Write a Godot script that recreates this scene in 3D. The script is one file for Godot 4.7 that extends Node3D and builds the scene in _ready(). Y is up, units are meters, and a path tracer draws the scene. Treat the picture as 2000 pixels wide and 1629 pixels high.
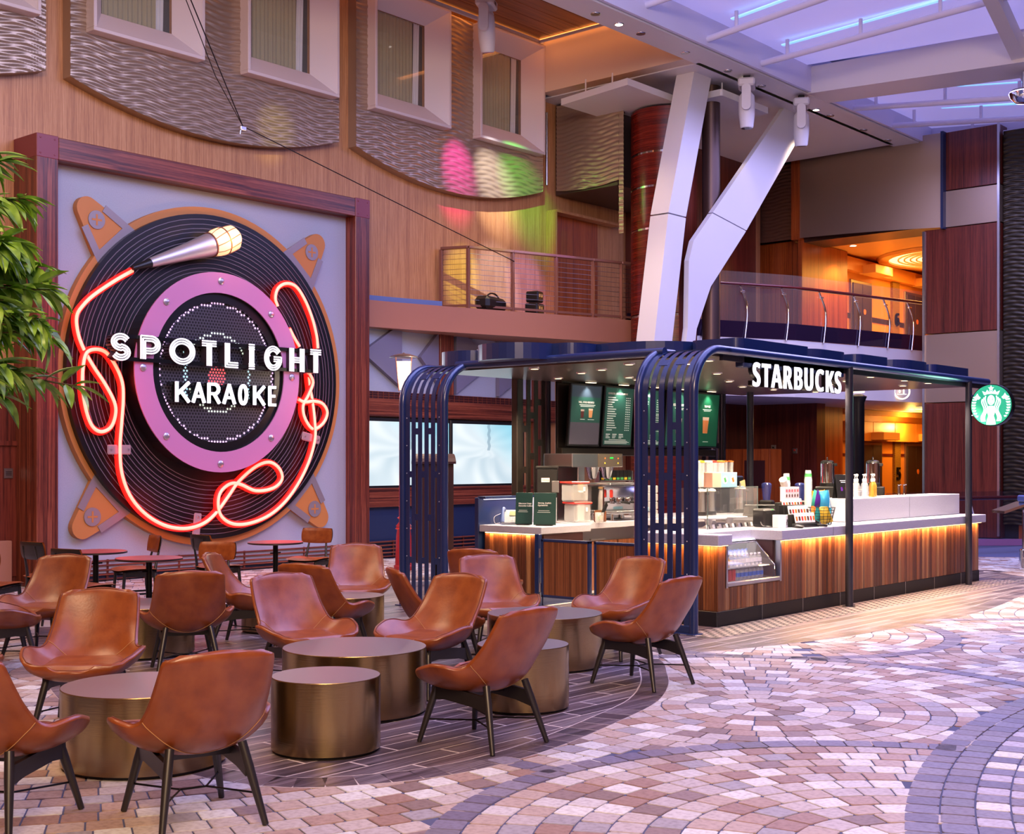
extends Node3D

var M := {}
var used := {}
var rng := RandomNumberGenerator.new()

# ---------------------------------------------------------------- geometry
class G:
	var v := PackedVector3Array()
	var n := PackedVector3Array()
	var uv := PackedVector2Array()
	var cl := PackedColorArray()
	var ix := PackedInt32Array()
	var col := Color(1, 1, 1)
	var xf := Transform3D()
	func vert(p: Vector3, nn: Vector3, t := Vector2.ZERO) -> int:
		v.append(xf * p)
		n.append((xf.basis * nn).normalized())
		uv.append(t)
		cl.append(col)
		return v.size() - 1
	# counter-clockwise seen from outside
	func tri(a: Vector3, b: Vector3, c: Vector3) -> void:
		var nn := (b - a).cross(c - a)
		if nn.length_squared() < 1e-16:
			return
		nn = nn.normalized()
		var i := vert(a, nn, Vector2(0, 0))
		vert(b, nn, Vector2(1, 0))
		vert(c, nn, Vector2(1, 1))
		ix.append_array(PackedInt32Array([i, i + 2, i + 1]))
	func quad(a: Vector3, b: Vector3, c: Vector3, d: Vector3) -> void:
		var nn := (b - a).cross(c - a)
		if nn.length_squared() < 1e-16:
			nn = (c - a).cross(d - a)
		nn = nn.normalized()
		var i := vert(a, nn, Vector2(0, 1))
		vert(b, nn, Vector2(1, 1))
		vert(c, nn, Vector2(1, 0))
		vert(d, nn, Vector2(0, 0))
		ix.append_array(PackedInt32Array([i, i + 2, i + 1, i, i + 3, i + 2]))
	# a rectangular block, its edges chamfered by bev
	func box(c: Vector3, s: Vector3, bev := 0.0, b := Basis()) -> void:
		var h := s * 0.5
		if bev <= 0.0:
			var p := []
			for k in 8:
				p.append(c + b * Vector3(h.x if k & 1 else -h.x, h.y if k & 2 else -h.y, h.z if k & 4 else -h.z))
			quad(p[4], p[5], p[7], p[6])
			quad(p[1], p[0], p[2], p[3])
			quad(p[5], p[1], p[3], p[7])
			quad(p[0], p[4], p[6], p[2])
			quad(p[6], p[7], p[3], p[2])
			quad(p[0], p[1], p[5], p[4])
			return
		bev = minf(bev, minf(h.x, minf(h.y, h.z)) * 0.95)
		var q := func(sx, sy, sz, ax) -> Vector3:
			var w := h - Vector3(bev, bev, bev)
			if ax == 0: w.x = h.x
			if ax == 1: w.y = h.y
			if ax == 2: w.z = h.z
			return c + b * Vector3(sx * w.x, sy * w.y, sz * w.z)
		for sg in [1.0, -1.0]:
			var o := [q.call(sg, -1, -sg, 0), q.call(sg, 1, -sg, 0), q.call(sg, 1, sg, 0), q.call(sg, -1, sg, 0)]
			quad(o[0], o[1], o[2], o[3])
			o = [q.call(-sg, sg, -1, 1), q.call(-sg, sg, 1, 1), q.call(sg, sg, 1, 1), q.call(sg, sg, -1, 1)]
			quad(o[0], o[1], o[2], o[3])
			o = [q.call(-1, -sg, sg, 2), q.call(1, -sg, sg, 2), q.call(1, sg, sg, 2), q.call(-1, sg, sg, 2)]
			quad(o[0], o[1], o[2], o[3])
		for s1 in [1.0, -1.0]:
			for s2 in [1.0, -1.0]:
				var e := [q.call(s1, s2, -1, 0), q.call(s1, s2, -1, 1), q.call(s1, s2, 1, 1), q.call(s1, s2, 1, 0)]
				if s1 * s2 > 0: quad(e[0], e[1], e[2], e[3])
				else: quad(e[3], e[2], e[1], e[0])
				e = [q.call(-1, s1, s2, 1), q.call(-1, s1, s2, 2), q.call(1, s1, s2, 2), q.call(1, s1, s2, 1)]
				if s1 * s2 > 0: quad(e[0], e[1], e[2], e[3])
				else: quad(e[3], e[2], e[1], e[0])
				e = [q.call(s1, -1, s2, 2), q.call(s1, -1, s2, 0), q.call(s1, 1, s2, 0), q.call(s1, 1, s2, 2)]
				if s1 * s2 > 0: quad(e[0], e[1], e[2], e[3])
				else: quad(e[3], e[2], e[1], e[0])
				for s3 in [1.0, -1.0]:
					var a: Vector3 = q.call(s1, s2, s3, 0)
					var d: Vector3 = q.call(s1, s2, s3, 1)
					var g: Vector3 = q.call(s1, s2, s3, 2)
					if s1 * s2 * s3 > 0: tri(a, d, g)
					else: tri(a, g, d)
	# points row after row (nu points in each of nv rows), smooth; outside is along (du x dv)
	func grid(p: PackedVector3Array, nu: int, nv: int, wrap := false, flip := false) -> void:
		var nn := PackedVector3Array()
		nn.resize(p.size())
		for j in nv:
			for i in nu:
				var i0 := (i + nu - 1) % nu if wrap else maxi(i - 1, 0)
				var i1 := (i + 1) % nu if wrap else mini(i + 1, nu - 1)
				var j0 := maxi(j - 1, 0)
				var j1 := mini(j + 1, nv - 1)
				var du := p[j * nu + i1] - p[j * nu + i0]
				var dv := p[j1 * nu + i] - p[j0 * nu + i]
				if du.length_squared() < 1e-12:
					var jj := j1 if j == j0 else j0
					du = p[jj * nu + i1] - p[jj * nu + i0]
				var x := du.cross(dv)
				nn[j * nu + i] = (-x if flip else x).normalized()
		var o := v.size()
		for j in nv:
			for i in nu:
				vert(p[j * nu + i], nn[j * nu + i], Vector2(float(i) / maxi(nu - 1, 1), float(j) / maxi(nv - 1, 1)))
		for j in nv - 1:
			for i in (nu if wrap else nu - 1):
				var a := o + j * nu + i
				var b := o + j * nu + (i + 1) % nu
				var c := b + nu
				var d := a + nu
				if flip: ix.append_array(PackedInt32Array([a, b, c, a, c, d]))
				else: ix.append_array(PackedInt32Array([a, c, b, a, d, c]))
	# profile of (radius, height) from bottom to top on the outside, turned about y
	func lathe(pr: Array, seg := 24, at := Vector3.ZERO, b := Basis(), crease := 0.75) -> void:
		var runs := []
		var run := [pr[0]]
		for k in range(1, pr.size()):
			run.append(pr[k])
			if k < pr.size() - 1:
				var d0: Vector2 = (pr[k] - pr[k - 1]).normalized()
				var d1: Vector2 = (pr[k + 1] - pr[k]).normalized()
				if d0.dot(d1) < crease:
					runs.append(run)
					run = [pr[k]]
		runs.append(run)
		for r in runs:
			var p := PackedVector3Array()
			for q in r:
				for i in seg:
					var a := TAU * i / seg
					p.append(at + b * Vector3(q.x * cos(a), q.y, -q.x * sin(a)))
			grid(p, seg, r.size(), true)
	func frames(path: PackedVector3Array, closed: bool) -> Array:
		var out := []
		var m := path.size()
		var up := Vector3.ZERO
		for k in m:
			var t := (path[(k + 1) % m] - path[(k + m - 1) % m]) if closed else (path[mini(k + 1, m - 1)] - path[maxi(k - 1, 0)])
			t = t.normalized()
			if up == Vector3.ZERO:
				up = Vector3.UP if absf(t.y) < 0.9 else Vector3.RIGHT
			var s := t.cross(up).normalized()
			up = s.cross(t).normalized()
			out.append([t, s, up])
		return out
	func tube(path: PackedVector3Array, r, seg := 8, closed := false, caps := true) -> void:
		var fr := frames(path, closed)
		var p := PackedVector3Array()
		var m := path.size()
		for kk in (m + 1 if closed else m):
			var k := kk % m
			var rad: float = r[k] if r is Array else r
			for i in seg:
				var a := TAU * i / seg
				p.append(path[k] + (fr[k][1] * cos(a) + fr[k][2] * sin(a)) * rad)
		grid(p, seg, m + (1 if closed else 0), true, true)
		if caps and not closed:
			for e in [0, m - 1]:
				var rad: float = r[e] if r is Array else r
				for i in seg:
					var a := TAU * i / seg
					var b := TAU * (i + 1) / seg
					var pa: Vector3 = path[e] + (fr[e][1] * cos(a) + fr[e][2] * sin(a)) * rad
					var pb: Vector3 = path[e] + (fr[e][1] * cos(b) + fr[e][2] * sin(b)) * rad
					if e == 0: tri(path[e], pa, pb)
					else: tri(path[e], pb, pa)
	func rod(a: Vector3, b: Vector3, r0: float, r1 := -1.0, seg := 10) -> void:
		tube(PackedVector3Array([a, b]), [r0, r0 if r1 < 0 else r1], seg)
	func bar(a: Vector3, b: Vector3, w: float, h: float, up := Vector3.UP, bev := 0.0) -> void:
		var t := (b - a).normalized()
		var s := up.cross(t).normalized()
		box((a + b) * 0.5, Vector3(w, h, a.distance_to(b)), bev, Basis(s, t.cross(s), t))
	# polygon in the plane of m's x and y, pushed out along its z from z0 to z1
	func slab(poly: PackedVector2Array, z0: float, z1: float, m := Transform3D()) -> void:
		if Geometry2D.is_polygon_clockwise(poly):
			poly = poly.duplicate()
			poly.reverse()
		var k := poly.size()
		var t := Geometry2D.triangulate_polygon(poly)
		for j in range(0, t.size(), 3):
			var a := poly[t[j]]
			var b := poly[t[j + 1]]
			var c := poly[t[j + 2]]
			if (b - a).cross(c - a) < 0:
				var w := b
				b = c
				c = w
			tri(m * Vector3(a.x, a.y, z1), m * Vector3(b.x, b.y, z1), m * Vector3(c.x, c.y, z1))
			tri(m * Vector3(a.x, a.y, z0), m * Vector3(c.x, c.y, z0), m * Vector3(b.x, b.y, z0))
		for j in k:
			var a := poly[j]
			var b := poly[(j + 1) % k]
			quad(m * Vector3(a.x, a.y, z0), m * Vector3(b.x, b.y, z0), m * Vector3(b.x, b.y, z1), m * Vector3(a.x, a.y, z1))
	# a flat ring r0..r1, z0..z1 about m's z axis
	func ring(r0: float, r1: float, z0: float, z1: float, seg := 48, m := Transform3D(), a0 := 0.0, a1 := TAU) -> void:
		for i in seg:
			var a := lerpf(a0, a1, float(i) / seg)
			var b := lerpf(a0, a1, float(i + 1) / seg)
			var ca := Vector2(cos(a), sin(a))
			var cb := Vector2(cos(b), sin(b))
			var f := func(d: Vector2, r: float, z: float) -> Vector3: return m * Vector3(d.x * r, d.y * r, z)
			quad(f.call(ca, r0, z1), f.call(ca, r1, z1), f.call(cb, r1, z1), f.call(cb, r0, z1))
			quad(f.call(ca, r1, z0), f.call(ca, r0, z0), f.call(cb, r0, z0), f.call(cb, r1, z0))
			quad(f.call(ca, r1, z1), f.call(ca, r1, z0), f.call(cb, r1, z0), f.call(cb, r1, z1))
			quad(f.call(ca, r0, z0), f.call(ca, r0, z1), f.call(cb, r0, z1), f.call(cb, r0, z0))
	func sphere(c: Vector3, r: Vector3, seg := 12, rows := 8) -> void:
		var p := PackedVector3Array()
		for j in rows + 1:
			var t := PI * (float(j) / rows - 0.5)
			for i in seg:
				var a := TAU * i / seg
				p.append(c + Vector3(cos(a) * cos(t), sin(t), -sin(a) * cos(t)) * r)
		grid(p, seg, rows + 1, true)
	func mesh() -> ArrayMesh:
		var a := []
		a.resize(Mesh.ARRAY_MAX)
		a[Mesh.ARRAY_VERTEX] = v
		a[Mesh.ARRAY_NORMAL] = n
		a[Mesh.ARRAY_TEX_UV] = uv
		a[Mesh.ARRAY_COLOR] = cl
		a[Mesh.ARRAY_INDEX] = ix
		var m := ArrayMesh.new()
		m.add_surface_from_arrays(Mesh.PRIMITIVE_TRIANGLES, a)
		return m

func V(x: float, y: float, z: float) -> Vector3:
	return Vector3(x, y, z)

func path(a: Array) -> PackedVector3Array:
	return PackedVector3Array(a)

# smooth curve through points
func curve(pts: Array, per := 6, closed := false) -> PackedVector3Array:
	var out := PackedVector3Array()
	var m := pts.size()
	for k in (m if closed else m - 1):
		var p0: Vector3 = pts[(k + m - 1) % m] if closed or k > 0 else pts[0] * 2.0 - pts[1]
		var p1: Vector3 = pts[k]
		var p2: Vector3 = pts[(k + 1) % m]
		var p3: Vector3 = pts[(k + 2) % m] if closed or k < m - 2 else pts[m - 1] * 2.0 - pts[m - 2]
		for i in per:
			out.append(p1.cubic_interpolate(p2, p0, p3, float(i) / per))
	if not closed:
		out.append(pts[m - 1])
	return out

func keyed(t: float, keys: Array) -> float:
	if t <= keys[0][0]:
		return keys[0][1]
	for k in keys.size() - 1:
		if t <= keys[k + 1][0]:
			var f: float = (t - keys[k][0]) / (keys[k + 1][0] - keys[k][0])
			var a: float = keys[maxi(k - 1, 0)][1]
			var d: float = keys[mini(k + 2, keys.size() - 1)][1]
			return cubic_interpolate(keys[k][1], keys[k + 1][1], a, d, f)
	return keys[-1][1]

func rrect(w: float, h: float, r: float, seg := 5, c := Vector2.ZERO) -> PackedVector2Array:
	var p := PackedVector2Array()
	for k in 4:
		var o := Vector2([1, -1, -1, 1][k] * (w / 2 - r), [1, 1, -1, -1][k] * (h / 2 - r))
		for i in seg + 1:
			var a := PI / 2 * (k + float(i) / seg)
			p.append(c + o + Vector2(cos(a), sin(a)) * r)
	return p

func circle(r: float, seg := 32, c := Vector2.ZERO) -> PackedVector2Array:
	var p := PackedVector2Array()
	for i in seg:
		p.append(c + Vector2.from_angle(TAU * i / seg) * r)
	return p

# a stroke of half width hw along a 2D line
func stroke(l: Array, hw: float, closed := false) -> PackedVector2Array:
	var a := PackedVector2Array()
	var b := PackedVector2Array()
	var m := l.size()
	for k in m:
		var d0: Vector2 = (l[k] - l[(k + m - 1) % m]).normalized() if closed or k > 0 else (l[1] - l[0]).normalized()
		var d1: Vector2 = (l[(k + 1) % m] - l[k]).normalized() if closed or k < m - 1 else d0
		var nn := Vector2(-d0.y - d1.y, d0.x + d1.x).normalized()
		var q := hw / maxf(nn.dot(Vector2(-d0.y, d0.x)), 0.5)
		a.append(l[k] + nn * q)
		b.append(l[k] - nn * q)
	b.reverse()
	a.append_array(b)
	return a

# ---------------------------------------------------------------- nodes
func numbered(called: String) -> String:
	var k: int = used.get(called, 0)
	used[called] = k + 1
	return called if k == 0 else "%s_%03d" % [called, k]

func tag(o: Node, label: String, category: String, group := "") -> void:
	o.set_meta("label", label)
	o.set_meta("category", category)
	if group:
		o.set_meta("group", group)

func thing(called: String, label: String, category: String, at := Vector3.ZERO, turn := 0.0, group := "") -> Node3D:
	var o := Node3D.new()
	o.name = numbered(called)
	add_child(o)
	o.position = at
	o.rotation.y = turn
	tag(o, label, category, group)
	return o

func part(called: String, g, mat: Material, parent: Node, at := Vector3.ZERO, b := Basis()) -> MeshInstance3D:
	var o := MeshInstance3D.new()
	o.name = called
	o.mesh = g.mesh() if g is G else g
	o.material_override = mat
	parent.add_child(o, true)
	o.transform = Transform3D(b, at)
	return o

func top(called: String, g, mat: Material, label: String, category: String, at := Vector3.ZERO, turn := 0.0, group := "") -> MeshInstance3D:
	var o := part(numbered(called), g, mat, self, at, Basis(Vector3.UP, turn))
	tag(o, label, category, group)
	return o

func struct(called: String, g, mat: Material, parent: Node = null) -> MeshInstance3D:
	var o := part(called, g, mat, parent if parent else self)
	if parent == null:
		o.set_meta("kind", "structure")
	return o

func holder(called: String) -> Node3D:
	var o := Node3D.new()
	o.name = called
	add_child(o)
	o.set_meta("kind", "structure")
	return o

func dup(o: Node3D, called: String, label: String, at: Vector3, turn: float) -> Node3D:
	var c: Node3D = o.duplicate()
	c.name = numbered(called)
	add_child(c)
	c.position = at
	c.rotation.y = turn
	c.set_meta("label", label)
	return c

func one(c: Vector3, s: Vector3, bev := 0.0, b := Basis()) -> G:
	var g := G.new()
	g.box(c, s, bev, b)
	return g

func tubed(p: PackedVector3Array, r, seg := 8, closed := false) -> G:
	var g := G.new()
	g.tube(p, r, seg, closed)
	return g

func turned(pr: Array, seg := 24) -> G:
	var g := G.new()
	g.lathe(pr, seg)
	return g

# ---------------------------------------------------------------- lights
func omni(at: Vector3, color: Color, energy: float, size := 0.05, parent: Node = null) -> void:
	var l := OmniLight3D.new()
	l.position = at
	l.light_color = color
	l.light_energy = energy
	l.light_size = size
	l.omni_range = 40.0
	l.omni_attenuation = 2.0
	l.shadow_enabled = true
	(parent if parent else self).add_child(l)

func spot(at: Vector3, to: Vector3, color: Color, energy: float, angle := 35.0, size := 0.06, soft := 0.6) -> void:
	var l := SpotLight3D.new()
	add_child(l)
	var d := (to - at).normalized()
	l.look_at_from_position(at, to, Vector3.UP if absf(d.y) < 0.95 else Vector3.RIGHT)
	l.light_color = color
	l.light_energy = energy
	l.light_size = size
	l.spot_angle = angle
	l.spot_angle_attenuation = soft
	l.spot_range = 40.0
	l.spot_attenuation = 2.0
	l.shadow_enabled = true

func area(at: Vector3, to: Vector3, w: float, h: float, color: Color, energy: float) -> void:
	var l := AreaLight3D.new()
	add_child(l)
	var d := (to - at).normalized()
	l.look_at_from_position(at, to, Vector3.UP if absf(d.y) < 0.95 else Vector3.FORWARD)
	l.area_size = Vector2(w, h)
	l.area_normalize_energy = true
	l.light_color = color
	l.light_energy = energy
	l.area_range = 60.0
	l.area_attenuation = 2.0
	l.shadow_enabled = true

# ---------------------------------------------------------------- materials
func noise_img(w: int, h: int, freq: float, sd: int, oct := 3) -> Image:
	var f := FastNoiseLite.new()
	f.seed = sd
	f.noise_type = FastNoiseLite.TYPE_SIMPLEX_SMOOTH
	f.frequency = freq
	f.fractal_octaves = oct
	return f.get_seamless_image(w, h)

func ramp(cols: Array, t: float) -> Color:
	t = clampf(t, 0, 0.9999) * (cols.size() - 1)
	var k := int(t)
	return cols[k].lerp(cols[k + 1], t - k)

# grain runs along the picture's height
func wood(cols: Array, sd: int, sideways := false, fine := 1.0, contrast := 1.6) -> ImageTexture:
	var w := 384
	var a := noise_img(w, 20, 0.06 * fine, sd, 2)
	var b := noise_img(w, 12, 0.014, sd + 7, 2)
	var c := noise_img(w, 48, 0.3, sd + 13, 1)
	for i in [a, b, c]:
		i.resize(w, w, Image.INTERPOLATE_CUBIC)
	var o := Image.create(w, w, false, Image.FORMAT_RGB8)
	for y in w:
		for x in w:
			var t: float = a.get_pixel(x, y).r * 0.5 + b.get_pixel(x, y).r * 0.3 + c.get_pixel(x, y).r * 0.2
			o.set_pixel(x, y, ramp(cols, 0.5 + (t - 0.5) * contrast))
	if sideways:
		o.rotate_90(CLOCKWISE)
	return ImageTexture.create_from_image(o)

func mottle(cols: Array, sd: int, freq := 0.02, contrast := 1.4, oct := 4, w := 256) -> ImageTexture:
	var a := noise_img(w, w, freq, sd, oct)
	var o := Image.create(w, w, false, Image.FORMAT_RGB8)
	for y in w:
		for x in w:
			o.set_pixel(x, y, ramp(cols, 0.5 + (a.get_pixel(x, y).r - 0.5) * contrast))
	return ImageTexture.create_from_image(o)

func mk(called: String, c: Color, rough := 0.6, metal := 0.0, o := {}) -> StandardMaterial3D:
	var m := StandardMaterial3D.new()
	m.resource_name = called
	m.albedo_color = c
	m.roughness = rough
	m.metallic = metal
	if o.has("tex"):
		m.albedo_texture = o.tex
	if o.has("tri"):
		m.uv1_triplanar = true
		m.uv1_scale = o.tri if o.tri is Vector3 else Vector3.ONE * o.tri
		m.uv1_world_triplanar = o.get("world", true)
		m.uv1_triplanar_sharpness = 8.0
	if o.has("uv"):
		m.uv1_scale = o.uv
	if o.has("bump"):
		m.heightmap_enabled = true
		m.heightmap_texture = o.bump
		m.heightmap_scale = o.get("relief", 0.1)
	if o.has("emit"):
		m.emission_enabled = true
		m.emission = o.emit
		m.emission_energy_multiplier = o.get("power", 1.0)
	if o.has("emitmap"):
		m.emission_enabled = true
		m.emission = Color.BLACK
		m.emission_texture = o.emitmap
		m.emission_energy_multiplier = o.get("power", 1.0)
	if o.has("alpha"):
		m.transparency = BaseMaterial3D.TRANSPARENCY_ALPHA
		m.albedo_color.a = o.alpha
	if o.has("coat"):
		m.clearcoat_enabled = true
		m.clearcoat = o.coat
		m.clearcoat_roughness = o.get("coat_rough", 0.1)
	if o.has("spec"):
		m.metallic_specular = o.spec
	if o.get("vc", false):
		m.vertex_color_use_as_albedo = true
	if o.has("back"):
		m.backlight_enabled = true
		m.backlight = o.back
	if o.has("aniso"):
		m.anisotropy_enabled = true
		m.anisotropy = o.aniso
	M[called] = m
	return m

func H(s: String) -> Color:
	return Color.html(s)

func materials() -> void:
	var stone := mottle([H("d8d2d0"), H("f4f0ee"), H("ffffff")], 3, 0.03, 1.1)
	var leather := mottle([H("6e300f"), H("8c451a"), H("a05a26")], 5, 0.02, 0.55, 5)
	var leather_bump := mottle([H("000000"), H("ffffff")], 6, 0.12, 1.2, 3)
	var veneer := wood([H("94603c"), H("b8804f"), H("d09c6c")], 11, false, 1.4, 1.3)
	var beam_v := wood([H("3a1610"), H("6a3020"), H("8a4a34")], 17, false, 0.7, 1.8)
	var beam_h := wood([H("3a1610"), H("6a3020"), H("8a4a34")], 19, true, 0.7, 1.8)
	var red_h := wood([H("3a0a06"), H("6c1a10"), H("8a2c1a")], 23, true, 1.0, 1.5)
	var red_v := wood([H("35120e"), H("662a1e"), H("7e3a28")], 27, false, 1.2, 1.4)
	var orange_v := wood([H("6e2e10"), H("a24c1c"), H("bb6a30")], 29, false, 1.0, 1.3)
	var walnut := wood([H("5a3a22"), H("8a5e3a"), H("b48a5c")], 31, false, 0.8, 1.3)
	var plank_t := wood([H("453c40"), H("766a70"), H("a0949a")], 37, true, 1.0, 1.7)
	var kplank_t := wood([H("4a3226"), H("7c5a48"), H("a07c66")], 41, true, 1.0, 1.6)
	var ceil_h := wood([H("5e2c12"), H("8a4a22"), H("a8622e")], 43, true, 1.0, 1.4)

	mk("stone_tile", Color.WHITE, 0.5, 0.0, {"tex": stone, "tri": 3.1, "vc": true, "spec": 0.45})
	mk("grout", H("565a78"), 0.9)
	mk("leather", Color.WHITE, 0.34, 0.0, {"tex": leather, "tri": 1.6, "world": false, "bump": leather_bump, "relief": 0.02, "spec": 0.6})
	mk("leather_edge", H("6a2f18"), 0.4)
	mk("stitch", H("b98a5c"), 0.7)
	mk("black_wood", H("1c191b"), 0.38, 0.0, {"spec": 0.6})
	mk("black_metal", H("141416"), 0.35, 0.6)
	mk("black_plastic", H("121214"), 0.4)
	mk("brass", H("a08a64"), 0.24, 1.0, {"uv": V(3, 1, 1), "bump": wood([H("000000"), H("ffffff")], 53, true, 3.0, 1.4), "relief": 0.02})
	mk("brass_top", H("b8b0a8"), 0.42, 1.0)
	mk("drum_base", H("0c0b0b"), 0.6)
	mk("veneer", Color.WHITE, 0.45, 0.0, {"tex": veneer, "tri": V(1.1, 0.5, 1.1)})
	mk("beam_v", Color.WHITE, 0.35, 0.0, {"tex": beam_v, "tri": V(1.6, 0.45, 1.6)})
	mk("beam_h", Color.WHITE, 0.35, 0.0, {"tex": beam_h, "tri": V(0.45, 1.6, 0.45)})
	mk("red_plate", H("7a3038"), 0.4)
	mk("red_h", Color.WHITE, 0.25, 0.0, {"tex": red_h, "tri": V(0.6, 2.0, 0.6)})
	mk("red_v", Color.WHITE, 0.3, 0.0, {"tex": red_v, "tri": V(1.2, 0.35, 1.2)})
	mk("orange_v", Color.WHITE, 0.3, 0.0, {"tex": orange_v, "tri": V(1.0, 0.35, 1.0)})
	mk("panel_grey", H("a2a8b6"), 0.75, 0.0, {"tex": mottle([H("f2f2f4"), H("ffffff")], 61, 0.2, 1.0), "tri": 0.9})
	mk("panel_dark", H("6f6c80"), 0.75)
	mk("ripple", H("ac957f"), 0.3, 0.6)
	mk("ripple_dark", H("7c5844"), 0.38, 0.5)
	mk("white_paint", H("dad6d4"), 0.45)
	mk("cream_paint", H("d8c4ae"), 0.6)
	mk("frame_paint", H("cfc0bc"), 0.35)
	mk("ceil_lav", H("d9d6ea"), 0.5)
	mk("ceil_painted_glow", H("d9d6ea"), 0.5, 0.0, {"emit": H("a49cf0"), "power": 0.5})  # lavender LED wash painted into the ceiling surface as a glow
	mk("ceil_wood", Color.WHITE, 0.35, 0.0, {"tex": ceil_h, "tri": V(0.35, 1.5, 1.5)})
	mk("fascia_brown", H("a06a52"), 0.45, 0.0)
	mk("copper_rail", H("8a5c4c"), 0.35, 0.3)
	mk("steel", H("b9b9be"), 0.28, 1.0)
	mk("chrome", H("e4e4e8"), 0.08, 1.0)
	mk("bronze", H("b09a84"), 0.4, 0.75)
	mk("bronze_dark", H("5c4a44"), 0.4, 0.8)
	mk("black_wall", H("0a0a0c"), 0.5)
	mk("navy", H("182c5c"), 0.3, 0.2, {"coat": 0.6, "coat_rough": 0.2})
	mk("navy_flat", H("18274a"), 0.5)
	mk("post_black", H("3a3a44"), 0.28, 0.6)
	mk("kiosk_ceiling", H("6e6258"), 0.28, 0.75)
	mk("corian", H("bab8c4"), 0.35, 0.0, {"tex": mottle([H("ececec"), H("ffffff")], 71, 0.1, 1.0), "tri": 1.5})
	mk("plinth", H("121116"), 0.5)
	mk("glass", H("eef4f4"), 0.03, 0.0, {"alpha": 0.06})
	mk("glass_dark", H("2a2530"), 0.05, 0.0, {"alpha": 0.35})
	mk("plastic_clear", H("eef2f4"), 0.12, 0.0, {"alpha": 0.25})
	mk("plastic_white", H("eceae6"), 0.4)
	mk("paper_cup", H("f0ece4"), 0.6)
	mk("red_plastic", H("c8342c"), 0.35)
	mk("red_paint", H("a02020"), 0.35, 0.0, {"coat": 0.3})
	mk("maroon", H("3a1010"), 0.5)
	mk("green_sign", H("123c38"), 0.55)
	mk("green_screen", H("1f4a42"), 0.4)
	mk("white_print", H("f0f0ee"), 0.6)
	mk("door_dark", Color.WHITE, 0.3, 0.0, {"tex": red_v, "tri": V(1.0, 0.4, 1.0)})
	mk("ochre", H("b4763a"), 0.55)
	mk("taupe", H("8c8488"), 0.4, 0.3)
	mk("vinyl", H("08060a"), 0.34)
	mk("groove", H("6a6472"), 0.4)
	mk("pink", H("b87aa8"), 0.5)
	mk("bolt", H("b8b2bc"), 0.3, 0.8)
	mk("cushion_orange", Color.WHITE, 0.38, 0.0, {"tex": leather, "tri": 2.5, "world": false})
	mk("table_neon_red", H("9a4444"), 0.3)  # red reflection of the neon put into the table colour
	mk("bean_brown", H("5a3a20"), 0.6)
	mk("yellow_plastic", H("e8c02a"), 0.4)
	mk("pink_plastic", H("d86a70"), 0.3)
	mk("orange_print", H("e0742c"), 0.5)
	mk("sky_print", H("8fc4d8"), 0.5)
	mk("blue_print", H("3a5fb0"), 0.4)
	mk("purple_foil", H("5a2a8a"), 0.3, 0.2)
	mk("cyan_foil", H("3aa0c8"), 0.3, 0.2)
	mk("gold_foil", H("c0a030"), 0.3, 0.2)
	mk("teal_foil", H("2f9a8c"), 0.35, 0.1)
	mk("pink_box", H("e8cfd0"), 0.5)
	mk("brown_print", H("4a2a1a"), 0.5)
	mk("amber", H("d09a3a"), 0.1, 0.0, {"alpha": 0.6})
	mk("blue_plastic", H("3a4a9a"), 0.2, 0.0, {"alpha": 0.45})
	mk("kraft", H("b08a58"), 0.7)
	mk("orange_panel", H("dc8c34"), 0.35)
	mk("amber_panel", H("e8a850"), 0.4)
	mk("stone_gold", H("b08830"), 0.5, 0.0, {"tex": mottle([H("8a7040"), H("ffffff")], 81, 0.08, 2.0), "tri": 2.0})
	mk("handrail", H("5a1c18"), 0.25, 0.0, {"coat": 0.5})
	mk("blue_grey", H("5e70a0"), 0.35)
	mk("curtain", H("98906c"), 0.8, 0.0, {"back": H("30301c")})
	mk("curtain_white", H("c8c8c4"), 0.8)
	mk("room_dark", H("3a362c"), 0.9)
	var leaf := mottle([H("58801f"), H("84b040"), H("b4d868")], 91, 0.02, 1.6)
	mk("leaf", Color.WHITE, 0.35, 0.0, {"tex": leaf, "tri": 1.3, "back": H("3a5a12"), "spec": 0.6})
	mk("twig", H("5a4a2a"), 0.7)
	# what gives off light
	mk("neon_core", H("ffb8a0"), 0.5, 0.0, {"emit": H("ff9a78"), "power": 1.5})
	mk("neon_halo_red", H("ff2a20"), 0.5, 0.0, {"emit": H("ff1810"), "power": 1.3})  # glow colour of the halo painted round the neon tube
	mk("letter_glow", Color.WHITE, 0.5, 0.0, {"emit": H("f0f6ff"), "power": 1.15})
	mk("lamp_warm", Color.WHITE, 0.5, 0.0, {"emit": H("ffd8a0"), "power": 4.0})
	mk("lamp_white", Color.WHITE, 0.5, 0.0, {"emit": H("fff2e0"), "power": 4.0})
	mk("cove_glow", Color.WHITE, 0.5, 0.0, {"emit": H("ff9a48"), "power": 3.0})
	mk("strip_glow", Color.WHITE, 0.5, 0.0, {"emit": H("ffcc88"), "power": 5.0})
	mk("cyan_glow", Color.WHITE, 0.5, 0.0, {"emit": H("5ab8f0"), "power": 1.2})
	mk("green_glow", H("18a070"), 0.5, 0.0, {"emit": H("189c70"), "power": 0.7})
	mk("mic_glow", H("ffe0b0"), 0.4, 0.0, {"emit": H("ffc488"), "power": 1.15})
	mk("lantern_glow", H("fff0dc"), 0.5, 0.0, {"emit": H("ffe6c8"), "power": 0.9})
	mk("clip", H("b0a0a4"), 0.15, 0.0, {"alpha": 0.6})
	mk("mic_steel", H("cfcbd0"), 0.42, 0.75)
	mk("letter_side", H("3a3038"), 0.4, 0.3)
	mk("phone_grey", H("8a8e98"), 0.4, 0.2)
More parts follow.
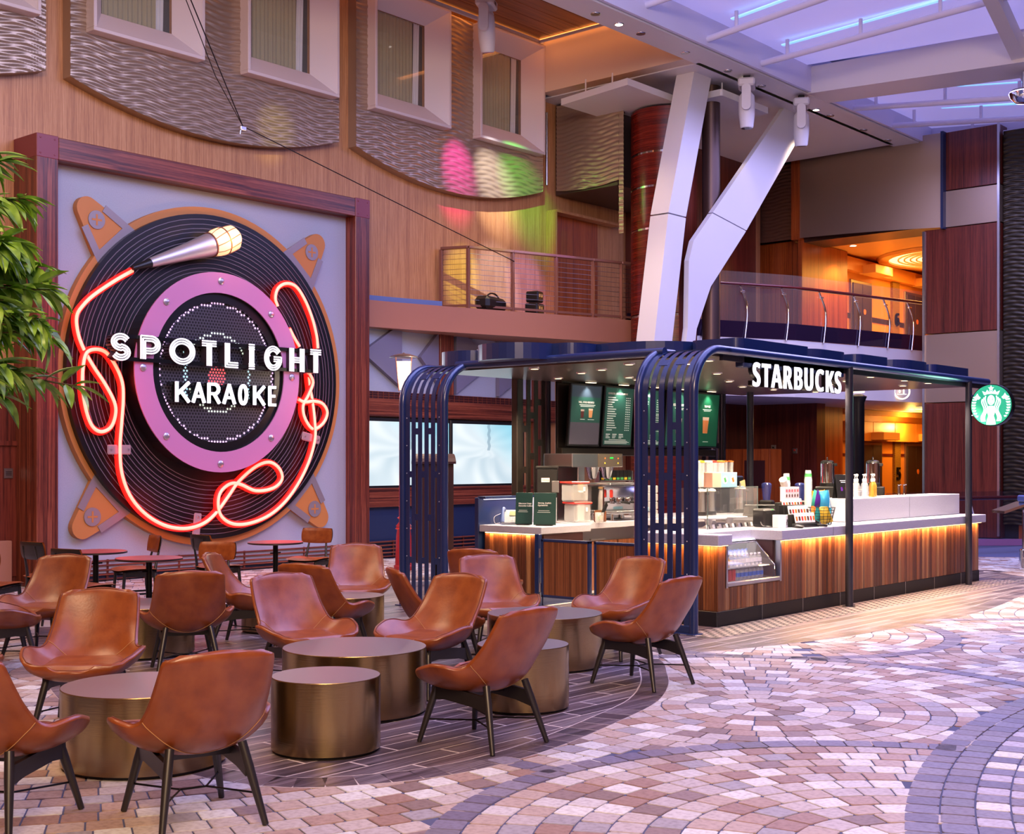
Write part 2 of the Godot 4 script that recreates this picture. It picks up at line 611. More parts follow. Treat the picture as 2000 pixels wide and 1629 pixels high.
	mk("lcd", H("7a8058"), 0.3)
	mk("lcd_green", H("20c040"), 0.3, 0.0, {"emit": H("20d040"), "power": 0.8})
	mk("plastic_frost", H("e8ecee"), 0.3, 0.0, {"alpha": 0.38})
	mk("urn_steel", H("c8c4c0"), 0.22, 1.0)
	mk("peach", H("e8b89a"), 0.6)
	mk("yellow_note", H("e8c890"), 0.6)
	mk("glass_edge", H("5a6864"), 0.2)
	mk("plank_joint", H("c8bab4"), 0.7)
	mk("plinth_tile", H("3a3438"), 0.5)
	mk("mosaic_light", H("c8b8ac"), 0.5)
	mk("gloss_plum", H("2a1c34"), 0.08, 0.3)
	mk("steel_warm", H("a89888"), 0.3, 0.9)
	mk("bronze_post", H("3a3430"), 0.35, 0.6)
	mk("black_ripple", H("3a3428"), 0.3, 0.7)
	mk("green_glow_off", H("4aa05a"), 0.4)
	mk("cool_glow", Color.WHITE, 0.5, 0.0, {"emit": H("e8e4ff"), "power": 2.0})
	mk("lobby_glow", Color.WHITE, 0.5, 0.0, {"emit": H("ffd890"), "power": 2.0})
	mk("emblem_glow", Color.WHITE, 0.5, 0.0, {"emit": H("e0fff4"), "power": 0.85})
	for k in 4:
		mk("slat%d" % k, [H("c0a090"), H("ffffff"), H("e8c8b0"), H("9a7868")][k], 0.4, 0.0, {"tex": walnut, "tri": V(2.2, 0.6, 2.2)})
		mk("plank%d" % k, [H("d8d4d8"), H("ffffff"), H("b4acb0"), H("e8dcd8")][k], 0.35, 0.0, {"tex": plank_t, "tri": V(0.7, 1.5, 3.0), "spec": 0.6})
		mk("kplank%d" % k, [H("e0d4cc"), H("ffffff"), H("c8b8ac"), H("f0e0d4")][k], 0.4, 0.0, {"tex": kplank_t, "tri": V(0.7, 1.5, 3.0)})
	mk("gate_wood", H("d8b8a8"), 0.4, 0.0, {"tex": walnut, "tri": V(2.6, 0.5, 2.6)})

# ---------------------------------------------------------------- the place
func _ready() -> void:
	rng.seed = 20
	var cam := Camera3D.new()
	cam.position = V(0, 1.62, 0)
	cam.rotation_degrees.y = -49.1
	cam.projection = Camera3D.PROJECTION_FRUSTUM
	cam.near = 0.1
	cam.far = 120.0
	cam.size = 0.1 * 1629.0 / 2563.0
	cam.frustum_offset = Vector2(0, 0.1 * 87.5 / 2563.0)
	cam.current = true
	add_child(cam)
	var we := WorldEnvironment.new()
	var en := Environment.new()
	en.background_mode = Environment.BG_COLOR
	en.background_color = Color.BLACK
	en.tonemap_mode = Environment.TONE_MAPPER_LINEAR
	en.tonemap_exposure = 1.0
	en.sdfgi_enabled = true
	en.ssao_enabled = true
	en.ssil_enabled = true
	we.environment = en
	add_child(we)
	var lav := H("b2b0ff")
	var soft := H("ffd4a8")
	# unseen lights for the LED-washed lavender ceiling over the promenade
	area(V(22.0, 8.0, -8.5), V(22.0, 0, -8.5), 8.0, 6.0, lav, 90.0)
	area(V(13.0, 8.6, -4.0), V(13.0, 0, -4.0), 9.0, 9.0, lav, 120.0)
	area(V(9.5, 8.5, -9.5), V(11.5, 3.0, -16.0), 9.0, 4.0, H("c2caff"), 55.0)  # added wash to brighten the record wall, no fitting there
	area(V(6.5, 8.6, 0.5), V(6.5, 0, 0.5), 7.0, 7.0, lav, 42.0)
	# wide warm flood lights hung behind the photographer
	area(V(-2.5, 7.6, 2.5), V(8.0, 0.5, -9.0), 5.0, 2.5, soft, 150.0)
	area(V(2.0, 8.6, -11.0), V(5.0, 0.0, -8.0), 5.0, 3.0, soft, 40.0)
	materials()
	shell()
	paving()
	karaoke_wall()
	upper_wall()
	balcony()
	ceiling()
	end_wall()
	kiosk()
	kiosk_goods()
	karaoke_sign()
	seating()
	others()

func shell() -> void:
	var g := one(V(16, -0.156, -4), V(52, 0.3, 36))
	var fl := struct("floor", g, M.grout)
	fl.set_meta("label", "promenade floor of pale cobbles and plank tiles")
	struct("wall_left", one(V(9.0, 5.0, -16.425), V(37.6, 10.4, 0.5)), M.veneer)
	struct("wall_back", one(V(-9.0, 5.0, -3.0), V(0.4, 10.4, 28.0)), M.veneer)
	struct("wall_right", one(V(16.0, 5.0, 10.2), V(52.0, 10.4, 0.4)), M.veneer)
	struct("ceiling", one(V(15.0, 10.0, -3.0), V(50.0, 0.4, 28.0)), M.ceil_lav)

# ripples of pressed metal: x0..x1 along the wall, from low(x) up to y1
func ripple(x0: float, x1: float, low: Callable, y1: float, holes: Array, amp: float, m: Transform3D) -> G:
	var g := G.new()
	var nx := int((x1 - x0) / 0.04)
	var ny := int((y1 - low.call((x0 + x1) / 2)) / 0.0145)
	var p := PackedVector3Array()
	for j in ny + 1:
		for i in nx + 1:
			var x := lerpf(x0, x1, float(i) / nx)
			var y: float = lerpf(low.call(x), y1, float(j) / ny)
			var row := y / 0.082 + 0.3 * sin(TAU * x / 0.9)
			var h := sin(PI * (row - floorf(row))) * (0.2 + 0.8 * absf(sin(PI * (x / 0.4 + 0.5 * fmod(floorf(row), 2.0)))))
			p.append(V(x, y, h * amp))
	var w := nx + 1
	for j in ny + 1:
		for i in nx + 1:
			var du := p[j * w + mini(i + 1, nx)] - p[j * w + maxi(i - 1, 0)]
			var dv := p[mini(j + 1, ny) * w + i] - p[maxi(j - 1, 0) * w + i]
			g.v.append(m * p[j * w + i])
			g.n.append((m.basis * du.cross(dv)).normalized())
			g.uv.append(Vector2.ZERO)
			g.cl.append(Color.WHITE)
	for j in ny:
		for i in nx:
			var c := p[j * w + i]
			var out := false
			for r in holes:
				if c.x > r[0] and c.x < r[1] and c.y > r[2] and c.y < r[3]:
					out = true
			if not out:
				var a := j * w + i
				g.ix.append_array(PackedInt32Array([a, a + w + 1, a + 1, a, a + w, a + w + 1]))
	return g

func karaoke_wall() -> void:
	# recessed panel
	struct("wall_panel", one(V(11.6, 2.86, -16.0), V(5.3, 5.5, 0.33)), M.panel_grey)
	var fr := thing("timber_frame", "heavy reddish timber frame round the giant record sign", "frame", V(11.6, 0, -15.6))
	var zc := -0.29
	part("post", one(V(-2.735, 2.775, zc), V(0.305, 5.55, 0.58), 0.008), M.beam_v, fr)
	part("post", one(V(2.75, 2.775, zc), V(0.305, 5.55, 0.58), 0.008), M.beam_v, fr)
	part("beam", one(V(0.007, 5.685, zc), V(5.17, 0.29, 0.58), 0.008), M.beam_h, fr)
	for sx in [-2.735, 2.75]:
		var pl := part("corner_plate", one(V(sx, 5.69, zc + 0.006), V(0.31, 0.3, 0.58), 0.006), M.red_plate, fr)
		for k in 4:
			var b := G.new()
			b.lathe([Vector2(0, 0.006), Vector2(0.012, 0.004), Vector2(0.014, 0)], 10, V(sx + (0.1 if k & 1 else -0.1), 5.69 + (0.1 if k & 2 else -0.1), zc + 0.296), Basis(Vector3.RIGHT, PI / 2))
			part("bolt", b, M.red_plate, pl)
	# slatted grille along the foot of the wall
	var gr := thing("floor_grille", "long brown slatted grille at the foot of the grey wall", "grille", V(11.6, 0, -15.83))
	grille(gr, -2.58, 2.59)
	var g2 := thing("floor_grille", "brown slatted grille below the dark blue cloth and the screens", "grille", V(16.8, 0, -16.05))
	grille(g2, -2.2, 3.0)
	# wall to the right, below the balcony
	struct("wall_panel_upper", one(V(17.2, 3.3, -16.16), V(5.4, 1.2, 0.06)), M.panel_grey)
	var vent := thing("vent_strip", "dark lattice vent strip above the timber band", "vent", V(17.2, 2.74, -16.12))
	part("backing", one(V(0, 0, 0), V(5.4, 0.12, 0.02)), M.maroon, vent)
	for k in 44:
		part("slat", one(V(-2.66 + k * 0.124, 0, 0.012), V(0.012, 0.12, 0.012)), M.beam_v, vent)
	for k in 4:
		part("rail", one(V(0, -0.06 + k * 0.04, 0.014), V(5.4, 0.008, 0.01)), M.beam_h, vent)
	struct("trim_1", one(V(17.2, 2.53, -16.1), V(5.4, 0.3, 0.12), 0.006), M.beam_h)
	struct("trim_2", one(V(17.2, 1.02, -16.1), V(5.4, 0.32, 0.12), 0.006), M.beam_h)
	struct("trim_3", one(V(16.72, 3.35, -16.06), V(0.34, 1.1, 0.14), 0.006), M.beam_v)
	struct("trim_4", one(V(19.35, 2.1, -16.06), V(0.34, 3.6, 0.14), 0.006), M.beam_v)
	struct("wall_cloth", one(V(17.2, 0.58, -16.14), V(5.4, 0.58, 0.06)), M.navy_flat)
	for k in 4:
		var x0: float = [14.75, 16.1, 17.0, 18.15][k]
		var w: float = [0.9, 0.55, 1.0, 1.05][k]
		var tp := PackedVector2Array([Vector2(0, 0), Vector2(w, -0.55), Vector2(w, 0.55)]) if k < 2 else PackedVector2Array([Vector2(w, 0), Vector2(0, 0.6), Vector2(0, -0.6)])
		var g := G.new()
		g.slab(tp, 0.0, 0.09)
		top("acoustic_panel", g, M.panel_dark, ["grey triangular wall panel pointing to the timber frame", "narrow grey triangular panel beside the first timber post", "grey triangular wall panel just past the first timber post", "grey triangular wall panel over the second screen"][k], "wall panel", V(x0, 3.43, -16.12), 0.0, "triangular wall panels")
	# screens
	var im := Image.create(256, 160, false, Image.FORMAT_RGB8)
	var nz := noise_img(256, 160, 0.006, 5, 1)
	for y in 160:
		for x in 256:
			var d := Vector2((x - 120.0) / 128.0, (y - 60.0) / 80.0)
			var a := d.angle()
			var st := 0.5 + 0.5 * sin(a * 9.0 + nz.get_pixel(x, y).r * 7.0)
			var t := clampf(0.55 + 0.25 * nz.get_pixel(x, y).r + 0.25 * st * minf(d.length(), 1.0), 0, 1)
			var c := H("8fb0c6").lerp(H("f0f8fc"), t)
			c = c.lerp(H("7fd0ea"), clampf(d.x * 0.6 - d.y * 0.5, 0, 0.75))
			if absf(x - 128 + sin(y * 0.3) * 1.5) < 5 and y < 70: c = c.lerp(H("6d8ba0"), 0.45)
			im.set_pixel(x, y, c)
	for k in 34:
		im.fill_rect(Rect2i(220 + k % 12 * 2, 138 + k / 12 * 3, 1, 2), H("c05a68"))
	im.fill_rect(Rect2i(220, 146, 26, 3), H("d06a74"))
	var tx := ImageTexture.create_from_image(im)
	var sm := mk("wall_screen", Color.BLACK, 0.2, 0.0, {"emitmap": tx, "power": 1.1})
	for k in 2:
		var s := thing("wall_screen", ["wall screen showing a pale blue blur, half hidden by the timber post", "wall screen with a pale blue blur beside the dark lattice column"][k], "screen", V(15.86 + k * 2.02, 1.76, -16.1), 0.0, "wall screens")
		part("bezel", one(V(0, 0, 0), V(2.02, 1.2, 0.1), 0.01), M.black_plastic, s)
		var g := G.new()
		g.quad(V(-0.96, -0.54, 0.052), V(0.96, -0.54, 0.052), V(0.96, 0.54, 0.052), V(-0.96, 0.54, 0.052))
		part("picture", g, sm, s)
		area(s.position + V(0, 0, 0.1), s.position + V(0, 0, 2), 1.9, 1.05, H("cfe4f4"), 0.5)
	# wood wall and service door left of the frame
	var dr := holder("door_1")
	part("leaf", one(V(8.05, 0.98, -16.14), V(1.35, 1.72, 0.06), 0.01), M.door_dark, dr)
	part("frame", one(V(8.05, 1.86, -16.12), V(1.5, 0.06, 0.08)), M.door_dark, dr)
	part("frame", one(V(8.76, 0.98, -16.12), V(0.06, 1.72, 0.08)), M.door_dark, dr)
	struct("trim_5", one(V(6.0, 1.35, -16.15), V(5.5, 2.7, 0.04)), M.red_v)
	struct("baseboard_left", one(V(4.4, 0.3, -16.08), V(8.4, 0.6, 0.16), 0.01), M.fascia_brown)
	var nt := thing("door_notice", "small silver notice plate beside the dark door", "sign", V(8.6, 1.47, -16.1))
	part("plate", one(V(0, 0, 0), V(0.12, 0.13, 0.01), 0.002), M.steel, nt)
	for k in 3:
		part("line_of_print", one(V(0, 0.02 - k * 0.02, 0.007), V(0.08, 0.008, 0.003)), M.black_plastic, nt)

func grille(o: Node3D, a: float, b: float) -> void:
	var mid := (a + b) / 2
	part("backing", one(V(mid, 0.15, -0.03), V(b - a, 0.3, 0.02)), M.navy_flat, o)
	for k in 5:
		part("slat", one(V(mid, 0.03 + k * 0.062, 0), V(b - a, 0.022, 0.05), 0.003), M.beam_h, o)
	for k in 9:
		part("upright", one(V(lerpf(a, b, (k + 0.5) / 9.0), 0.15, -0.012), V(0.03, 0.29, 0.03)), M.beam_v, o)

func upper_wall() -> void:
	var wins := [[7.09, 8.89], [9.65, 11.45], [12.22, 14.03], [14.81, 16.62], [17.38, 19.2]]
	var segs := [[4.3, 9.06], [9.414, 14.188], [14.555, 19.354]]
	var cl := holder("wall_cladding")
	for s in segs:
		var x0: float = s[0]
		var x1: float = s[1]
		var low := func(x: float) -> float:
			return 6.385 + 0.4 * pow((x - (x0 + x1) / 2) / ((x1 - x0) / 2), 2.0)
		var holes := []
		for w in wins:
			holes.append([w[0] + 0.05, w[1] - 0.08, 7.48, 9.45])
		var g := ripple(x0, x1, low, 9.52, holes, 0.018, Transform3D(Basis(), V(0, 0, -15.99)))
		var pn := part("ripple_panel", g, M.ripple, cl)
		var e := G.new()
		for k in 24:
			var xa := lerpf(x0, x1, k / 24.0)
			var xb := lerpf(x0, x1, (k + 1) / 24.0)
			e.quad(V(xa, low.call(xa), -16.18), V(xb, low.call(xb), -16.18), V(xb, low.call(xb), -15.98), V(xa, low.call(xa), -15.98))
		e.quad(V(x0, low.call(x0), -16.18), V(x0, low.call(x0), -15.98), V(x0, 9.52, -15.98), V(x0, 9.52, -16.18))
		e.quad(V(x1, low.call(x1), -15.98), V(x1, low.call(x1), -16.18), V(x1, 9.52, -16.18), V(x1, 9.52, -15.98))
		part("edge", e, M.ripple, pn)
	for k in 5:
		var w: Array = wins[k]
		var win := holder("window_%d" % (k + 1))
		var xa: float = w[0]
		var xb: float = w[1]
		var ya := 7.43
		var yb := 9.5
		var z1 := -15.8
		var z0 := -16.1
		var i := [xa + 0.3, xb - 0.36, ya + 0.36, yb - 0.3]
		var g := G.new()
		# splayed reveals
		var o := [V(xa + 0.05, ya + 0.05, z1), V(xb - 0.05, ya + 0.05, z1), V(xb - 0.05, yb - 0.05, z1), V(xa + 0.05, yb - 0.05, z1)]
		var q := [V(i[0], i[2], z0), V(i[1], i[2], z0), V(i[1], i[3], z0), V(i[0], i[3], z0)]
		for n in 4:
			g.quad(o[n], o[(n + 1) % 4], q[(n + 1) % 4], q[n])
		part("reveal", g, M.frame_paint, win)
		for r in [[xa, xb, ya, ya + 0.05], [xa, xb, yb - 0.05, yb], [xa, xa + 0.05, ya + 0.05, yb - 0.05], [xb - 0.05, xb, ya + 0.05, yb - 0.05]]:
			part("frame_bar", one(V((r[0] + r[1]) / 2, (r[2] + r[3]) / 2, -15.9), V(r[1] - r[0], r[3] - r[2], 0.22), 0.006), M.frame_paint, win)
		g = G.new()
		g.quad(q[0], q[1], q[2], q[3])
		part("pane", g, M.glass, win)
		var cg := G.new()
		var wd: float = i[1] - i[0]
		var cp := PackedVector3Array()
		for j in 2:
			for n in 60:
				var t := n / 59.0
				cp.append(V(i[0] + wd * (0.02 + 0.76 * t), i[2] if j == 0 else i[3], -16.135 + 0.014 * sin(t * 70.0 + k) + 0.008 * sin(t * 31.0)))
		cg.grid(cp, 60, 2)
		part("curtain", cg, M.curtain, win)
		cg = G.new()
		cp = PackedVector3Array()
		for j in 2:
			for n in 20:
				var t := n / 19.0
				cp.append(V(i[0] + wd * (0.8 + 0.13 * t) + (0.0 if j else -0.03), i[2] if j == 0 else i[3], -16.14 + 0.015 * sin(t * 17.0)))
		cg.grid(cp, 20, 2)
		part("sheer_curtain", cg, M.curtain_white, win)
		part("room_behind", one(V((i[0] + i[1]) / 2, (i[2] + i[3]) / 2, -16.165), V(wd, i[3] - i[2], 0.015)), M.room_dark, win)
	# the mass that closes the wall at its far end, with ripples, pole and red wood
	var ms := holder("wall_end_mass")
	part("core", one(V(21.3, 7.7, -15.4), V(2.7, 1.75, 1.5)), M.bronze_dark, ms)
	var m4 := Transform3D(Basis(Vector3.UP, -PI / 2), V(19.92, 0, 0))
	var low4 := func(x: float) -> float: return 6.85 + 0.05 * pow((x + 15.4) / 0.7, 2.0)
	part("ripple_panel", ripple(-16.1, -14.6, low4, 8.55, [], 0.018, m4), M.ripple, ms)
	part("ripple_strip", ripple(-14.6, -14.49, func(_x): return 5.9, 8.3, [], 0.012, m4), M.ripple, ms)
	var rc := thing("red_column", "rounded red wood column with thin chrome bands behind the balcony end", "column", V(19.9, 0, -13.95))
	for k in 5:
		var y0: float = [0.0, 4.36, 5.94, 6.72, 7.35][k]
		var y1: float = [4.3, 5.9, 6.68, 7.31, 8.15][k]
		var g := G.new()
		var pp := PackedVector3Array()
		for j in 2:
			for n in 13:
				var t := n / 12.0 * 2.0 - 1.0
				pp.append(V(0.25 * t * t, y0 if j == 0 else y1, t * 0.54))
		g.grid(pp, 13, 2)
		part("wood_panel", g, M.red_h, rc)
		if k < 4:
			g = G.new()
			pp = PackedVector3Array()
			for j in 2:
				for n in 13:
					var t := n / 12.0 * 2.0 - 1.0
					pp.append(V(0.01 + 0.25 * t * t, y1 if j == 0 else y1 + 0.045, t * 0.54))
			g.grid(pp, 13, 2)
			part("chrome_band", g, M.chrome, rc)
	part("core", one(V(0.55, 4.05, 0), V(0.6, 8.1, 1.08)), M.red_v, rc)
	var pl := G.new()
	pl.rod(V(19.55, 6.95, -16.05), V(19.55, 8.35, -16.05), 0.025)
	top("wall_pole", pl, M.steel, "thin steel pole standing in the slot between ripple panels", "pole")
	# door niche on the upper level
	var nch := holder("door_2")
	part("niche", one(V(20.5, 5.4, -16.17), V(1.6, 2.1, 0.04)), M.orange_v, nch)
	part("head", one(V(20.75, 6.47, -16.05), V(2.1, 0.05, 0.26)), M.veneer, nch)
	part("jamb", one(V(19.7, 5.4, -16.05), V(0.05, 2.1, 0.24)), M.veneer, nch)

func balcony() -> void:
	var edge := [V(14.45, 0, -15.98), V(15.2, 0, -15.88), V(16.05, 0, -15.68), V(16.95, 0, -15.42), V(18.05, 0, -15.1), V(19.1, 0, -14.8), V(20.0, 0, -14.55), V(20.5, 0, -14.42)]
	var c := curve(edge, 4)
	var poly := PackedVector2Array()
	for p in c:
		poly.append(Vector2(p.x, p.z))
	poly.append(Vector2(20.5, -16.17))
	poly.append(Vector2(14.45, -16.17))
	var g := G.new()
	var flat := Transform3D(Basis(Vector3.RIGHT, PI / 2), Vector3.ZERO)
	g.slab(poly, -4.29, -3.85, flat)
	var b := struct("balcony", g, M.fascia_brown)
	var s := G.new()
	for k in c.size() - 1:
		if c[k].x < 16.2:
			s.quad(V(c[k].x, 4.3, c[k].z - 0.06), V(c[k + 1].x, 4.3, c[k + 1].z - 0.06), V(c[k + 1].x, 4.38, c[k + 1].z - 0.06), V(c[k].x, 4.38, c[k].z - 0.06))
	part("glossy_upstand", s, M.blue_grey, b)
	var rl := thing("balcony_railing", "bronze balcony railing strung with thin steel cables", "railing")
	var posts := [V(16.68, 4.3, -16.1), V(16.86, 4.3, -15.62), V(17.75, 4.3, -15.36), V(18.65, 4.3, -15.09), V(19.45, 4.3, -14.86), V(20.1, 4.3, -14.68), V(20.42, 4.3, -14.6)]
	for p in posts:
		part("post", one(p + V(0, 0.53, 0), V(0.06, 1.06, 0.06), 0.006, Basis(Vector3.UP, 0.28)), M.copper_rail, rl)
	for k in posts.size() - 1:
		var tr := G.new()
		tr.bar(posts[k] + V(0, 1.08, 0), posts[k + 1] + V(0, 1.08, 0), 0.09, 0.05, Vector3.UP, 0.008)
		part("rail", tr, M.copper_rail, rl)
		tr = G.new()
		tr.bar(posts[k] + V(0, 0.06, 0), posts[k + 1] + V(0, 0.06, 0), 0.04, 0.04)
		part("bottom_rail", tr, M.copper_rail, rl)
		for j in 10:
			var cb := G.new()
			cb.rod(posts[k] + V(0, 0.16 + j * 0.09, 0), posts[k + 1] + V(0, 0.16 + j * 0.09, 0), 0.004, -1, 5)
			part("cable", cb, M.steel, rl)
	# things left on the balcony
	var bag := G.new()
	bag.box(V(0, 0.13, 0), V(0.75, 0.24, 0.3), 0.06)
	bag.tube(curve([V(-0.25, 0.24, 0.05), V(-0.1, 0.31, 0.05), V(0.1, 0.31, 0.05), V(0.25, 0.24, 0.05)]), 0.015, 6)
	top("equipment_bag", bag, M.black_plastic, "black equipment bag lying behind the balcony cables", "bag", V(17.45, 4.3, -15.62), 0.25)
	for k in 2:
		var bx := thing("equipment_case", ["lower of two small black boxes standing on the balcony", "upper of two small black boxes on the balcony"][k], "case", V(18.35, 4.3 + k * 0.22, -15.35), 0.25)
		part("body", one(V(0, 0.1, 0), V(0.32 - k * 0.08, 0.2, 0.25), 0.02), M.black_plastic, bx)
		for j in 2:
			part("label_plate", one(V(-0.05 + j * 0.09, 0.12, 0.127), V(0.05, 0.05, 0.004)), M.steel, bx)

func ceiling() -> void:
	# wood ceiling with glowing coves above the windows
	var wc := holder("ceiling_wood")
	for k in 9:
		part("plank", one(V(9.0, 9.63, -15.75 + k * 0.36), V(20.4, 0.04, 0.352), 0.004), M.ceil_wood, wc)
	part("cove_lip", one(V(9.6, 9.56, -15.86), V(19.2, 0.06, 0.05)), M.white_paint, wc)
	part("cove_light", one(V(9.6, 9.6, -15.92), V(19.2, 0.03, 0.05)), M.cove_glow, wc)
	part("cove_light", one(V(19.12, 9.59, -14.2), V(0.05, 0.03, 3.3)), M.cove_glow, wc)
	part("cove_lip", one(V(19.08, 9.555, -14.2), V(0.03, 0.05, 3.3)), M.white_paint, wc)
	area(V(14.0, 9.5, -15.6), V(14.0, 7.0, -15.8), 10.0, 0.15, H("ff9a50"), 1.2)
	area(V(18.9, 9.5, -14.2), V(18.7, 7.0, -14.2), 0.15, 3.0, H("ff9a50"), 0.6)
	# cream fascia and lower white ceiling beyond it
	struct("ceiling_fascia", one(V(19.35, 9.1, -14.2), V(0.3, 0.96, 3.4)), M.cream_paint)
	struct("ceiling_lower", one(V(23.4, 8.7, -14.5), V(7.8, 0.2, 3.9)), M.white_paint)
	# soffit strip with downlights
	struct("ceiling_strip", one(V(12.0, 8.95, -12.36), V(31.6, 0.7, 0.58), 0.01), M.white_paint)
	struct("ceiling_strip_upper", one(V(6.0, 9.4, -12.6), V(26.0, 0.8, 0.3)), M.white_paint)
	var dl := [[16.93, -12.41, 1], [16.3, -12.4, 0], [17.53, -12.41, 0], [18.86, -12.42, 0], [20.22, -12.42, 0], [20.86, -12.45, 1], [21.46, -12.45, 0], [23.6, -12.47, 1], [24.2, -12.47, 0], [25.7, -12.48, 0], [26.87, -12.48, 0], [14.9, -12.41, 1], [13.4, -12.41, 0]]
	for k in dl.size():
		var on: bool = dl[k][2] == 1
		downlight(V(dl[k][0], 8.598, dl[k][1]), on, ("lit white downlight in the pale ceiling strip, %s" if on else "unlit chrome downlight in the pale ceiling strip, %s") % ["near the wood ceiling", "close to the wood ceiling edge", "before the white slanted columns", "above the cream fascia", "beside the first white column", "by the first moving head", "past the first moving head", "over the second white column", "behind the second white column", "over the bronze wall", "at the far end", "outermost on the near side", "beyond the near lit one"][k], 0.075, "strip downlights")
		if on:
			spot(V(dl[k][0], 8.55, dl[k][1]), V(dl[k][0], 0, dl[k][1] - 0.3), H("ffe2c0"), 14.0, 38.0)
	downlight(V(17.5, 9.605, -13.9), true, "lit downlight in the wood ceiling", 0.08)
	spot(V(17.5, 9.55, -13.9), V(17.5, 0, -13.9), H("ffd8a8"), 10.0, 40.0)
	spot(V(20.4, 9.3, -13.0), V(19.4, 8.9, -14.5), H("ffd8a8"), 0.0, 40.0)
	# hung acoustic panels
	for k in 2:
		var hp := thing("hanging_panel", ["white angular panel hung below the ceiling beside the first white column", "small white panel hung behind the moving heads"][k], "ceiling panel", [V(19.5, 8.25, -14.3), V(21.4, 8.35, -13.2)][k], 0.0, "hung ceiling panels")
		var g := G.new()
		g.slab(PackedVector2Array([Vector2(-0.63, -0.85), Vector2(-0.9, 0.85), Vector2(0.62, 0.85), Vector2(1.0, -0.8)]) if k == 0 else rrect(1.7, 0.9, 0.05), -0.06, 0.06, Transform3D(Basis(Vector3.RIGHT, PI / 2), Vector3.ZERO))
		part("board", g, M.white_paint, hp)
		for sx in [-0.6, 0.5]:
			for sz in [-0.3, 0.3]:
				var r := G.new()
				r.rod(V(sx, 0.05, sz), V(sx, 0.32, sz), 0.015, -1, 6)
				part("hanger", r, M.white_paint, hp)
	downlight(V(20.0, 8.188, -14.6), false, "unlit downlight set in the hung white panel", 0.07)
	# ceiling bays of pale panels with slim rails on stand-offs
	var lc := holder("ceiling_bays")
	part("lip", one(V(16.0, 9.0, -12.02), V(24.0, 0.75, 0.06)), M.ceil_lav, lc)
	var lines := [[13.6, 9.0, -12.0, 9.6], [15.4, 8.95, -12.0, 9.4], [17.1, 8.85, -12.05, 9.15], [18.89, 8.74, -12.1, 9.2], [20.67, 8.74, -12.15, 8.95], [24.27, 8.7, -12.2, 8.1], [26.05, 8.7, -12.2, 8.1], [27.84, 8.7, -11.6, 8.3]]
	for k in lines.size():
		var L: Array = lines[k]
		var a := V(L[0], L[1], L[2])
		var b := V(L[0], L[3], -7.0)
		var rl := G.new()
		rl.rod(a, b, 0.055, -1, 10)
		part("rail", rl, M.ceil_lav, lc)
		for j in 4:
			var p := a.lerp(b, 0.13 + j * 0.27)
			var so := G.new()
			so.rod(p, p + V(0, 0.3, 0), 0.035, -1, 8)
			part("stand_off", so, M.ceil_lav, lc)
		var gl := G.new()
		gl.bar(a + V(0.12, 0.29, 0.5), b + V(0.12, 0.29, 0), 0.08, 0.02)
		part("light_line", gl, M.cyan_glow, lc)
	# skins of the bays, the LED wash on them put in as emission
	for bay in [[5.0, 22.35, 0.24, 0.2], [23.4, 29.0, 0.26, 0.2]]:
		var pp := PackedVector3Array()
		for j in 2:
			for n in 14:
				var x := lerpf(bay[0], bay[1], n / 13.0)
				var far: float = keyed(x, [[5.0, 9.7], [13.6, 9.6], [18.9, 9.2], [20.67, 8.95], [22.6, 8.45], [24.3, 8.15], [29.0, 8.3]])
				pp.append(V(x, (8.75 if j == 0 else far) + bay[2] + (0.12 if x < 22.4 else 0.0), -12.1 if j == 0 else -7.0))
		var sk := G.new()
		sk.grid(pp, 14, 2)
		part("painted_glow_skin", sk, M.ceil_painted_glow, lc)
	# cross beam between the bays
	var cb := G.new()
	for s in [[22.5, 23.35]]:
		var A := [V(s[0], 8.62, -12.3), V(s[1], 8.62, -12.3), V(s[1], 8.3, -7.0), V(s[0], 8.35, -7.0)]
		cb.quad(A[0], A[1], A[2], A[3])
		cb.quad(A[0], A[3], A[3] + V(0, 0.6, 0), A[0] + V(0, 0.5, 0))
		cb.quad(A[2], A[1], A[1] + V(0, 0.5, 0), A[2] + V(0, 0.6, 0))
	part("cross_beam", cb, M.white_paint, lc)
	part("far_lip", one(V(28.1, 8.75, -9.8), V(0.15, 0.5, 5.0)), M.ceil_lav, lc)
	# V of white columns
	var bm := G.new()
	bm.bar(V(19.6, 9.0, -7.6), V(24.2, 8.4, -8.4), 0.22, 0.3)
	part("edge_beam", bm, M.white_paint, lc)
	var dome := thing("chrome_dome", "chrome dome fitting hung from the pale ceiling at the right edge", "ceiling fitting", V(22.9, 7.95, -8.15))
	part("bowl", turned([Vector2(0.001, -0.16), Vector2(0.14, -0.13), Vector2(0.22, -0.05), Vector2(0.25, 0.03), Vector2(0.22, 0.08), Vector2(0.001, 0.12)], 28), M.chrome, dome)
	part("stem", turned([Vector2(0.03, 0.1), Vector2(0.03, 0.4)], 10), M.steel, dome)
	v_column("slanted white box column leaning over the kiosk, the steeper of two", [[Vector2(18.33, 2.2), Vector2(18.87, 2.2), Vector2(19.6, 5.94), Vector2(19.05, 5.94)], [Vector2(19.053, 5.965), Vector2(19.605, 5.965), Vector2(20.43, 8.6), Vector2(19.87, 8.6)]], -12.9, 0.38)
	v_column("slanted white box column spreading far to the side, the flatter of two", [[Vector2(19.35, 2.6), Vector2(19.7, 2.6), Vector2(19.95, 4.0), Vector2(20.42, 4.81), Vector2(21.65, 5.98), Vector2(20.47, 6.15), Vector2(19.85, 5.57), Vector2(19.7, 5.2), Vector2(19.66, 4.0)], [Vector2(20.49, 6.17), Vector2(21.67, 6.0), Vector2(24.15, 8.6), Vector2(23.1, 8.6)]], -12.9, 0.1)
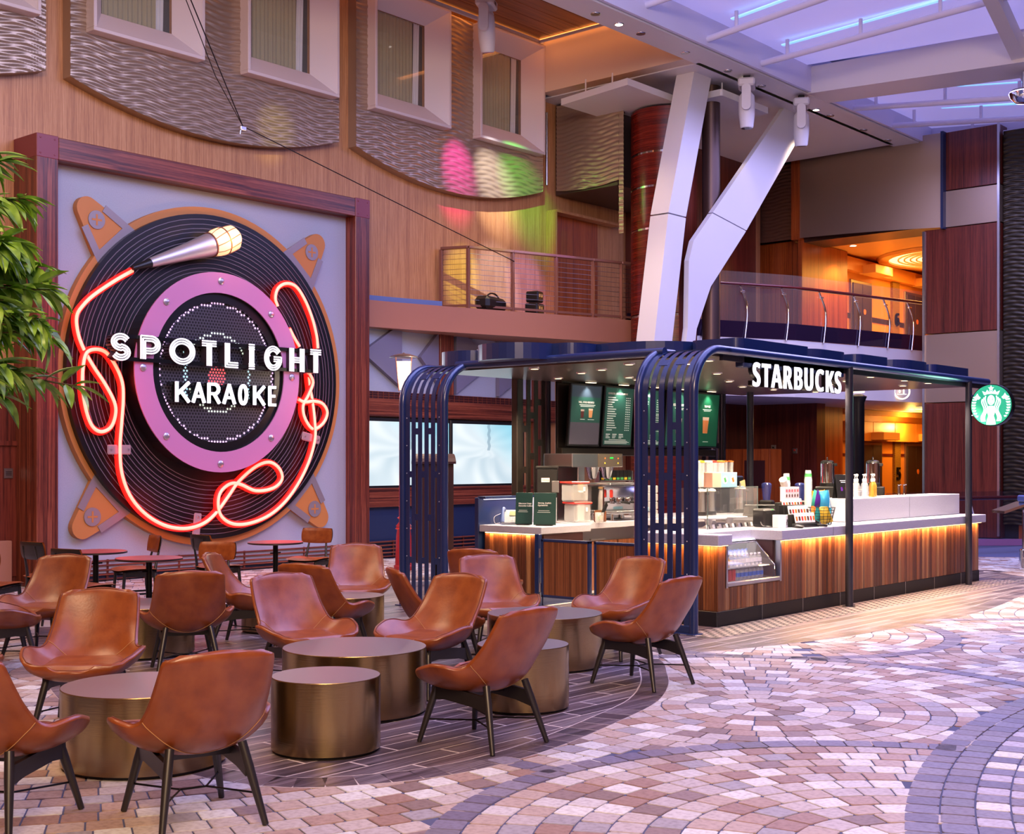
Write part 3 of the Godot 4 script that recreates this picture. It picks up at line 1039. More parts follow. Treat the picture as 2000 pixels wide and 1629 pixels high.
	moving_head(V(16.37, 9.45, -14.75), "white moving-head spotlight hung from the wood ceiling", 0.25, true)
	moving_head(V(20.75, 8.6, -12.35), "white moving-head spotlight beside the steeper white column", 0.0, false)
	moving_head(V(22.5, 8.58, -12.2), "white moving-head spotlight in front of the flatter white column", 0.15, false)
	# the coloured beams of the show lights
	spot(V(16.7, 8.3, -14.3), V(17.95, 6.75, -16.0), H("ffffff"), 34.0, 13.0, 0.02, 1.0)
	spot(V(16.5, 8.3, -14.3), V(17.0, 6.8, -16.0), H("ff40d0"), 30.0, 13.0, 0.02, 1.0)
	spot(V(16.8, 8.3, -14.3), V(18.75, 6.75, -16.0), H("60ff40"), 30.0, 13.0, 0.02, 1.0)
	spot(V(17.6, 8.4, -11.9), V(18.2, 4.9, -16.17), H("b0c0ff"), 70.0, 8.0, 0.02, 0.8)
	spot(V(17.7, 8.4, -11.9), V(19.1, 4.9, -16.17), H("9a80ff"), 60.0, 7.0, 0.02, 0.8)
	spot(V(13.0, 8.4, -11.9), V(12.9, 6.75, -16.0), H("e8e060"), 14.0, 6.0, 0.02, 1.0)
	spot(V(17.5, 8.4, -11.9), V(17.3, 4.95, -16.17), H("d8f050"), 50.0, 6.0, 0.02, 0.8)

func v_column(label: String, faces: Array, z: float, thick: float) -> void:
	var o := thing("slanted_column", label, "column", V(0, 0, z), 0.0, "V of white columns")
	for f in faces:
		var g := G.new()
		g.slab(PackedVector2Array(f), -thick, 0.0)
		part("casing", g, M.white_paint, o)

func downlight(at: Vector3, lit: bool, label: String, r: float, group := "") -> void:
	var o := thing("downlight", label, "downlight", at, 0.0, group)
	part("rim", turned([Vector2(r * 0.8, 0), Vector2(r * 0.85, -0.012), Vector2(r, -0.012), Vector2(r * 1.08, -0.004), Vector2(r * 1.08, 0.0)], 20), M.chrome, o)
	part("lens", turned([Vector2(0.001, -0.0125), Vector2(r * 0.86, -0.0125)], 20), M.lamp_white if lit else M.steel, o)

func moving_head(at: Vector3, label: String, tilt: float, pink: bool) -> void:
	var o := thing("moving_head_light", label, "stage light", at, 0.5)
	part("clamp", one(V(0, -0.03, 0), V(0.12, 0.08, 0.12), 0.01), M.black_metal, o)
	var bs := part("base", one(V(0, -0.14, 0), V(0.42, 0.15, 0.3), 0.03), M.white_paint, o)
	part("display", one(V(0.02, -0.14, 0.152), V(0.12, 0.05, 0.004)), M.black_plastic, bs)
	for sx in [-0.19, 0.19]:
		var y := G.new()
		y.slab(rrect(0.16, 0.46, 0.07), -0.035, 0.035, Transform3D(Basis(Vector3.UP, PI / 2), V(sx, -0.42, 0)))
		part("yoke_arm", y, M.white_paint, o)
	var h := G.new()
	h.lathe([Vector2(0.001, 0.2), Vector2(0.09, 0.2), Vector2(0.14, 0.14), Vector2(0.15, 0.0), Vector2(0.145, -0.2), Vector2(0.12, -0.42), Vector2(0.1, -0.44)].map(func(q): return Vector2(q.x, -q.y)) if false else [Vector2(0.1, -0.44), Vector2(0.12, -0.42), Vector2(0.145, -0.2), Vector2(0.15, 0.0), Vector2(0.14, 0.14), Vector2(0.09, 0.2), Vector2(0.001, 0.2)], 20)
	var hd := part("head", h, M.white_paint, o, V(0, -0.5, 0), Basis(Vector3.BACK, tilt))
	part("lens", turned([Vector2(0.001, -0.441), Vector2(0.105, -0.441)], 16), M.pink if pink else M.glass_dark, hd)

# ---------------------------------------------------------------- paving
const WOOD := [[7.66, -13.18], [6.68, -11.92], [5.82, -10.51], [5.07, -8.97], [4.49, -7.55], [4.12, -6.4], [4.05, -5.72], [4.08, -5.48], [4.14, -5.24], [4.23, -5.08], [4.36, -4.96], [4.72, -4.75], [5.19, -4.65], [5.83, -4.69], [6.63, -4.86], [7.34, -5.06], [7.98, -5.4], [8.44, -5.73], [8.75, -5.96], [9.03, -6.22], [9.17, -6.24], [9.93, -5.93], [11.03, -5.65], [11.85, -5.55], [12.98, -5.44], [14.38, -5.49], [16.15, -5.75], [17.24, -5.87], [17.94, -6.05], [18.48, -6.36], [18.89, -6.89], [19.24, -7.22], [19.47, -7.57], [19.6, -12.2], [14.07, -12.19], [12.27, -12.82], [9.9, -12.06], [8.61, -11.7]]

# how large a spot of the floor shows from where one stands by the entrance: nearest first
func nearness(x: float, z: float) -> float:
	var d := 0.756 * x - 0.655 * z
	var s := (0.655 * x + 0.756 * z) / d
	return d if d > 5.8 and absf(s) < 0.4 else d + 100.0

func lay(called: String, tiles: Array, owner_: Node, mats: Array, h: float, most := 300) -> void:
	tiles.sort_custom(func(a, b): return a.d < b.d)
	var rest := []
	for m in mats:
		rest.append(G.new())
	var flat := Transform3D(Basis(Vector3.RIGHT, PI / 2), Vector3.ZERO)
	for k in tiles.size():
		var t: Dictionary = tiles[k]
		var g: G = G.new() if k < most else rest[t.m]
		g.col = t.c
		var c := Vector2.ZERO
		for q in t.p:
			c += q
		c /= t.p.size()
		if k < most:
			var lp := PackedVector2Array()
			for q in t.p:
				lp.append(q - c)
			# chamfered rim
			var inn := PackedVector2Array()
			for q in lp:
				inn.append(q - q.normalized() * 0.005)
			g.slab(inn, -t.y, -t.y + 0.0015, flat)
			g.slab(lp, -t.y + 0.0013, h, flat)
			part(called, g, mats[t.m], owner_, V(c.x, 0, c.y))
		else:
			g.slab(t.p, -t.y, h, flat)
	for i in mats.size():
		if rest[i].v.size():
			part(called + "_field", rest[i], mats[i], owner_).set_meta("kind", "stuff")

func paving() -> void:
	var fl := holder("floor_cobbles")
	var pal := [H("eaece6"), H("dcdad6"), H("d0c6be"), H("c6b4a6"), H("bca292"), H("aa8c7c"), H("9c8882"), H("b0acb0"), H("ccc4c0"), H("948078")]
	var wts := [14, 10, 16, 17, 14, 9, 6, 6, 13, 4]
	var greys := [H("8a869a"), H("7d788c"), H("96909e"), H("85808c"), H("8c8490")]
	var A := Vector2(7.62, -4.46)
	var B := Vector2(5.28, -2.2)
	var C := Vector2(8.98, 4.97)
	var D := Vector2(5.62, -9.19)
	var E := Vector2(11.06, -6.32)
	var F := Vector2(11.6, -3.5)
	var wood_poly := PackedVector2Array()
	var wp := []
	for q in WOOD:
		wp.append(V(q[0], 0, q[1]))
	var wcurve := curve(wp, 6, true)
	for q in wcurve:
		wood_poly.append(Vector2(q.x, q.z))
	var core := Geometry2D.offset_polygon(wood_poly, -0.16)[0]
	var zone := func(p: Vector2) -> int:
		if p.distance_to(C) < 8.07: return 2
		if p.distance_to(B) < 2.12: return 1
		if p.distance_to(A) < 2.28: return 0
		if p.distance_to(E) < 1.65: return 4
		if p.distance_to(F) < 2.43: return 5
		return 3 if p.x < 7.2 or p.y < -9.0 or p.y > 0.0 else 6
	var bands := [[C, 7.91, 8.067, 2], [C, 8.067, 8.224, 2], [B, 2.041, 2.198, 1], [A, 2.198, 2.355, 0], [E, 1.57, 1.727, 4], [F, 2.355, 2.512, 5]]
	var tiles := []
	var ctr := [A, B, C, D, E, F, V(14.6, 0, -2.2)]
	ctr[6] = Vector2(14.8, -3.2)
	var tile := func(c: Vector2, r0: float, r1: float, a0: float, a1: float, col: Color, y: float) -> void:
		var rm := (r0 + r1) / 2
		var ja := 0.0045 / rm
		r0 += 0.0045
		r1 -= 0.0045
		a0 += ja
		a1 -= ja
		var j := func() -> float: return rng.randf_range(-0.002, 0.002)
		var cut := 0.012
		var p := PackedVector2Array()
		var ca := cut / rm
		if r0 < 0.02: r0 = 0.004
		p.append(c + Vector2.from_angle(a0 + ca) * (r0 + j.call()))
		p.append(c + Vector2.from_angle(a0) * (r0 + minf(cut, (r1 - r0) * 0.3)))
		p.append(c + Vector2.from_angle(a0) * (r1 - cut))
		p.append(c + Vector2.from_angle(a0 + ca) * (r1 + j.call()))
		p.append(c + Vector2.from_angle((a0 + a1) / 2) * r1)
		p.append(c + Vector2.from_angle(a1 - ca) * (r1 + j.call()))
		p.append(c + Vector2.from_angle(a1) * (r1 - cut))
		p.append(c + Vector2.from_angle(a1) * (r0 + minf(cut, (r1 - r0) * 0.3)))
		p.append(c + Vector2.from_angle(a1 - ca) * (r0 + j.call()))
		if Geometry2D.triangulate_polygon(p).is_empty():
			return
		var m := c + Vector2.from_angle((a0 + a1) / 2) * rm
		tiles.append({"p": p, "c": col.srgb_to_linear(), "y": y, "d": nearness(m.x, m.y), "m": 0})
	var inside := func(m: Vector2) -> bool:
		var d := 0.756 * m.x - 0.655 * m.y
		var s := (0.655 * m.x + 0.756 * m.y) / maxf(d, 0.1)
		return d > 4.4 and d < 27.0 and absf(s) < 0.62 and m.y > -16.0 and not Geometry2D.is_point_in_polygon(m, core)
	var pick := func() -> Color:
		var t := rng.randi_range(0, 108)
		for k in wts.size():
			t -= wts[k]
			if t < 0: return pal[k]
		return pal[0]
	for z in 7:
		var c: Vector2 = ctr[z]
		var rmax: float = [2.31, 2.15, 8.1, 13.0, 1.72, 2.5, 9.0][z]
		var step := 0.157
		var n := int(ceil(rmax / step))
		for k in n:
			var r0 := k * step + (0.06 if z == 2 else 0.0)
			var r1 := r0 + step
			if z == 2 and r1 < 4.0: continue
			var cnt := maxi(5, int(round(TAU * (r0 + r1) / 2 / (0.165 if z != 2 else 0.15))))
			var ph := rng.randf() * TAU
			for i in cnt:
				var a0 := ph + TAU * i / cnt
				var a1 := ph + TAU * (i + 1) / cnt
				var m := c + Vector2.from_angle((a0 + a1) / 2) * (r0 + r1) / 2
				if not inside.call(m) or zone.call(m) != z:
					continue
				var hidden := false
				for b in bands:
					var q: float = m.distance_to(b[0])
					if q > b[1] - 0.03 and q < b[2] + 0.03 and not (b[3] == 0 and m.distance_to(B) < 2.0) and not (b[3] > 3 and m.distance_to(A) < 2.2):
						hidden = q > b[1] + 0.03 and q < b[2] - 0.03
				if hidden:
					continue
				var col: Color = pick.call()
				if z == 2:
					col = greys[rng.randi() % 5] if (i + k) % 2 else (pal[0] if rng.randf() < 0.4 else H("c9c3cc"))
				tile.call(c, r0, r1, a0, a1, col, rng.randf_range(-0.0012, 0.0))
	# grey bands
	for b in bands:
		var c: Vector2 = b[0]
		var cnt := int(TAU * b[2] / 0.16)
		for i in cnt:
			var a0 := TAU * i / cnt
			var a1 := TAU * (i + 1) / cnt
			var m: Vector2 = c + Vector2.from_angle((a0 + a1) / 2) * (b[1] + b[2]) / 2
			if not inside.call(m): continue
			if b[3] != 2 and m.distance_to(C) < 8.15: continue
			if (b[3] == 0 or b[3] == 4) and m.distance_to(B) < 2.12: continue
			if (b[3] == 4 or b[3] == 5) and m.distance_to(A) < 2.28: continue
			if b[3] == 5 and m.distance_to(E) < 1.6: continue
			tile.call(c, b[1], b[2], a0, a1, greys[rng.randi() % 5], 0.0012)
	lay("cobble", tiles, fl, [M.stone_tile], 0.012)
	# plank tiles
	var pf := holder("floor_planks")
	part("bed", (func() -> G:
		var g := G.new()
		g.slab(wood_poly, -0.0, 0.02, Transform3D(Basis(Vector3.RIGHT, PI / 2), Vector3.ZERO))
		return g).call(), M.plank_joint, pf)
	var inner := Geometry2D.offset_polygon(wood_poly, -0.208)
	var pl := []
	var row := 0
	var z := -13.4
	while z < -4.4:
		var x := 3.6 - (row * 0.37 - floorf(row * 0.37 / 0.92) * 0.92)
		while x < 20.0:
			var rect := PackedVector2Array([Vector2(x + 0.003, z + 0.003), Vector2(x + 0.914, z + 0.003), Vector2(x + 0.914, z + 0.144), Vector2(x + 0.003, z + 0.144)])
			for q in inner:
				for piece in Geometry2D.intersect_polygons(rect, q):
					if piece.size() > 2 and not (x > 11.3 and x < 16.8 and z > -10.4 and z < -7.0):
						var near := x < 9.0
						pl.append({"p": piece, "c": Color.WHITE, "y": 0.0007, "d": nearness(x + 0.45, z), "m": rng.randi() % 4})
			x += 0.92
		z += 0.15
		row += 1
	# border of short planks set across the edge
	for rr in [[6, 114], [120, 200]]:
		var c := wcurve.slice(rr[0], rr[1])
		var fine := PackedVector3Array()
		for k in c.size() - 1:
			for i in 6:
				fine.append(c[k].lerp(c[k + 1], i / 6.0))
		c = fine
		var acc := 0.0
		var last := c[0]
		for k in range(1, c.size()):
			acc += c[k].distance_to(c[k - 1])
			if acc > 0.165:
				var t := (c[k] - last).normalized()
				var nn := Vector2(t.z, -t.x)
				var a := Vector2(last.x, last.z) + Vector2(t.x, t.z) * 0.002
				var b := Vector2(c[k].x, c[k].z) - Vector2(t.x, t.z) * 0.002
				if Geometry2D.is_point_in_polygon((a + b) / 2 - nn * 0.1, wood_poly): nn = -nn
				nn = -nn if not Geometry2D.is_point_in_polygon((a + b) / 2 + nn * 0.1, wood_poly) else nn
				pl.append({"p": PackedVector2Array([a, b, b + nn * 0.203, a + nn * 0.203]), "c": Color.WHITE, "y": 0.001, "d": nearness(last.x, last.z), "m": rng.randi() % 4})
				last = c[k]
				acc = 0.0
	lay("plank", pl, pf, [M.plank0, M.plank1, M.plank2, M.plank3], 0.012)
	# woven mosaic strip along the kiosk
	var ml := G.new()
	for i in 110:
		for j in 6:
			for q in 4:
				if (i + j) % 2 == 0:
					ml.box(V(10.35 + i * 0.07, 0.003, -6.85 + j * 0.07 + q * 0.0175), V(0.068, 0.004, 0.008))
	var ms := part("mosaic_strip", one(V(14.2, 0.0015, -6.66), V(7.8, 0.004, 0.43)), M.plinth_tile, pf)
	part("mosaic_bars", ml, M.mosaic_light, ms).set_meta("kind", "stuff")
	# low pink kerb and reddish mat far behind
	struct("trim_6", one(V(25.5, 0.06, -9.4), V(3.6, 0.12, 0.08), 0.0, Basis(Vector3.UP, -0.75)), M.pink)

# ---------------------------------------------------------------- far end: two levels of lift lobby
func end_wall() -> void:
	# walkway of the upper level
	var dk := holder("deck_upper")
	var ed := [Vector2(20.3, -14.7), Vector2(22.1, -14.2), Vector2(24.2, -13.25), Vector2(26.7, -12.7), Vector2(28.6, -12.3)]
	var poly := PackedVector2Array(ed)
	poly.append_array(PackedVector2Array([Vector2(40, -12.3), Vector2(40, -19), Vector2(20.3, -16.17)]))
	var g := G.new()
	g.slab(poly, -4.12, -2.95, Transform3D(Basis(Vector3.RIGHT, PI / 2), Vector3.ZERO))
	part("slab", g, M.white_paint, dk)
	var bs := G.new()
	for k in ed.size() - 1:
		var a := V(ed[k].x, 4.12, ed[k].y)
		var b := V(ed[k + 1].x, 4.12, ed[k + 1].y)
		bs.quad(a + V(0, 0, 0.01), b + V(0, 0, 0.01), b + V(0, 0.33, 0.01), a + V(0, 0.33, 0.01))
	part("glossy_upstand", bs, M.gloss_plum, dk)
	# glass railing with a red handrail
	var rl := thing("glass_railing", "curved glass railing with a red handrail on the upper level", "railing")
	var hr := []
	for q in ed.slice(1):
		hr.append(V(q.x, 5.2, q.y - 0.05))
	part("handrail", tubed(curve(hr, 6), 0.035), M.handrail, rl)
	for k in 3:
		var a := V(ed[k + 1].x, 4.45, ed[k + 1].y - 0.02)
		var b := V(ed[k + 2].x, 4.45, ed[k + 2].y - 0.02)
		var pn := G.new()
		pn.quad(a, b, b + V(0, 1.0, 0), a + V(0, 1.0, 0))
		part("glass_pane", pn, M.glass, rl)
	for k in 7:
		var t := 1.0 + k * 0.44
		var i := mini(int(t), 3)
		var q: Vector2 = ed[i].lerp(ed[i + 1], t - i)
		var ps := part("baluster", tubed(curve([V(q.x, 4.1, q.y + 0.04), V(q.x + 0.07, 4.55, q.y + 0.05), V(q.x + 0.06, 4.85, q.y + 0.03), V(q.x - 0.05, 5.16, q.y - 0.04)], 5), 0.022, 8), M.chrome, rl)
		part("clamp", one(V(q.x - 0.02, 5.05, q.y), V(0.12, 0.04, 0.05), 0.01), M.chrome, ps)
	# bronze box wall over the lobby
	var bz := holder("wall_bronze")
	var pp := PackedVector3Array()
	for j in 2:
		for n in 13:
			var t := n / 12.0
			pp.append(V(27.6 - 0.35 * sin(t * PI) * 0.4, 6.85 - 0.15 * t if j == 0 else 8.75, lerpf(-15.0, -11.55, t)))
	g = G.new()
	g.grid(pp, 13, 2)
	part("face", g, M.bronze, bz)
	part("edge", one(V(28.0, 7.8, -15.11), V(0.85, 1.95, 0.22)), M.orange_v, bz)
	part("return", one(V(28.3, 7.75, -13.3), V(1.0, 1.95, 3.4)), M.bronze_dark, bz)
	part("jamb", one(V(27.6, 7.7, -11.52), V(0.3, 2.1, 0.06)), M.navy_flat, bz)
	# dark ripples and wood beyond the white columns
	var bw := holder("wall_far")
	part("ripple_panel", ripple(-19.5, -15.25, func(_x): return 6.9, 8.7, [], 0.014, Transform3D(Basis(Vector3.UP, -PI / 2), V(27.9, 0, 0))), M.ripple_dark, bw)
	part("wood_panel", one(V(28.3, 5.5, -17.4), V(0.3, 2.8, 4.4)), M.orange_v, bw)
	part("red_panel", one(V(24.8, 5.5, -16.1), V(5.0, 9.5, 0.2)), M.red_v, bw)
	var pl := G.new()
	pl.rod(V(20.9, 0, -13.2), V(20.9, 8.6, -13.2), 0.17, -1, 16)
	top("round_pillar", pl, M.bronze_dark, "dark round pillar standing between the two white columns", "pillar")
	# upper lobby
	var lb := holder("wall_lobby_upper")
	part("wood_wall", one(V(28.85, 5.45, -15.05), V(2.3, 2.75, 0.1)), M.orange_v, lb)
	part("lift_wall", one(V(35.0, 5.45, -15.35), V(10.6, 2.75, 0.1)), M.orange_panel, lb)
	part("lobby_end", one(V(39.5, 5.45, -12.5), V(0.2, 2.75, 6.0)), M.orange_panel, lb)
	part("lobby_side", one(V(34, 5.45, -9.9), V(12.4, 2.75, 0.2)), M.orange_v, lb)
	part("lobby_ceiling", one(V(33.8, 6.9, -13.1), V(11.4, 0.12, 4.6)), M.amber_panel, lb)
	for k in 4:
		part("header_panel", one(V(30.6 + k * 1.45, 6.6, -15.22), V(1.43, 0.34, 0.2), 0.008), M.orange_panel, lb)
	for k in 2:
		part("stripe", one(V(33.0, 5.32 - k * 0.85, -15.29), V(6.0, 0.13, 0.02)), M.bronze_dark, lb)
	part("number_pillar", one(V(33.3, 5.4, -15.27), V(0.42, 2.6, 0.08)), M.stone_gold, lb)
	for k in 2:
		lift(V(31.3 + k * 3.2, 4.12, -15.28), 2.05, "upper lobby lift door of brushed steel, %s" % ["next to the wood wall", "beyond the number six"][k])
		top("lobby_lamp_box", one(V(0, 0, 0), V(1.0, 0.22, 0.45), 0.01), M.amber_panel, "pale lamp box above the %s upper lift door" % ["nearer", "farther"][k], "lamp box", V(31.6 + k * 3.2, 6.52, -15.0), 0.0, "lift lamp boxes")
	digit("6", V(33.3, 5.42, -15.21), 0.46)
	var sk := thing("skylight", "glowing oval ceiling recess with fine rings in the upper lobby", "ceiling light", V(32.6, 6.83, -13.2))
	part("rim", turned([Vector2(1.75, 0.0), Vector2(1.75, -0.06), Vector2(2.0, -0.06), Vector2(2.05, 0.0)], 40), M.amber_panel, sk)
	part("glow_panel", turned([Vector2(0.01, -0.012), Vector2(1.75, -0.012)], 40), M.lobby_glow, sk)
	for k in 9:
		part("ring", turned([Vector2(0.3 + k * 0.15, -0.02), Vector2(0.3 + k * 0.15, -0.05), Vector2(0.33 + k * 0.15, -0.05), Vector2(0.33 + k * 0.15, -0.02)], 32), M.amber_panel, sk)
	area(V(32.6, 6.7, -13.2), V(32.6, 0, -13.2), 2.6, 2.6, H("ffb050"), 24.0)
	for k in 3:
		downlight(V([28.4, 29.3, 31.8][k], 6.835, [-14.1, -14.5, -14.6][k]), true, "lit lobby downlight %s" % ["nearest the bronze wall", "over the wood wall", "over the first lift"][k], 0.09, "upper lobby downlights")
		spot(V([28.4, 29.3, 31.8][k], 6.78, [-14.1, -14.5, -14.6][k]), V([28.4, 29.3, 31.8][k], 4, [-14.4, -14.8, -15.0][k]), H("ffb860"), 7.0, 50.0)
	# lower lobby
	var l5 := holder("wall_lobby_lower")
	part("dark_wall", one(V(27.2, 1.5, -15.3), V(0.4, 3.0, 2.1)), M.red_v, l5)
	part("wood_wall", one(V(29.0, 1.5, -15.05), V(1.5, 3.0, 0.1)), M.orange_v, l5)
	part("lift_wall", one(V(35.0, 1.5, -15.35), V(10.6, 3.0, 0.1)), M.orange_panel, l5)
	part("lobby_end", one(V(39.5, 1.5, -12.5), V(0.2, 3.0, 6.0)), M.orange_panel, l5)
	part("lobby_side", one(V(34, 1.5, -9.9), V(12.4, 3.0, 0.2)), M.orange_v, l5)
	part("lit_wall", one(V(27.6, 1.5, -17.2), V(0.4, 3.0, 2.0)), M.orange_v, l5)
	part("cornice", one(V(34.0, 2.88, -15.2), V(8.0, 0.12, 0.3)), M.amber_panel, l5)
	for k in 4:
		part("header_panel", one(V(31.0 + k * 1.3, 2.4, -15.2), V(1.28, 0.5, 0.2), 0.008), M.orange_panel, l5)
	part("stripe", one(V(33.0, 1.8, -15.29), V(6.0, 0.07, 0.02)), M.handrail, l5)
	part("number_pillar", one(V(33.4, 1.1, -15.27), V(0.36, 2.1, 0.08)), M.stone_gold, l5)
	lift(V(34.55, 0, -15.28), 2.05, "lower lobby lift door of dark bronze with an orange dot")
	lift(V(31.9, 0, -15.28), 2.05, "lower lobby lift door partly hidden by the kiosk post")
	digit("5", V(33.4, 1.3, -15.21), 0.46)
	for k in 2:
		top("lobby_lamp_box", one(V(0, 0, 0), V(0.95, 0.2, 0.4), 0.01), M.amber_panel, "pale lamp box above the lower lift door, %s" % ["beside the kiosk post", "by the wood pier"][k], "lamp box", V(32.0 + k * 2.9, 2.28, -14.95), 0.0, "lift lamp boxes")
	area(V(32.5, 2.85, -13.2), V(32.5, 0, -13.2), 6.0, 2.2, H("ffa848"), 13.0)
	var tb := part("ceiling_tube", one(V(33.0, 2.9, -13.4), V(5.0, 0.04, 0.12)), M.lobby_glow, l5)
	omni(V(33.3, 2.55, -14.8), H("ffc060"), 1.6, 0.1)
	omni(V(26.6, 1.55, -16.6), H("ff9a40"), 4.0, 0.1)
	top("round_lobby_sign", (func() -> G:
		var q := G.new()
		q.ring(0.15, 0.18, 0, 0.03, 28)
		q.box(V(0, -0.06, 0.012), V(0.2, 0.015, 0.01))
		q.box(V(0.04, 0.02, 0.012), V(0.03, 0.13, 0.01))
		q.sphere(V(-0.05, 0, 0.012), V(0.025, 0.035, 0.006), 8, 5)
		return q).call(), M.lobby_glow, "thin glowing round sign hung in the lower lobby", "sign", V(27.5, 3.17, -12.45), -0.9)
	var ds := thing("wood_desk", "orange wood reception desk with a dark niche behind the kiosk", "desk", V(25.2, 0, -14.9))
	part("body", one(V(0, 0.95, 0), V(0.5, 1.9, 1.25), 0.01), M.orange_v, ds)
	part("niche", one(V(-0.252, 1.35, 0.25), V(0.02, 0.6, 0.5)), M.maroon, ds)
	for k in 2:
		var sw := thing("wall_switch", ["square grey wall switch with a dark dial on dark wood", "small white wall switch with a red top"][k], "switch", V(26.99, 1.95 - k * 0.08, -15.35 + k * 0.55))
		part("plate", one(V(0, 0, 0), V(0.02, 0.12, 0.12), 0.004), M.steel, sw)
		part("knob", one(V(-0.015, 0.02 if k else 0.0, 0), V(0.02, 0.04, 0.05), 0.004), M.red_plastic if k else M.black_plastic, sw)
	# wood pier with metal bands
	var pr := holder("wall_pier")
	for s in [[0.0, 2.9, 0], [2.9, 4.4, 1], [4.4, 6.68, 0], [6.68, 7.48, 1], [7.48, 8.75, 0]]:
		var z0 := -11.96 if s[1] < 6.7 else -11.5
		part("wood_panel" if s[2] == 0 else "metal_band", one(V(27.85, (s[0] + s[1]) / 2, (z0 - 10.33) / 2), V(0.5, s[1] - s[0] - 0.02, absf(z0 + 10.33)), 0.005), M.red_v if s[2] == 0 else M.bronze, pr)
	part("edge_trim", one(V(27.58, 4.4, -10.34), V(0.05, 8.7, 0.05)), M.steel, pr)
	part("edge_trim", one(V(27.58, 3.3, -11.98), V(0.05, 6.7, 0.05)), M.steel, pr)
	var bc := holder("wall_black")
	part("ripple_panel", ripple(-10.3, -9.85, func(_x): return 0.3, 8.6, [], 0.02, Transform3D(Basis(Vector3.UP, -PI / 2), V(27.75, 0, 0))), M.black_ripple, bc)
	part("black_face", one(V(28.0, 4.3, -4.85), V(0.4, 8.8, 10.0)), M.black_wall, bc)
	part("black_core", one(V(28.1, 4.3, -10.1), V(0.4, 8.6, 0.6)), M.black_wall, bc)
	struct("wall_far_right", one(V(40.5, 4.8, -3), V(0.5, 10.2, 28)), M.black_wall)
	struct("wall_lobby_back", one(V(33, 4.8, -19.5), V(15, 10.2, 0.4)), M.red_v)
	# glass railing on the floor
	var gr := thing("glass_railing", "floor glass railing with red handrail before the dark pier", "railing")
	part("handrail", tubed(path([V(20.6, 0.98, -9.6), V(23.0, 0.98, -8.9), V(24.5, 0.98, -8.3)]), 0.035), M.handrail, gr)
	g = G.new()
	g.quad(V(20.6, 0.1, -9.6), V(24.5, 0.1, -8.3), V(24.5, 1.1, -8.3), V(20.6, 1.1, -9.6))
	part("glass_pane", g, M.glass_dark, gr)
	for k in 3:
		var p := V(20.8, 0, -9.52).lerp(V(24.3, 0, -8.36), k / 2.0)
		part("baluster", tubed(curve([p, p + V(0.06, 0.5, 0.05), p + V(-0.02, 0.95, 0)], 4), 0.02), M.chrome, gr)

func lift(at: Vector3, h: float, label: String) -> void:
	var o := thing("lift_door", label, "lift door", at)
	part("surround", one(V(0, h / 2 + 0.03, 0), V(1.2, h + 0.1, 0.06), 0.01), M.steel_warm, o)
	for s in [-0.26, 0.26]:
		part("leaf", one(V(s, h / 2, 0.04), V(0.5, h, 0.03), 0.004), M.bronze_dark, o)
	var d := G.new()
	d.lathe([Vector2(0.07, 0), Vector2(0.07, 0.006), Vector2(0.001, 0.006)], 14, V(0.12, 1.35, 0.056), Basis(Vector3.RIGHT, PI / 2))
	part("dot", d, M.orange_print, o)

func digit(t: String, at: Vector3, h: float) -> void:
	var f := SystemFont.new()
	f.font_names = PackedStringArray(["Droid Sans"])
	f.font_weight = 700
	var m := TextMesh.new()
	m.font = f
	m.text = t
	m.font_size = 64
	m.pixel_size = h / 64.0
	m.depth = 0.05
	top("deck_number", m, M.black_metal, "dark metal numeral %s on the gold stone pillar" % {"5": "five", "6": "six"}[t], "number", at)

# ---------------------------------------------------------------- kiosk
func slats(o: Node, a: Vector3, b: Vector3, y0: float, y1: float, out: Vector3, w := 0.075) -> void:
	var len := a.distance_to(b)
	var n := int(len / w)
	var t := (b - a).normalized()
	var meshes := []
	for k in 3:
		var ww: float = len / n
		meshes.append(one(Vector3.ZERO, V(ww - 0.004, y1 - y0, 0.018 + k * 0.003), 0.003).mesh())
	var bs := Basis(t, Vector3.UP, t.cross(Vector3.UP))
	if bs.z.dot(out) < 0:
		bs = Basis(-t, Vector3.UP, -bs.z)
	for k in n:
		part("slat", meshes[rng.randi() % 3], M["slat%d" % (rng.randi() % 4)], o, a.lerp(b, (k + 0.5) / n) + V(0, (y0 + y1) / 2, 0), bs)

func arch_path(z: float, off := 0.0) -> Array:
	var p := [V(10.4 + off, 0.0, z), V(10.4 + off, 1.2, z), V(10.4 + off, 2.27, z)]
	for k in range(1, 9):
		var a := PI / 2 * k / 8.0
		p.append(V(10.83 - (0.43 - off) * cos(a), 2.27 + (0.43 - off) * sin(a), z))
	return p

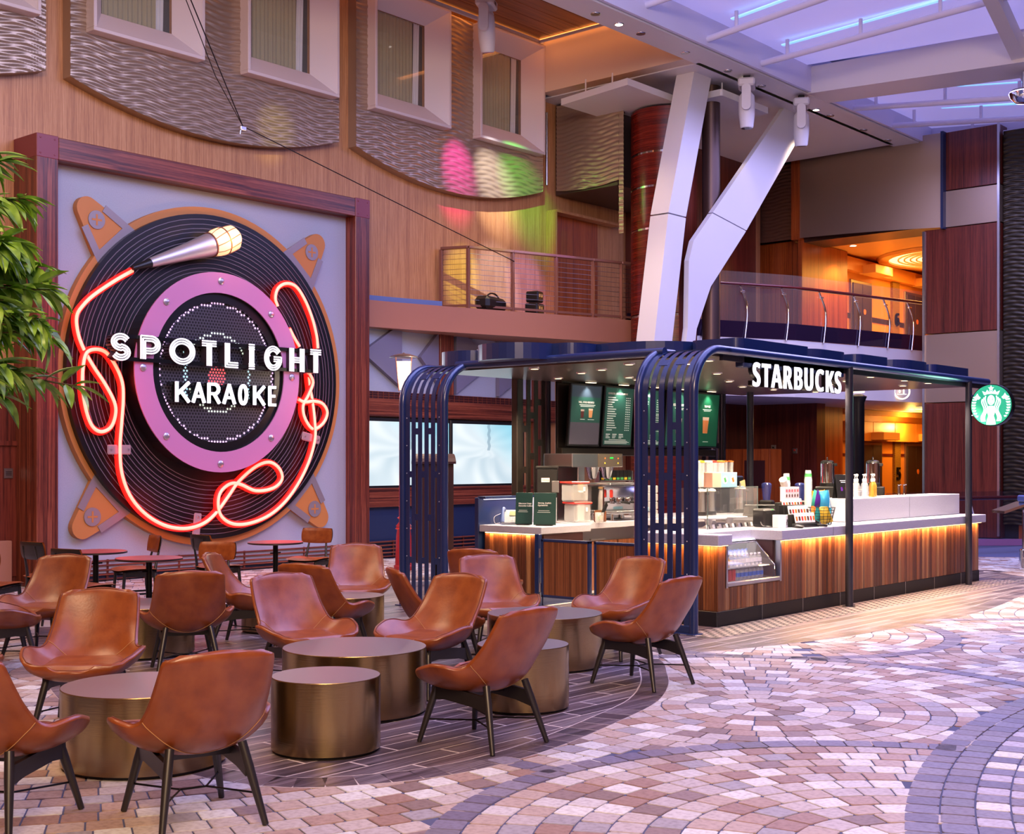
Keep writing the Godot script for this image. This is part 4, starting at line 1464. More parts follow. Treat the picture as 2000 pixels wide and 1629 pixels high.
func arch(z0: float, z1: float, label: String) -> void:
	# z0 is the nearer tube
	var o := thing("lattice_arch", label, "arch", V(0, 0, 0), 0.0, "navy lattice arches")
	for z in [z0, z1]:
		var p := arch_path(z)
		p.append(V(11.0, 2.7, z))
		part("tube", tubed(path(p), 0.042, 14), M.navy, o)
	var n := 6
	var gap := (z0 - z1) - 0.09
	var pitch := (gap + 0.047) / n
	var along := arch_path(0.0, 0.0)
	along.append(V(11.05, 2.7, 0))
	for k in n:
		var zc := z0 - 0.045 - (k + 0.5) * pitch + 0.023
		var w := 0.058 if k > 0 and k < n - 1 else 0.075
		var g := G.new()
		for s in [-1.0, 1.0]:
			var pp := PackedVector3Array()
			for j in along.size():
				for e in [-1.0, 1.0]:
					pp.append(along[j] + V(s * 0.005, s * 0.005 if j > 3 else 0.0, zc + e * w / 2))
			g.grid(pp, 2, along.size(), false, s > 0)
		for e in [-1.0, 1.0]:
			var pp := PackedVector3Array()
			for j in along.size():
				for s in [-1.0, 1.0]:
					pp.append(along[j] + V(s * 0.005, s * 0.005 if j > 3 else 0.0, zc + e * w / 2))
			g.grid(pp, 2, along.size(), false, e < 0)
		part("strip", g, M.navy, o)
		if k == 0 or k == n - 1:
			for j in 7:
				var b := G.new()
				b.sphere(V(10.392, 0.25 + j * 0.31, zc), V(0.006, 0.008, 0.008), 8, 4)
				part("rivet", b, M.steel, o)
		if k < n - 1:
			var zg := zc - pitch / 2
			for j in 5:
				var y := 0.52 + j * 0.48
				if (k + j) % 2 == 0 and y < 2.4:
					part("cross_bar", one(V(10.4, y, zg), V(0.007, 0.07, pitch)), M.navy, o)
			if k % 2 == 1:
				part("cross_bar", one(V(10.53, 2.573, zg), V(0.08, 0.012, pitch), 0.002, Basis(Vector3.BACK, 0.8)), M.navy, o)
	part("foot_plate", one(V(10.4, 0.04, (z0 + z1) / 2), V(0.03, 0.08, z0 - z1), 0.004), M.navy, o)
	part("foot_plate", one(V(10.4, 0.006, (z0 + z1) / 2), V(0.14, 0.012, z0 - z1 + 0.12), 0.003), M.navy, o)

func text_sign(words: String, at: Vector3, h: float, width: float, depth: float, mat: Material, side: Material, parent: Node, b := Basis()) -> void:
	var f := SystemFont.new()
	f.font_names = PackedStringArray(["Droid Sans"])
	f.font_weight = 700
	var full := f.get_string_size(words, HORIZONTAL_ALIGNMENT_LEFT, -1, 64).x
	var px := h / 46.0
	var sx := width / (full * px)
	for k in words.length():
		if words[k] == " ":
			continue
		var m := TextMesh.new()
		m.font = f
		m.text = words[k]
		m.font_size = 64
		m.pixel_size = px
		m.depth = depth
		m.horizontal_alignment = HORIZONTAL_ALIGNMENT_LEFT
		m.vertical_alignment = VERTICAL_ALIGNMENT_CENTER
		var x: float = f.get_string_size(words.substr(0, k), HORIZONTAL_ALIGNMENT_LEFT, -1, 64).x * px * sx - width / 2
		m.depth = 0.012 if side else depth
		var o := part("letter", m, mat, parent, at + b * V(x, 0, 0), b * Basis.from_scale(V(sx * 0.93, 1, 1)))
		if side:
			var m2: TextMesh = m.duplicate()
			m2.depth = depth
			part("letter_side", m2, side, o, V(0, 0, -depth * 0.5 - 0.0065))

func kiosk() -> void:
	arch(-6.757, -7.389, "navy lattice arch at the near corner of the coffee kiosk")
	arch(-9.99, -10.64, "navy lattice arch at the far corner of the coffee kiosk")
	# roof
	var rf := thing("kiosk_roof", "flat navy canopy roof with tube edges over the coffee kiosk", "canopy")
	part("roof_deck", one(V(14.2, 2.685, -8.7), V(6.9, 0.04, 3.8)), M.navy_flat, rf)
	part("roof_lining", one(V(14.2, 2.652, -8.7), V(6.86, 0.02, 3.76)), M.kiosk_ceiling, rf)
	part("edge_tube", tubed(path([V(10.9, 2.7, -6.757), V(17.62, 2.7, -6.757)]), 0.042, 14), M.navy, rf)
	part("edge_tube", tubed(path([V(10.72, 2.7, -7.3), V(10.72, 2.7, -10.1)]), 0.045, 14), M.navy, rf)
	part("edge_tube", tubed(path([V(10.9, 2.7, -10.64), V(17.62, 2.7, -10.64)]), 0.042, 14), M.navy, rf)
	part("edge_channel", one(V(14.3, 2.64, -6.8), V(6.7, 0.07, 0.04)), M.post_black, rf)
	# cut-out shapes lying on the roof
	var bl := [[11.3, -10.2, 0.55, 0.35, 5], [11.35, -9.2, 0.6, 0.75, 6], [12.0, -8.2, 0.9, 0.7, 7], [12.2, -7.2, 0.75, 0.3, 6], [13.5, -7.25, 0.5, 0.32, 5], [14.5, -7.2, 0.42, 0.3, 6], [15.6, -7.2, 0.5, 0.35, 5], [16.8, -7.2, 0.6, 0.3, 6]]
	for k in bl.size():
		var B: Array = bl[k]
		var sh := rrect(B[2] * 2.0, B[3] * 2.0, minf(B[2], B[3]) * (0.35 if k % 2 else 0.9), 10)
		if k % 3 == 1:
			sh = Geometry2D.merge_polygons(sh, circle(B[3] * 0.6, 32, Vector2(-B[2], 0)))[0]
		var g := G.new()
		g.slab(sh, -0.17, 0.0, Transform3D(Basis(Vector3.RIGHT, PI / 2), V(B[0], 2.7, B[1])))
		part("roof_shape", g, M.navy, rf)
	# ceiling spots
	var dls := [[10.95, -9.16], [11.83, -9.2], [11.55, -8.7], [11.08, -7.99], [12.82, -9.25], [13.23, -9.42], [11.2, -7.1], [11.43, -7.5], [12.92, -8.08], [14.26, -8.74], [15.43, -9.25], [15.07, -8.7], [16.3, -9.27], [13.1, -7.0], [13.73, -7.4], [14.6, -7.0], [15.54, -7.0], [15.17, -7.6], [15.66, -8.0], [16.6, -7.5], [16.25, -7.0], [15.97, -8.62], [17.2, -9.1], [12.2, -7.05], [12.4, -10.0]]
	for k in dls.size():
		var d := thing("kiosk_downlight", "small brass-rimmed spot in the kiosk ceiling %s, %s from the arches" % [["by the front edge", "over the staff aisle", "near the menu boards"][0 if dls[k][1] > -7.55 else 1 if dls[k][1] > -8.9 else 2], place_of(dls, k)], "downlight", V(dls[k][0], 2.641, dls[k][1]), 0.0, "kiosk ceiling spots")
		part("rim", turned([Vector2(0.035, 0.0), Vector2(0.04, -0.014), Vector2(0.058, -0.014), Vector2(0.064, 0)], 18), M.brass_top, d)
		part("lamp", turned([Vector2(0.001, -0.0155), Vector2(0.042, -0.0155)], 14), M.lamp_warm, d)
	for q in [[11.6, -8.9], [12.6, -7.6], [13.0, -9.2], [14.2, -7.5], [14.6, -8.9], [15.8, -7.5], [13.4, -6.95], [15.0, -6.95], [16.6, -6.95], [12.0, -6.95], [16.2, -9.0], [17.0, -7.3], [11.8, -10.1]]:
		spot(V(q[0], 2.6, q[1]), V(q[0], 0, q[1]), H("ffe2c0"), 7.5, 62.0, 0.05, 0.7)
	# posts
	for k in 2:
		var p := thing("kiosk_post", ["slim dark kiosk post standing before the lilac counter box", "slim dark kiosk post at the far end under the green disc"][k], "post", V([13.56, 16.97][k], 0, -6.757), 0.0, "kiosk posts")
		part("shaft", turned([Vector2(0.001, 0), Vector2(0.043, 0), Vector2(0.043, 2.68), Vector2(0.001, 2.68)], 18), M.post_black, p)
		part("foot", turned([Vector2(0.075, 0), Vector2(0.075, 0.008), Vector2(0.044, 0.008)], 18), M.post_black, p)
	var p3 := thing("kiosk_post", "dark inner kiosk post standing beside the syrup bottles", "post", V(16.9, 0, -10.0))
	part("shaft", turned([Vector2(0.001, 0), Vector2(0.05, 0), Vector2(0.05, 2.68), Vector2(0.001, 2.68)], 14), M.post_black, p3)
	# rear lattice frames
	for k in 2:
		var lf := thing("lattice_screen", ["dark lattice screen left of the menu boards", "dark lattice screen right of the menu boards"][k], "screen", V([12.6, 16.78][k], 0, -10.58), 0.0, "rear lattice screens")
		for i in 4:
			part("strip", one(V(-0.22 + i * 0.145, 1.33, 0), V(0.07 if k else 0.075, 2.64, 0.02), 0.003), M.bronze_post, lf)
		for i in 12:
			part("cross_bar", one(V(-0.145 + (i % 3) * 0.145, 0.5 + i * 0.17, 0), V(0.145, 0.08, 0.018)), M.bronze_post, lf)
		part("side_post", one(V(-0.3, 1.33, 0), V(0.09, 2.64, 0.1), 0.01), M.bronze_post, lf)
		part("side_post", one(V(0.3, 1.33, 0), V(0.06, 2.64, 0.08), 0.01), M.post_black, lf)
	# front counter
	var ct := thing("front_counter", "long walnut-slatted kiosk counter with pale stone top", "counter")
	part("plinth", one(V(14.34, 0.075, -7.2), V(6.66, 0.15, 0.62), 0.004), M.plinth, ct)
	part("plinth", one(V(11.3, 0.075, -7.35), V(0.56, 0.15, 0.94), 0.004), M.plinth, ct)
	for k in 8:
		part("plinth_joint", one(V(11.02 + k * 0.86, 0.075, -6.889), V(0.006, 0.15, 0.006)), M.steel, ct)
	part("carcass", one(V(14.9, 0.48, -7.25), V(5.4, 0.66, 0.6)), M.maroon, ct)
	part("carcass", one(V(11.3, 0.46, -7.56), V(0.44, 0.62, 0.42)), M.maroon, ct)
	part("carcass", one(V(11.115, 0.46, -7.12), V(0.1, 0.62, 0.42)), M.maroon, ct)
	part("carcass", one(V(11.7, 0.26, -7.1), V(1.1, 0.22, 0.38)), M.maroon, ct)
	slats(ct, V(12.27, 0, -6.9), V(17.62, 0, -6.9), 0.15, 0.795, V(0, 0, 1))
	slats(ct, V(11.17, 0, -6.9), V(12.27, 0, -6.9), 0.15, 0.375, V(0, 0, 1))
	slats(ct, V(11.03, 0, -6.9), V(11.17, 0, -6.9), 0.15, 0.795, V(0, 0, 1))
	slats(ct, V(11.05, 0, -7.78), V(11.05, 0, -6.89), 0.15, 0.795, V(-1, 0, 0), 0.085)
	slats(ct, V(17.66, 0, -6.9), V(17.66, 0, -7.6), 0.15, 0.795, V(1, 0, 0))
	part("worktop", one(V(14.95, 0.853, -7.16), V(5.56, 0.105, 0.68), 0.006), M.corian, ct)
	part("worktop", one(V(11.6, 0.858, -7.5), V(0.9, 0.1, 0.6), 0.006), M.corian, ct)
	part("worktop", one(V(12.0, 0.853, -7.5), V(1.3, 0.105, 0.62), 0.006), M.corian, ct)
	part("front_ledge", one(V(11.06, 0.853, -7.3), V(0.26, 0.104, 0.96), 0.006), M.corian, ct)
	part("worktop_joint", one(V(13.3, 0.853, -6.818), V(0.004, 0.1, 0.004)), M.steel, ct)
	part("bar_box", one(V(15.95, 1.045, -7.34), V(3.32, 0.275, 0.4), 0.006), M.corian, ct)
	part("bar_box_joint", one(V(16.0, 1.045, -7.139), V(0.004, 0.27, 0.003)), M.steel, ct)
	var glow := [[V(14.95, 0.797, -6.862), V(5.4, 0.008, 0.02)], [V(11.08, 0.797, -6.862), V(0.16, 0.008, 0.02)], [V(11.015, 0.797, -7.32), V(0.02, 0.008, 0.88)]]
	for q in glow:
		part("led_strip", one(q[0], q[1]), M.strip_glow, ct)
	area(V(14.95, 0.788, -6.852), V(14.95, 0.2, -6.88), 5.4, 0.02, H("ffc078"), 5.0)
	area(V(11.005, 0.788, -7.32), V(11.03, 0.2, -7.32), 0.02, 0.88, H("ffc078"), 0.8)
	area(V(11.1, 0.788, -6.852), V(11.1, 0.2, -6.88), 0.15, 0.02, H("ffc078"), 0.12)
	fridge()
	# left counter with the telephone
	var lc := thing("side_counter", "short walnut-slatted counter beside the swing gates", "counter")
	part("plinth", one(V(11.75, 0.06, -9.86), V(0.7, 0.12, 0.9)), M.navy, lc)
	part("carcass", one(V(11.78, 0.45, -9.86), V(0.72, 0.7, 0.88)), M.maroon, lc)
	slats(lc, V(11.39, 0, -10.28), V(11.39, 0, -9.44), 0.12, 0.79, V(-1, 0, 0), 0.07)
	part("worktop", one(V(11.8, 0.845, -9.86), V(0.92, 0.08, 0.94), 0.005), M.corian, lc)
	part("end_panel", one(V(11.8, 0.6, -10.36), V(0.95, 1.2, 0.06), 0.005), M.navy, lc)
	part("back_panel", one(V(12.23, 1.04, -10.1), V(0.04, 0.3, 0.4)), M.corian, lc)
	part("top_shelf", one(V(11.8, 1.2, -10.3), V(0.9, 0.03, 0.12)), M.navy, lc)
	part("led_strip", one(V(11.8, 1.18, -10.3), V(0.8, 0.008, 0.03)), M.cool_glow, lc)
	area(V(11.8, 1.17, -10.28), V(11.8, 0.8, -10.2), 0.8, 0.03, H("e4e0ff"), 0.12)
	part("led_strip", one(V(11.375, 0.797, -9.86), V(0.02, 0.008, 0.8)), M.strip_glow, lc)
	area(V(11.365, 0.788, -9.86), V(11.385, 0.2, -9.86), 0.02, 0.8, H("ffc078"), 0.5)
	# work counter at the back
	var wk := thing("work_counter", "long pale-topped work counter under the menu boards", "counter")
	part("worktop", one(V(14.48, 0.86, -9.98), V(4.4, 0.07, 1.0), 0.005), M.corian, wk)
	part("carcass", one(V(14.48, 0.42, -10.08), V(4.38, 0.8, 0.76)), M.steel, wk)
	for k in 5:
		var dr := part("door", one(V(12.73 + k * 0.87, 0.36, -9.68), V(0.84, 0.6, 0.03), 0.006), M.gate_wood, wk)
		part("handle", one(V(12.73 + k * 0.87, 0.68, -9.65), V(0.3, 0.02, 0.03), 0.004), M.steel, dr)
	# swing gates
	for k in 2:
		var gt := thing("swing_gate", ["walnut swing gate in a navy frame, hinged by the side counter", "walnut swing gate in a navy frame, next to the near arch"][k], "gate", V(11.3, 0, [-9.34, -8.6][k]), 0.0, "swing gates")
		var w: float = [0.68, 0.76][k]
		part("panel", one(V(0, 0.435, w / 2), V(0.03, 0.6, w - 0.06)), M.gate_wood, gt)
		for q in [[0.745, w / 2, 0.03, w], [0.125, w / 2, 0.03, w]]:
			part("frame_rail", one(V(0, q[0], q[1]), V(0.05, q[2], q[3]), 0.004), M.navy, gt)
		for q in [0.015, w - 0.015]:
			part("frame_stile", one(V(0, 0.435, q), V(0.05, 0.65, 0.03), 0.004), M.navy, gt)
		if k == 1:
			part("post", one(V(0, 0.4, w + 0.02), V(0.04, 0.8, 0.04), 0.004), M.navy, gt)
		if k == 0:
			part("post", one(V(0, 0.4, -0.06), V(0.06, 0.82, 0.06), 0.004), M.navy, gt)
			for y in [0.6, 0.22]:
				var hg := G.new()
				hg.rod(V(-0.03, y - 0.05, -0.01), V(-0.03, y + 0.05, -0.01), 0.014, -1, 8)
				part("hinge", hg, M.steel, gt)
	# name over the front
	var sg := thing("kiosk_sign", "glowing white letters reading STARBUCKS on the kiosk edge", "sign", V(12.43, 2.49, -6.78))
	part("back_box", one(V(-0.02, 0.14, -0.05), V(2.15, 0.14, 0.1), 0.01), M.navy_flat, sg)
	text_sign("STARBUCKS", V(0, 0, 0.02), 0.235, 1.93, 0.05, M.letter_glow, M.black_metal, sg)
	area(V(12.43, 2.49, -6.68), V(12.43, 2.3, -3), 1.8, 0.2, H("eef4ff"), 0.5)
	siren()
	menu()

const ORD := ["first", "second", "third", "fourth", "fifth", "sixth", "seventh", "eighth", "ninth", "tenth", "eleventh", "twelfth"]

# which one it is within its row, counted along x
func place_of(a: Array, k: int) -> String:
	var row := func(z: float) -> int: return 0 if z > -7.55 else 1 if z > -8.9 else 2
	var n := 0
	for q in a:
		if row.call(q[1]) == row.call(a[k][1]) and (q[0] < a[k][0] or (q[0] == a[k][0] and q[1] < a[k][1])):
			n += 1
	return ORD[n]

func fridge() -> void:
	var o := thing("bottle_fridge", "small steel display fridge with slanted glass sunk in the counter", "fridge", V(11.72, 0.38, -6.9))
	part("floor_tray", one(V(0, 0.02, -0.16), V(1.06, 0.04, 0.36), 0.004), M.steel, o)
	part("back_wall", one(V(0, 0.22, -0.34), V(1.06, 0.42, 0.02)), M.steel, o)
	part("side_wall", one(V(0.53, 0.22, -0.16), V(0.03, 0.46, 0.36)), M.steel, o)
	part("side_wall", one(V(-0.53, 0.22, -0.16), V(0.03, 0.46, 0.36)), M.steel, o)
	part("shelf", one(V(-0.05, 0.17, -0.19), V(0.96, 0.012, 0.26)), M.steel, o)
	part("front_sill", one(V(0, 0.02, 0.0), V(1.08, 0.05, 0.02), 0.004), M.steel, o)
	part("top_light", one(V(0, 0.425, -0.28), V(1.0, 0.015, 0.06)), M.cool_glow, o)
	area(V(0, 0.4, -0.2) + o.position, V(0, 0, -0.15) + o.position, 0.9, 0.2, H("f4f6ff"), 0.05)
	var g := G.new()
	g.quad(V(-0.5, 0.05, 0.01), V(0.42, 0.05, 0.01), V(0.42, 0.17, 0.0), V(-0.5, 0.17, 0.0))
	g.quad(V(-0.5, 0.17, 0.0), V(0.42, 0.17, 0.0), V(0.42, 0.4, -0.22), V(-0.5, 0.4, -0.22))
	part("slanted_glass", g, M.glass, o)
	var fr := G.new()
	fr.tube(path([V(0.43, 0.05, 0.01), V(0.43, 0.17, 0.0), V(0.43, 0.4, -0.22), V(-0.5, 0.4, -0.22)]), 0.007, 6)
	part("glass_frame", fr, M.chrome, o)
	var water := G.new()
	water.lathe([Vector2(0.001, 0), Vector2(0.026, 0), Vector2(0.028, 0.01), Vector2(0.028, 0.09), Vector2(0.012, 0.125), Vector2(0.012, 0.14)], 12)
	var wm := water.mesh()
	var cap := turned([Vector2(0.013, 0.135), Vector2(0.014, 0.155), Vector2(0.001, 0.156)], 10).mesh()
	var lab := turned([Vector2(0.0285, 0.03), Vector2(0.0285, 0.07)], 12).mesh()
	var short := turned([Vector2(0.001, 0), Vector2(0.026, 0), Vector2(0.027, 0.075), Vector2(0.014, 0.1), Vector2(0.014, 0.11)], 12).mesh()
	var scap := turned([Vector2(0.016, 0.105), Vector2(0.016, 0.122), Vector2(0.001, 0.123)], 10).mesh()
	var can := turned([Vector2(0.001, 0), Vector2(0.026, 0), Vector2(0.028, 0.012), Vector2(0.028, 0.1), Vector2(0.023, 0.112), Vector2(0.001, 0.112)], 14).mesh()
	for k in 11:
		for row in 3:
			var x := -0.46 + k * 0.078
			var pos := o.position + V(x, [0.176, 0.176, 0.04][row], [-0.27, -0.12, -0.1][row])
			var b: Node3D
			if row == 2 and k < 4:
				b = thing("drink_can", "%s drink can on the fridge floor, %s" % [["green", "green", "dark red", "dark red"][k], ["at the end", "second in", "third in", "fourth in"][k]], "can", pos, 0.0, "cans in the fridge")
				part("body", can, [M.green_glow_off, M.green_glow_off, M.red_paint, M.red_paint][k], b)
				continue
			var kind: String = ["tall clear water bottle with blue label on the back of the fridge shelf", "small white-capped bottle in the front row of the fridge shelf", "clear water bottle standing on the fridge floor"][row]
			if row == 1 and k < 3: kind = "small amber bottle with yellow label on the fridge shelf"
			kind += ", %s along" % ORD[k]
			b = thing("drink_bottle", kind, "bottle", pos, 0.0, ["tall fridge bottles", "short fridge bottles", "low fridge bottles"][row] if not (row == 1 and k < 3) else "amber fridge bottles")
			part("body", wm if row != 1 else short, M.amber if row == 1 and k < 3 else M.plastic_clear, b)
			part("cap", cap if row != 1 else scap, M.black_plastic if row == 1 and k < 3 else M.plastic_white if row else M.blue_print, b)
			part("label_band", lab, M.yellow_plastic if row == 1 and k < 3 else M.plastic_white if row == 1 else M.blue_print, b)

func siren() -> void:
	var o := thing("round_logo_sign", "glowing green disc showing a white crowned long-haired figure", "sign", V(16.97, 2.355, -6.44), -PI / 2)
	var face := Transform3D()
	var g := G.new()
	g.slab(circle(0.272, 56), -0.05, 0.05)
	part("case", g, M.black_metal, o)
	g = G.new()
	g.slab(circle(0.262, 56), 0.05, 0.056)
	part("green_face", g, M.green_glow, o)
	for y in [0.13, -0.13]:
		var br := G.new()
		br.rod(V(-0.33, y, 0), V(-0.22, y, 0), 0.012, -1, 8)
		part("bracket", br, M.navy, o)
	var z0 := 0.056
	var z1 := 0.06
	var add := func(called: String, poly: PackedVector2Array) -> void:
		var q := G.new()
		q.slab(poly, z0, z1)
		part(called, q, M.emblem_glow, o)
	# crown with a star
	var st := PackedVector2Array()
	for k in 10:
		st.append(Vector2(0, 0.215) + Vector2.from_angle(PI / 2 + k * PI / 5) * (0.042 if k % 2 == 0 else 0.018))
	add.call("star", st)
	add.call("crown", PackedVector2Array([Vector2(-0.09, 0.13), Vector2(-0.115, 0.185), Vector2(-0.07, 0.165), Vector2(-0.05, 0.2), Vector2(-0.028, 0.17), Vector2(0, 0.185), Vector2(0.028, 0.17), Vector2(0.05, 0.2), Vector2(0.07, 0.165), Vector2(0.115, 0.185), Vector2(0.09, 0.13), Vector2(0.045, 0.143), Vector2(0, 0.147), Vector2(-0.045, 0.143)]))
	# face
	var fc := PackedVector2Array()
	for k in 24:
		var a := TAU * k / 24
		fc.append(Vector2(cos(a) * 0.048, 0.062 + sin(a) * (0.068 if sin(a) > 0 else 0.062)))
	add.call("face", fc)
	# body
	add.call("body", PackedVector2Array([Vector2(-0.03, -0.01), Vector2(0.03, -0.01), Vector2(0.055, -0.05), Vector2(0.05, -0.1), Vector2(0.035, -0.14), Vector2(0.055, -0.2), Vector2(0.06, -0.252), Vector2(-0.06, -0.252), Vector2(-0.055, -0.2), Vector2(-0.035, -0.14), Vector2(-0.05, -0.1), Vector2(-0.055, -0.05)]))
	# waves of hair and the striped tails
	for s in [-1.0, 1.0]:
		for k in 3:
			var l := []
			for i in 14:
				var t := i / 13.0
				l.append(Vector2(s * (0.058 + k * 0.022 + 0.018 * sin(t * 8.5 + 0.6) + t * 0.012), 0.12 - 0.02 * k - t * (0.33 - 0.02 * k)))
			add.call("hair", stroke(l, 0.007))
		add.call("tail_fin", PackedVector2Array([Vector2(s * 0.135, 0.1), Vector2(s * 0.16, 0.12), Vector2(s * 0.18, 0.155), Vector2(s * 0.2, 0.12), Vector2(s * 0.24, 0.105), Vector2(s * 0.205, 0.085), Vector2(s * 0.16, 0.075)]))
		for k in 7:
			var y := 0.065 - k * 0.036
			var xo := sqrt(0.252 * 0.252 - y * y)
			add.call("tail_stripe", PackedVector2Array([Vector2(s * (xo - 0.062 + k * 0.004), y + 0.016), Vector2(s * xo, y + 0.018), Vector2(s * (xo - 0.004), y - 0.002), Vector2(s * (xo - 0.05 + k * 0.004), y - 0.005)]))
	# eyes and mouth, in green
	for s in [-1.0, 1.0]:
		var q := G.new()
		q.slab(stroke([Vector2(s * 0.01, 0.072), Vector2(s * 0.02, 0.068), Vector2(s * 0.032, 0.073)], 0.003), z1, z1 + 0.002)
		q.slab(stroke([Vector2(s * 0.01, 0.088), Vector2(s * 0.022, 0.092), Vector2(s * 0.034, 0.088)], 0.0025), z1, z1 + 0.002)
		part("eye", q, M.green_glow, o)
	var mo := G.new()
	mo.slab(stroke([Vector2(-0.014, 0.03), Vector2(0, 0.026), Vector2(0.014, 0.03)], 0.003), z1, z1 + 0.002)
	part("mouth", mo, M.green_glow, o)
	area(V(16.88, 2.355, -6.44), V(15, 2.3, -6.2), 0.45, 0.45, H("a8ffe0"), 0.3)

func menu() -> void:
	var o := thing("menu_gantry", "dark metal frame carrying five menu boards over the kiosk", "frame", V(14.77, 2.2, -10.45))
	part("back_board", one(V(0, 0, -0.03), V(3.62, 0.98, 0.04), 0.006), M.bronze_post, o)
	part("top_rail", one(V(0, 0.46, 0.02), V(3.62, 0.08, 0.08), 0.006), M.bronze_post, o)
	part("bottom_rail", one(V(0, -0.45, 0.02), V(3.62, 0.1, 0.08), 0.006), M.bronze_post, o)
	var f := SystemFont.new()
	f.font_names = PackedStringArray(["Droid Sans"])
	f.font_weight = 700
	for k in 5:
		var b := thing("menu_board", ["menu board with two iced drinks, outermost beside the lattice screen", "green menu board headed ESPRESSO with a long price list", "green menu board with two price lists, behind the near arch", "green menu board with one pale drink behind the arch strips", "green menu board with a tall drink, last before the right lattice"][k], "menu board", V(13.34 + k * 0.715, 2.22, -10.33), 0.0, "menu boards")
		b.rotation.x = 0.08
		part("bezel", one(V(0, 0, 0), V(0.66, 0.8, 0.04), 0.006), M.black_plastic, b)
		var im := Image.create(256, 320, false, Image.FORMAT_RGB8)
		im.fill(H("2a5a50") if k < 4 else H("1c6044"))
		var wh := H("e6eee8")
		if k == 0:
			im.fill_rect(Rect2i(0, 0, 256, 62), H("3a4a5c"))
			im.fill_rect(Rect2i(0, 200, 256, 120), H("585460"))
			for r in 2:
				im.fill_rect(Rect2i(70 + r * 10, 102 + r * 8, 140 - r * 20, 4), wh)
			im.fill_rect(Rect2i(84, 182, 40, 3), wh)
			im.fill_rect(Rect2i(150, 182, 56, 3), wh)
		elif k < 3:
			for r in 15:
				var y := 52 + r * 13
				if k == 2 and (r == 6 or r == 11): y += 4
				im.fill_rect(Rect2i(22, y, rng.randi_range(40, 92), 5), wh)
				for c in 3:
					im.fill_rect(Rect2i(190 + c * 16, y, 11, 5), wh)
			for c in 3:
				im.fill_rect(Rect2i(20 + c * 60, 258, 40, 6), wh)
				for r in 3:
					im.fill_rect(Rect2i(20 + c * 60, 268 + r * 6, rng.randi_range(24, 46), 3), wh)
			im.fill_rect(Rect2i(50, 290, 160, 4), wh)
			for r in 3:
				im.fill_rect(Rect2i(12, 298 + r * 6, rng.randi_range(200, 232), 3), wh)
		else:
			im.fill_rect(Rect2i(80, 92, 100, 4), wh)
			im.fill_rect(Rect2i(92, 100, 76, 4), wh)
			im.fill_rect(Rect2i(100, 290, 60, 4), wh)
		# printed drinks
		for q in ([[100, 152, 16, 46, H("5a2420")], [172, 148, 20, 50, H("e0a06a")]] if k == 0 else [] if k < 3 else [[128, 200, 34, 90, H("e8a088")]] if k == 3 else [[120, 190, 36, 100, H("dd8a50")]]):
			for y in q[3]:
				var w: int = int(q[2] * (1.0 - 0.28 * y / q[3]))
				im.fill_rect(Rect2i(q[0] - w, q[1] - q[3] / 2 + y, w * 2, 1), q[4].lerp(H("fbeee0"), 0.7 if y < q[3] * 0.2 else 0.0))
		var tx := ImageTexture.create_from_image(im)
		var g := G.new()
		g.quad(V(-0.305, -0.375, 0.0215), V(0.305, -0.375, 0.0215), V(0.305, 0.375, 0.0215), V(-0.305, 0.375, 0.0215))
		part("print", g, mk("menu_screen%d" % k, H("ffffff"), 0.35, 0.0, {"tex": tx, "emitmap": tx, "power": 0.18}), b)
		var m := TextMesh.new()
		m.font = f
		m.text = ["TALL, COLD-BREWED", "ESPRESSO, COFFEE & MORE", "FRAPPUCCINO", "ICED & SHAKEN", "TOFFEE"][k]
		m.font_size = 32
		m.pixel_size = 0.00105 if k < 2 else 0.0014
		m.depth = 0.002
		part("heading", m, M.white_print, b, V([0, -0.04, -0.08, 0, 0][k], [0.165, 0.3, 0.3, 0.2, 0.2][k], 0.023))
		var lp := thing("menu_lamp", "small lamp over the %s menu board" % ["first", "second", "third", "fourth", "fifth"][k], "lamp", V(13.34 + k * 0.715, 2.63, -10.22), 0.0, "menu lamps")
		part("housing", one(V(0, 0.012, 0), V(0.2, 0.02, 0.06), 0.005), M.steel, lp)
		part("lamp", one(V(0, 0, 0), V(0.17, 0.006, 0.045)), M.lamp_warm, lp)
		spot(V(13.34 + k * 0.715, 2.61, -10.2), V(13.34 + k * 0.715, 2.1, -10.32), H("ffeed8"), 0.35, 50.0, 0.03, 0.7)

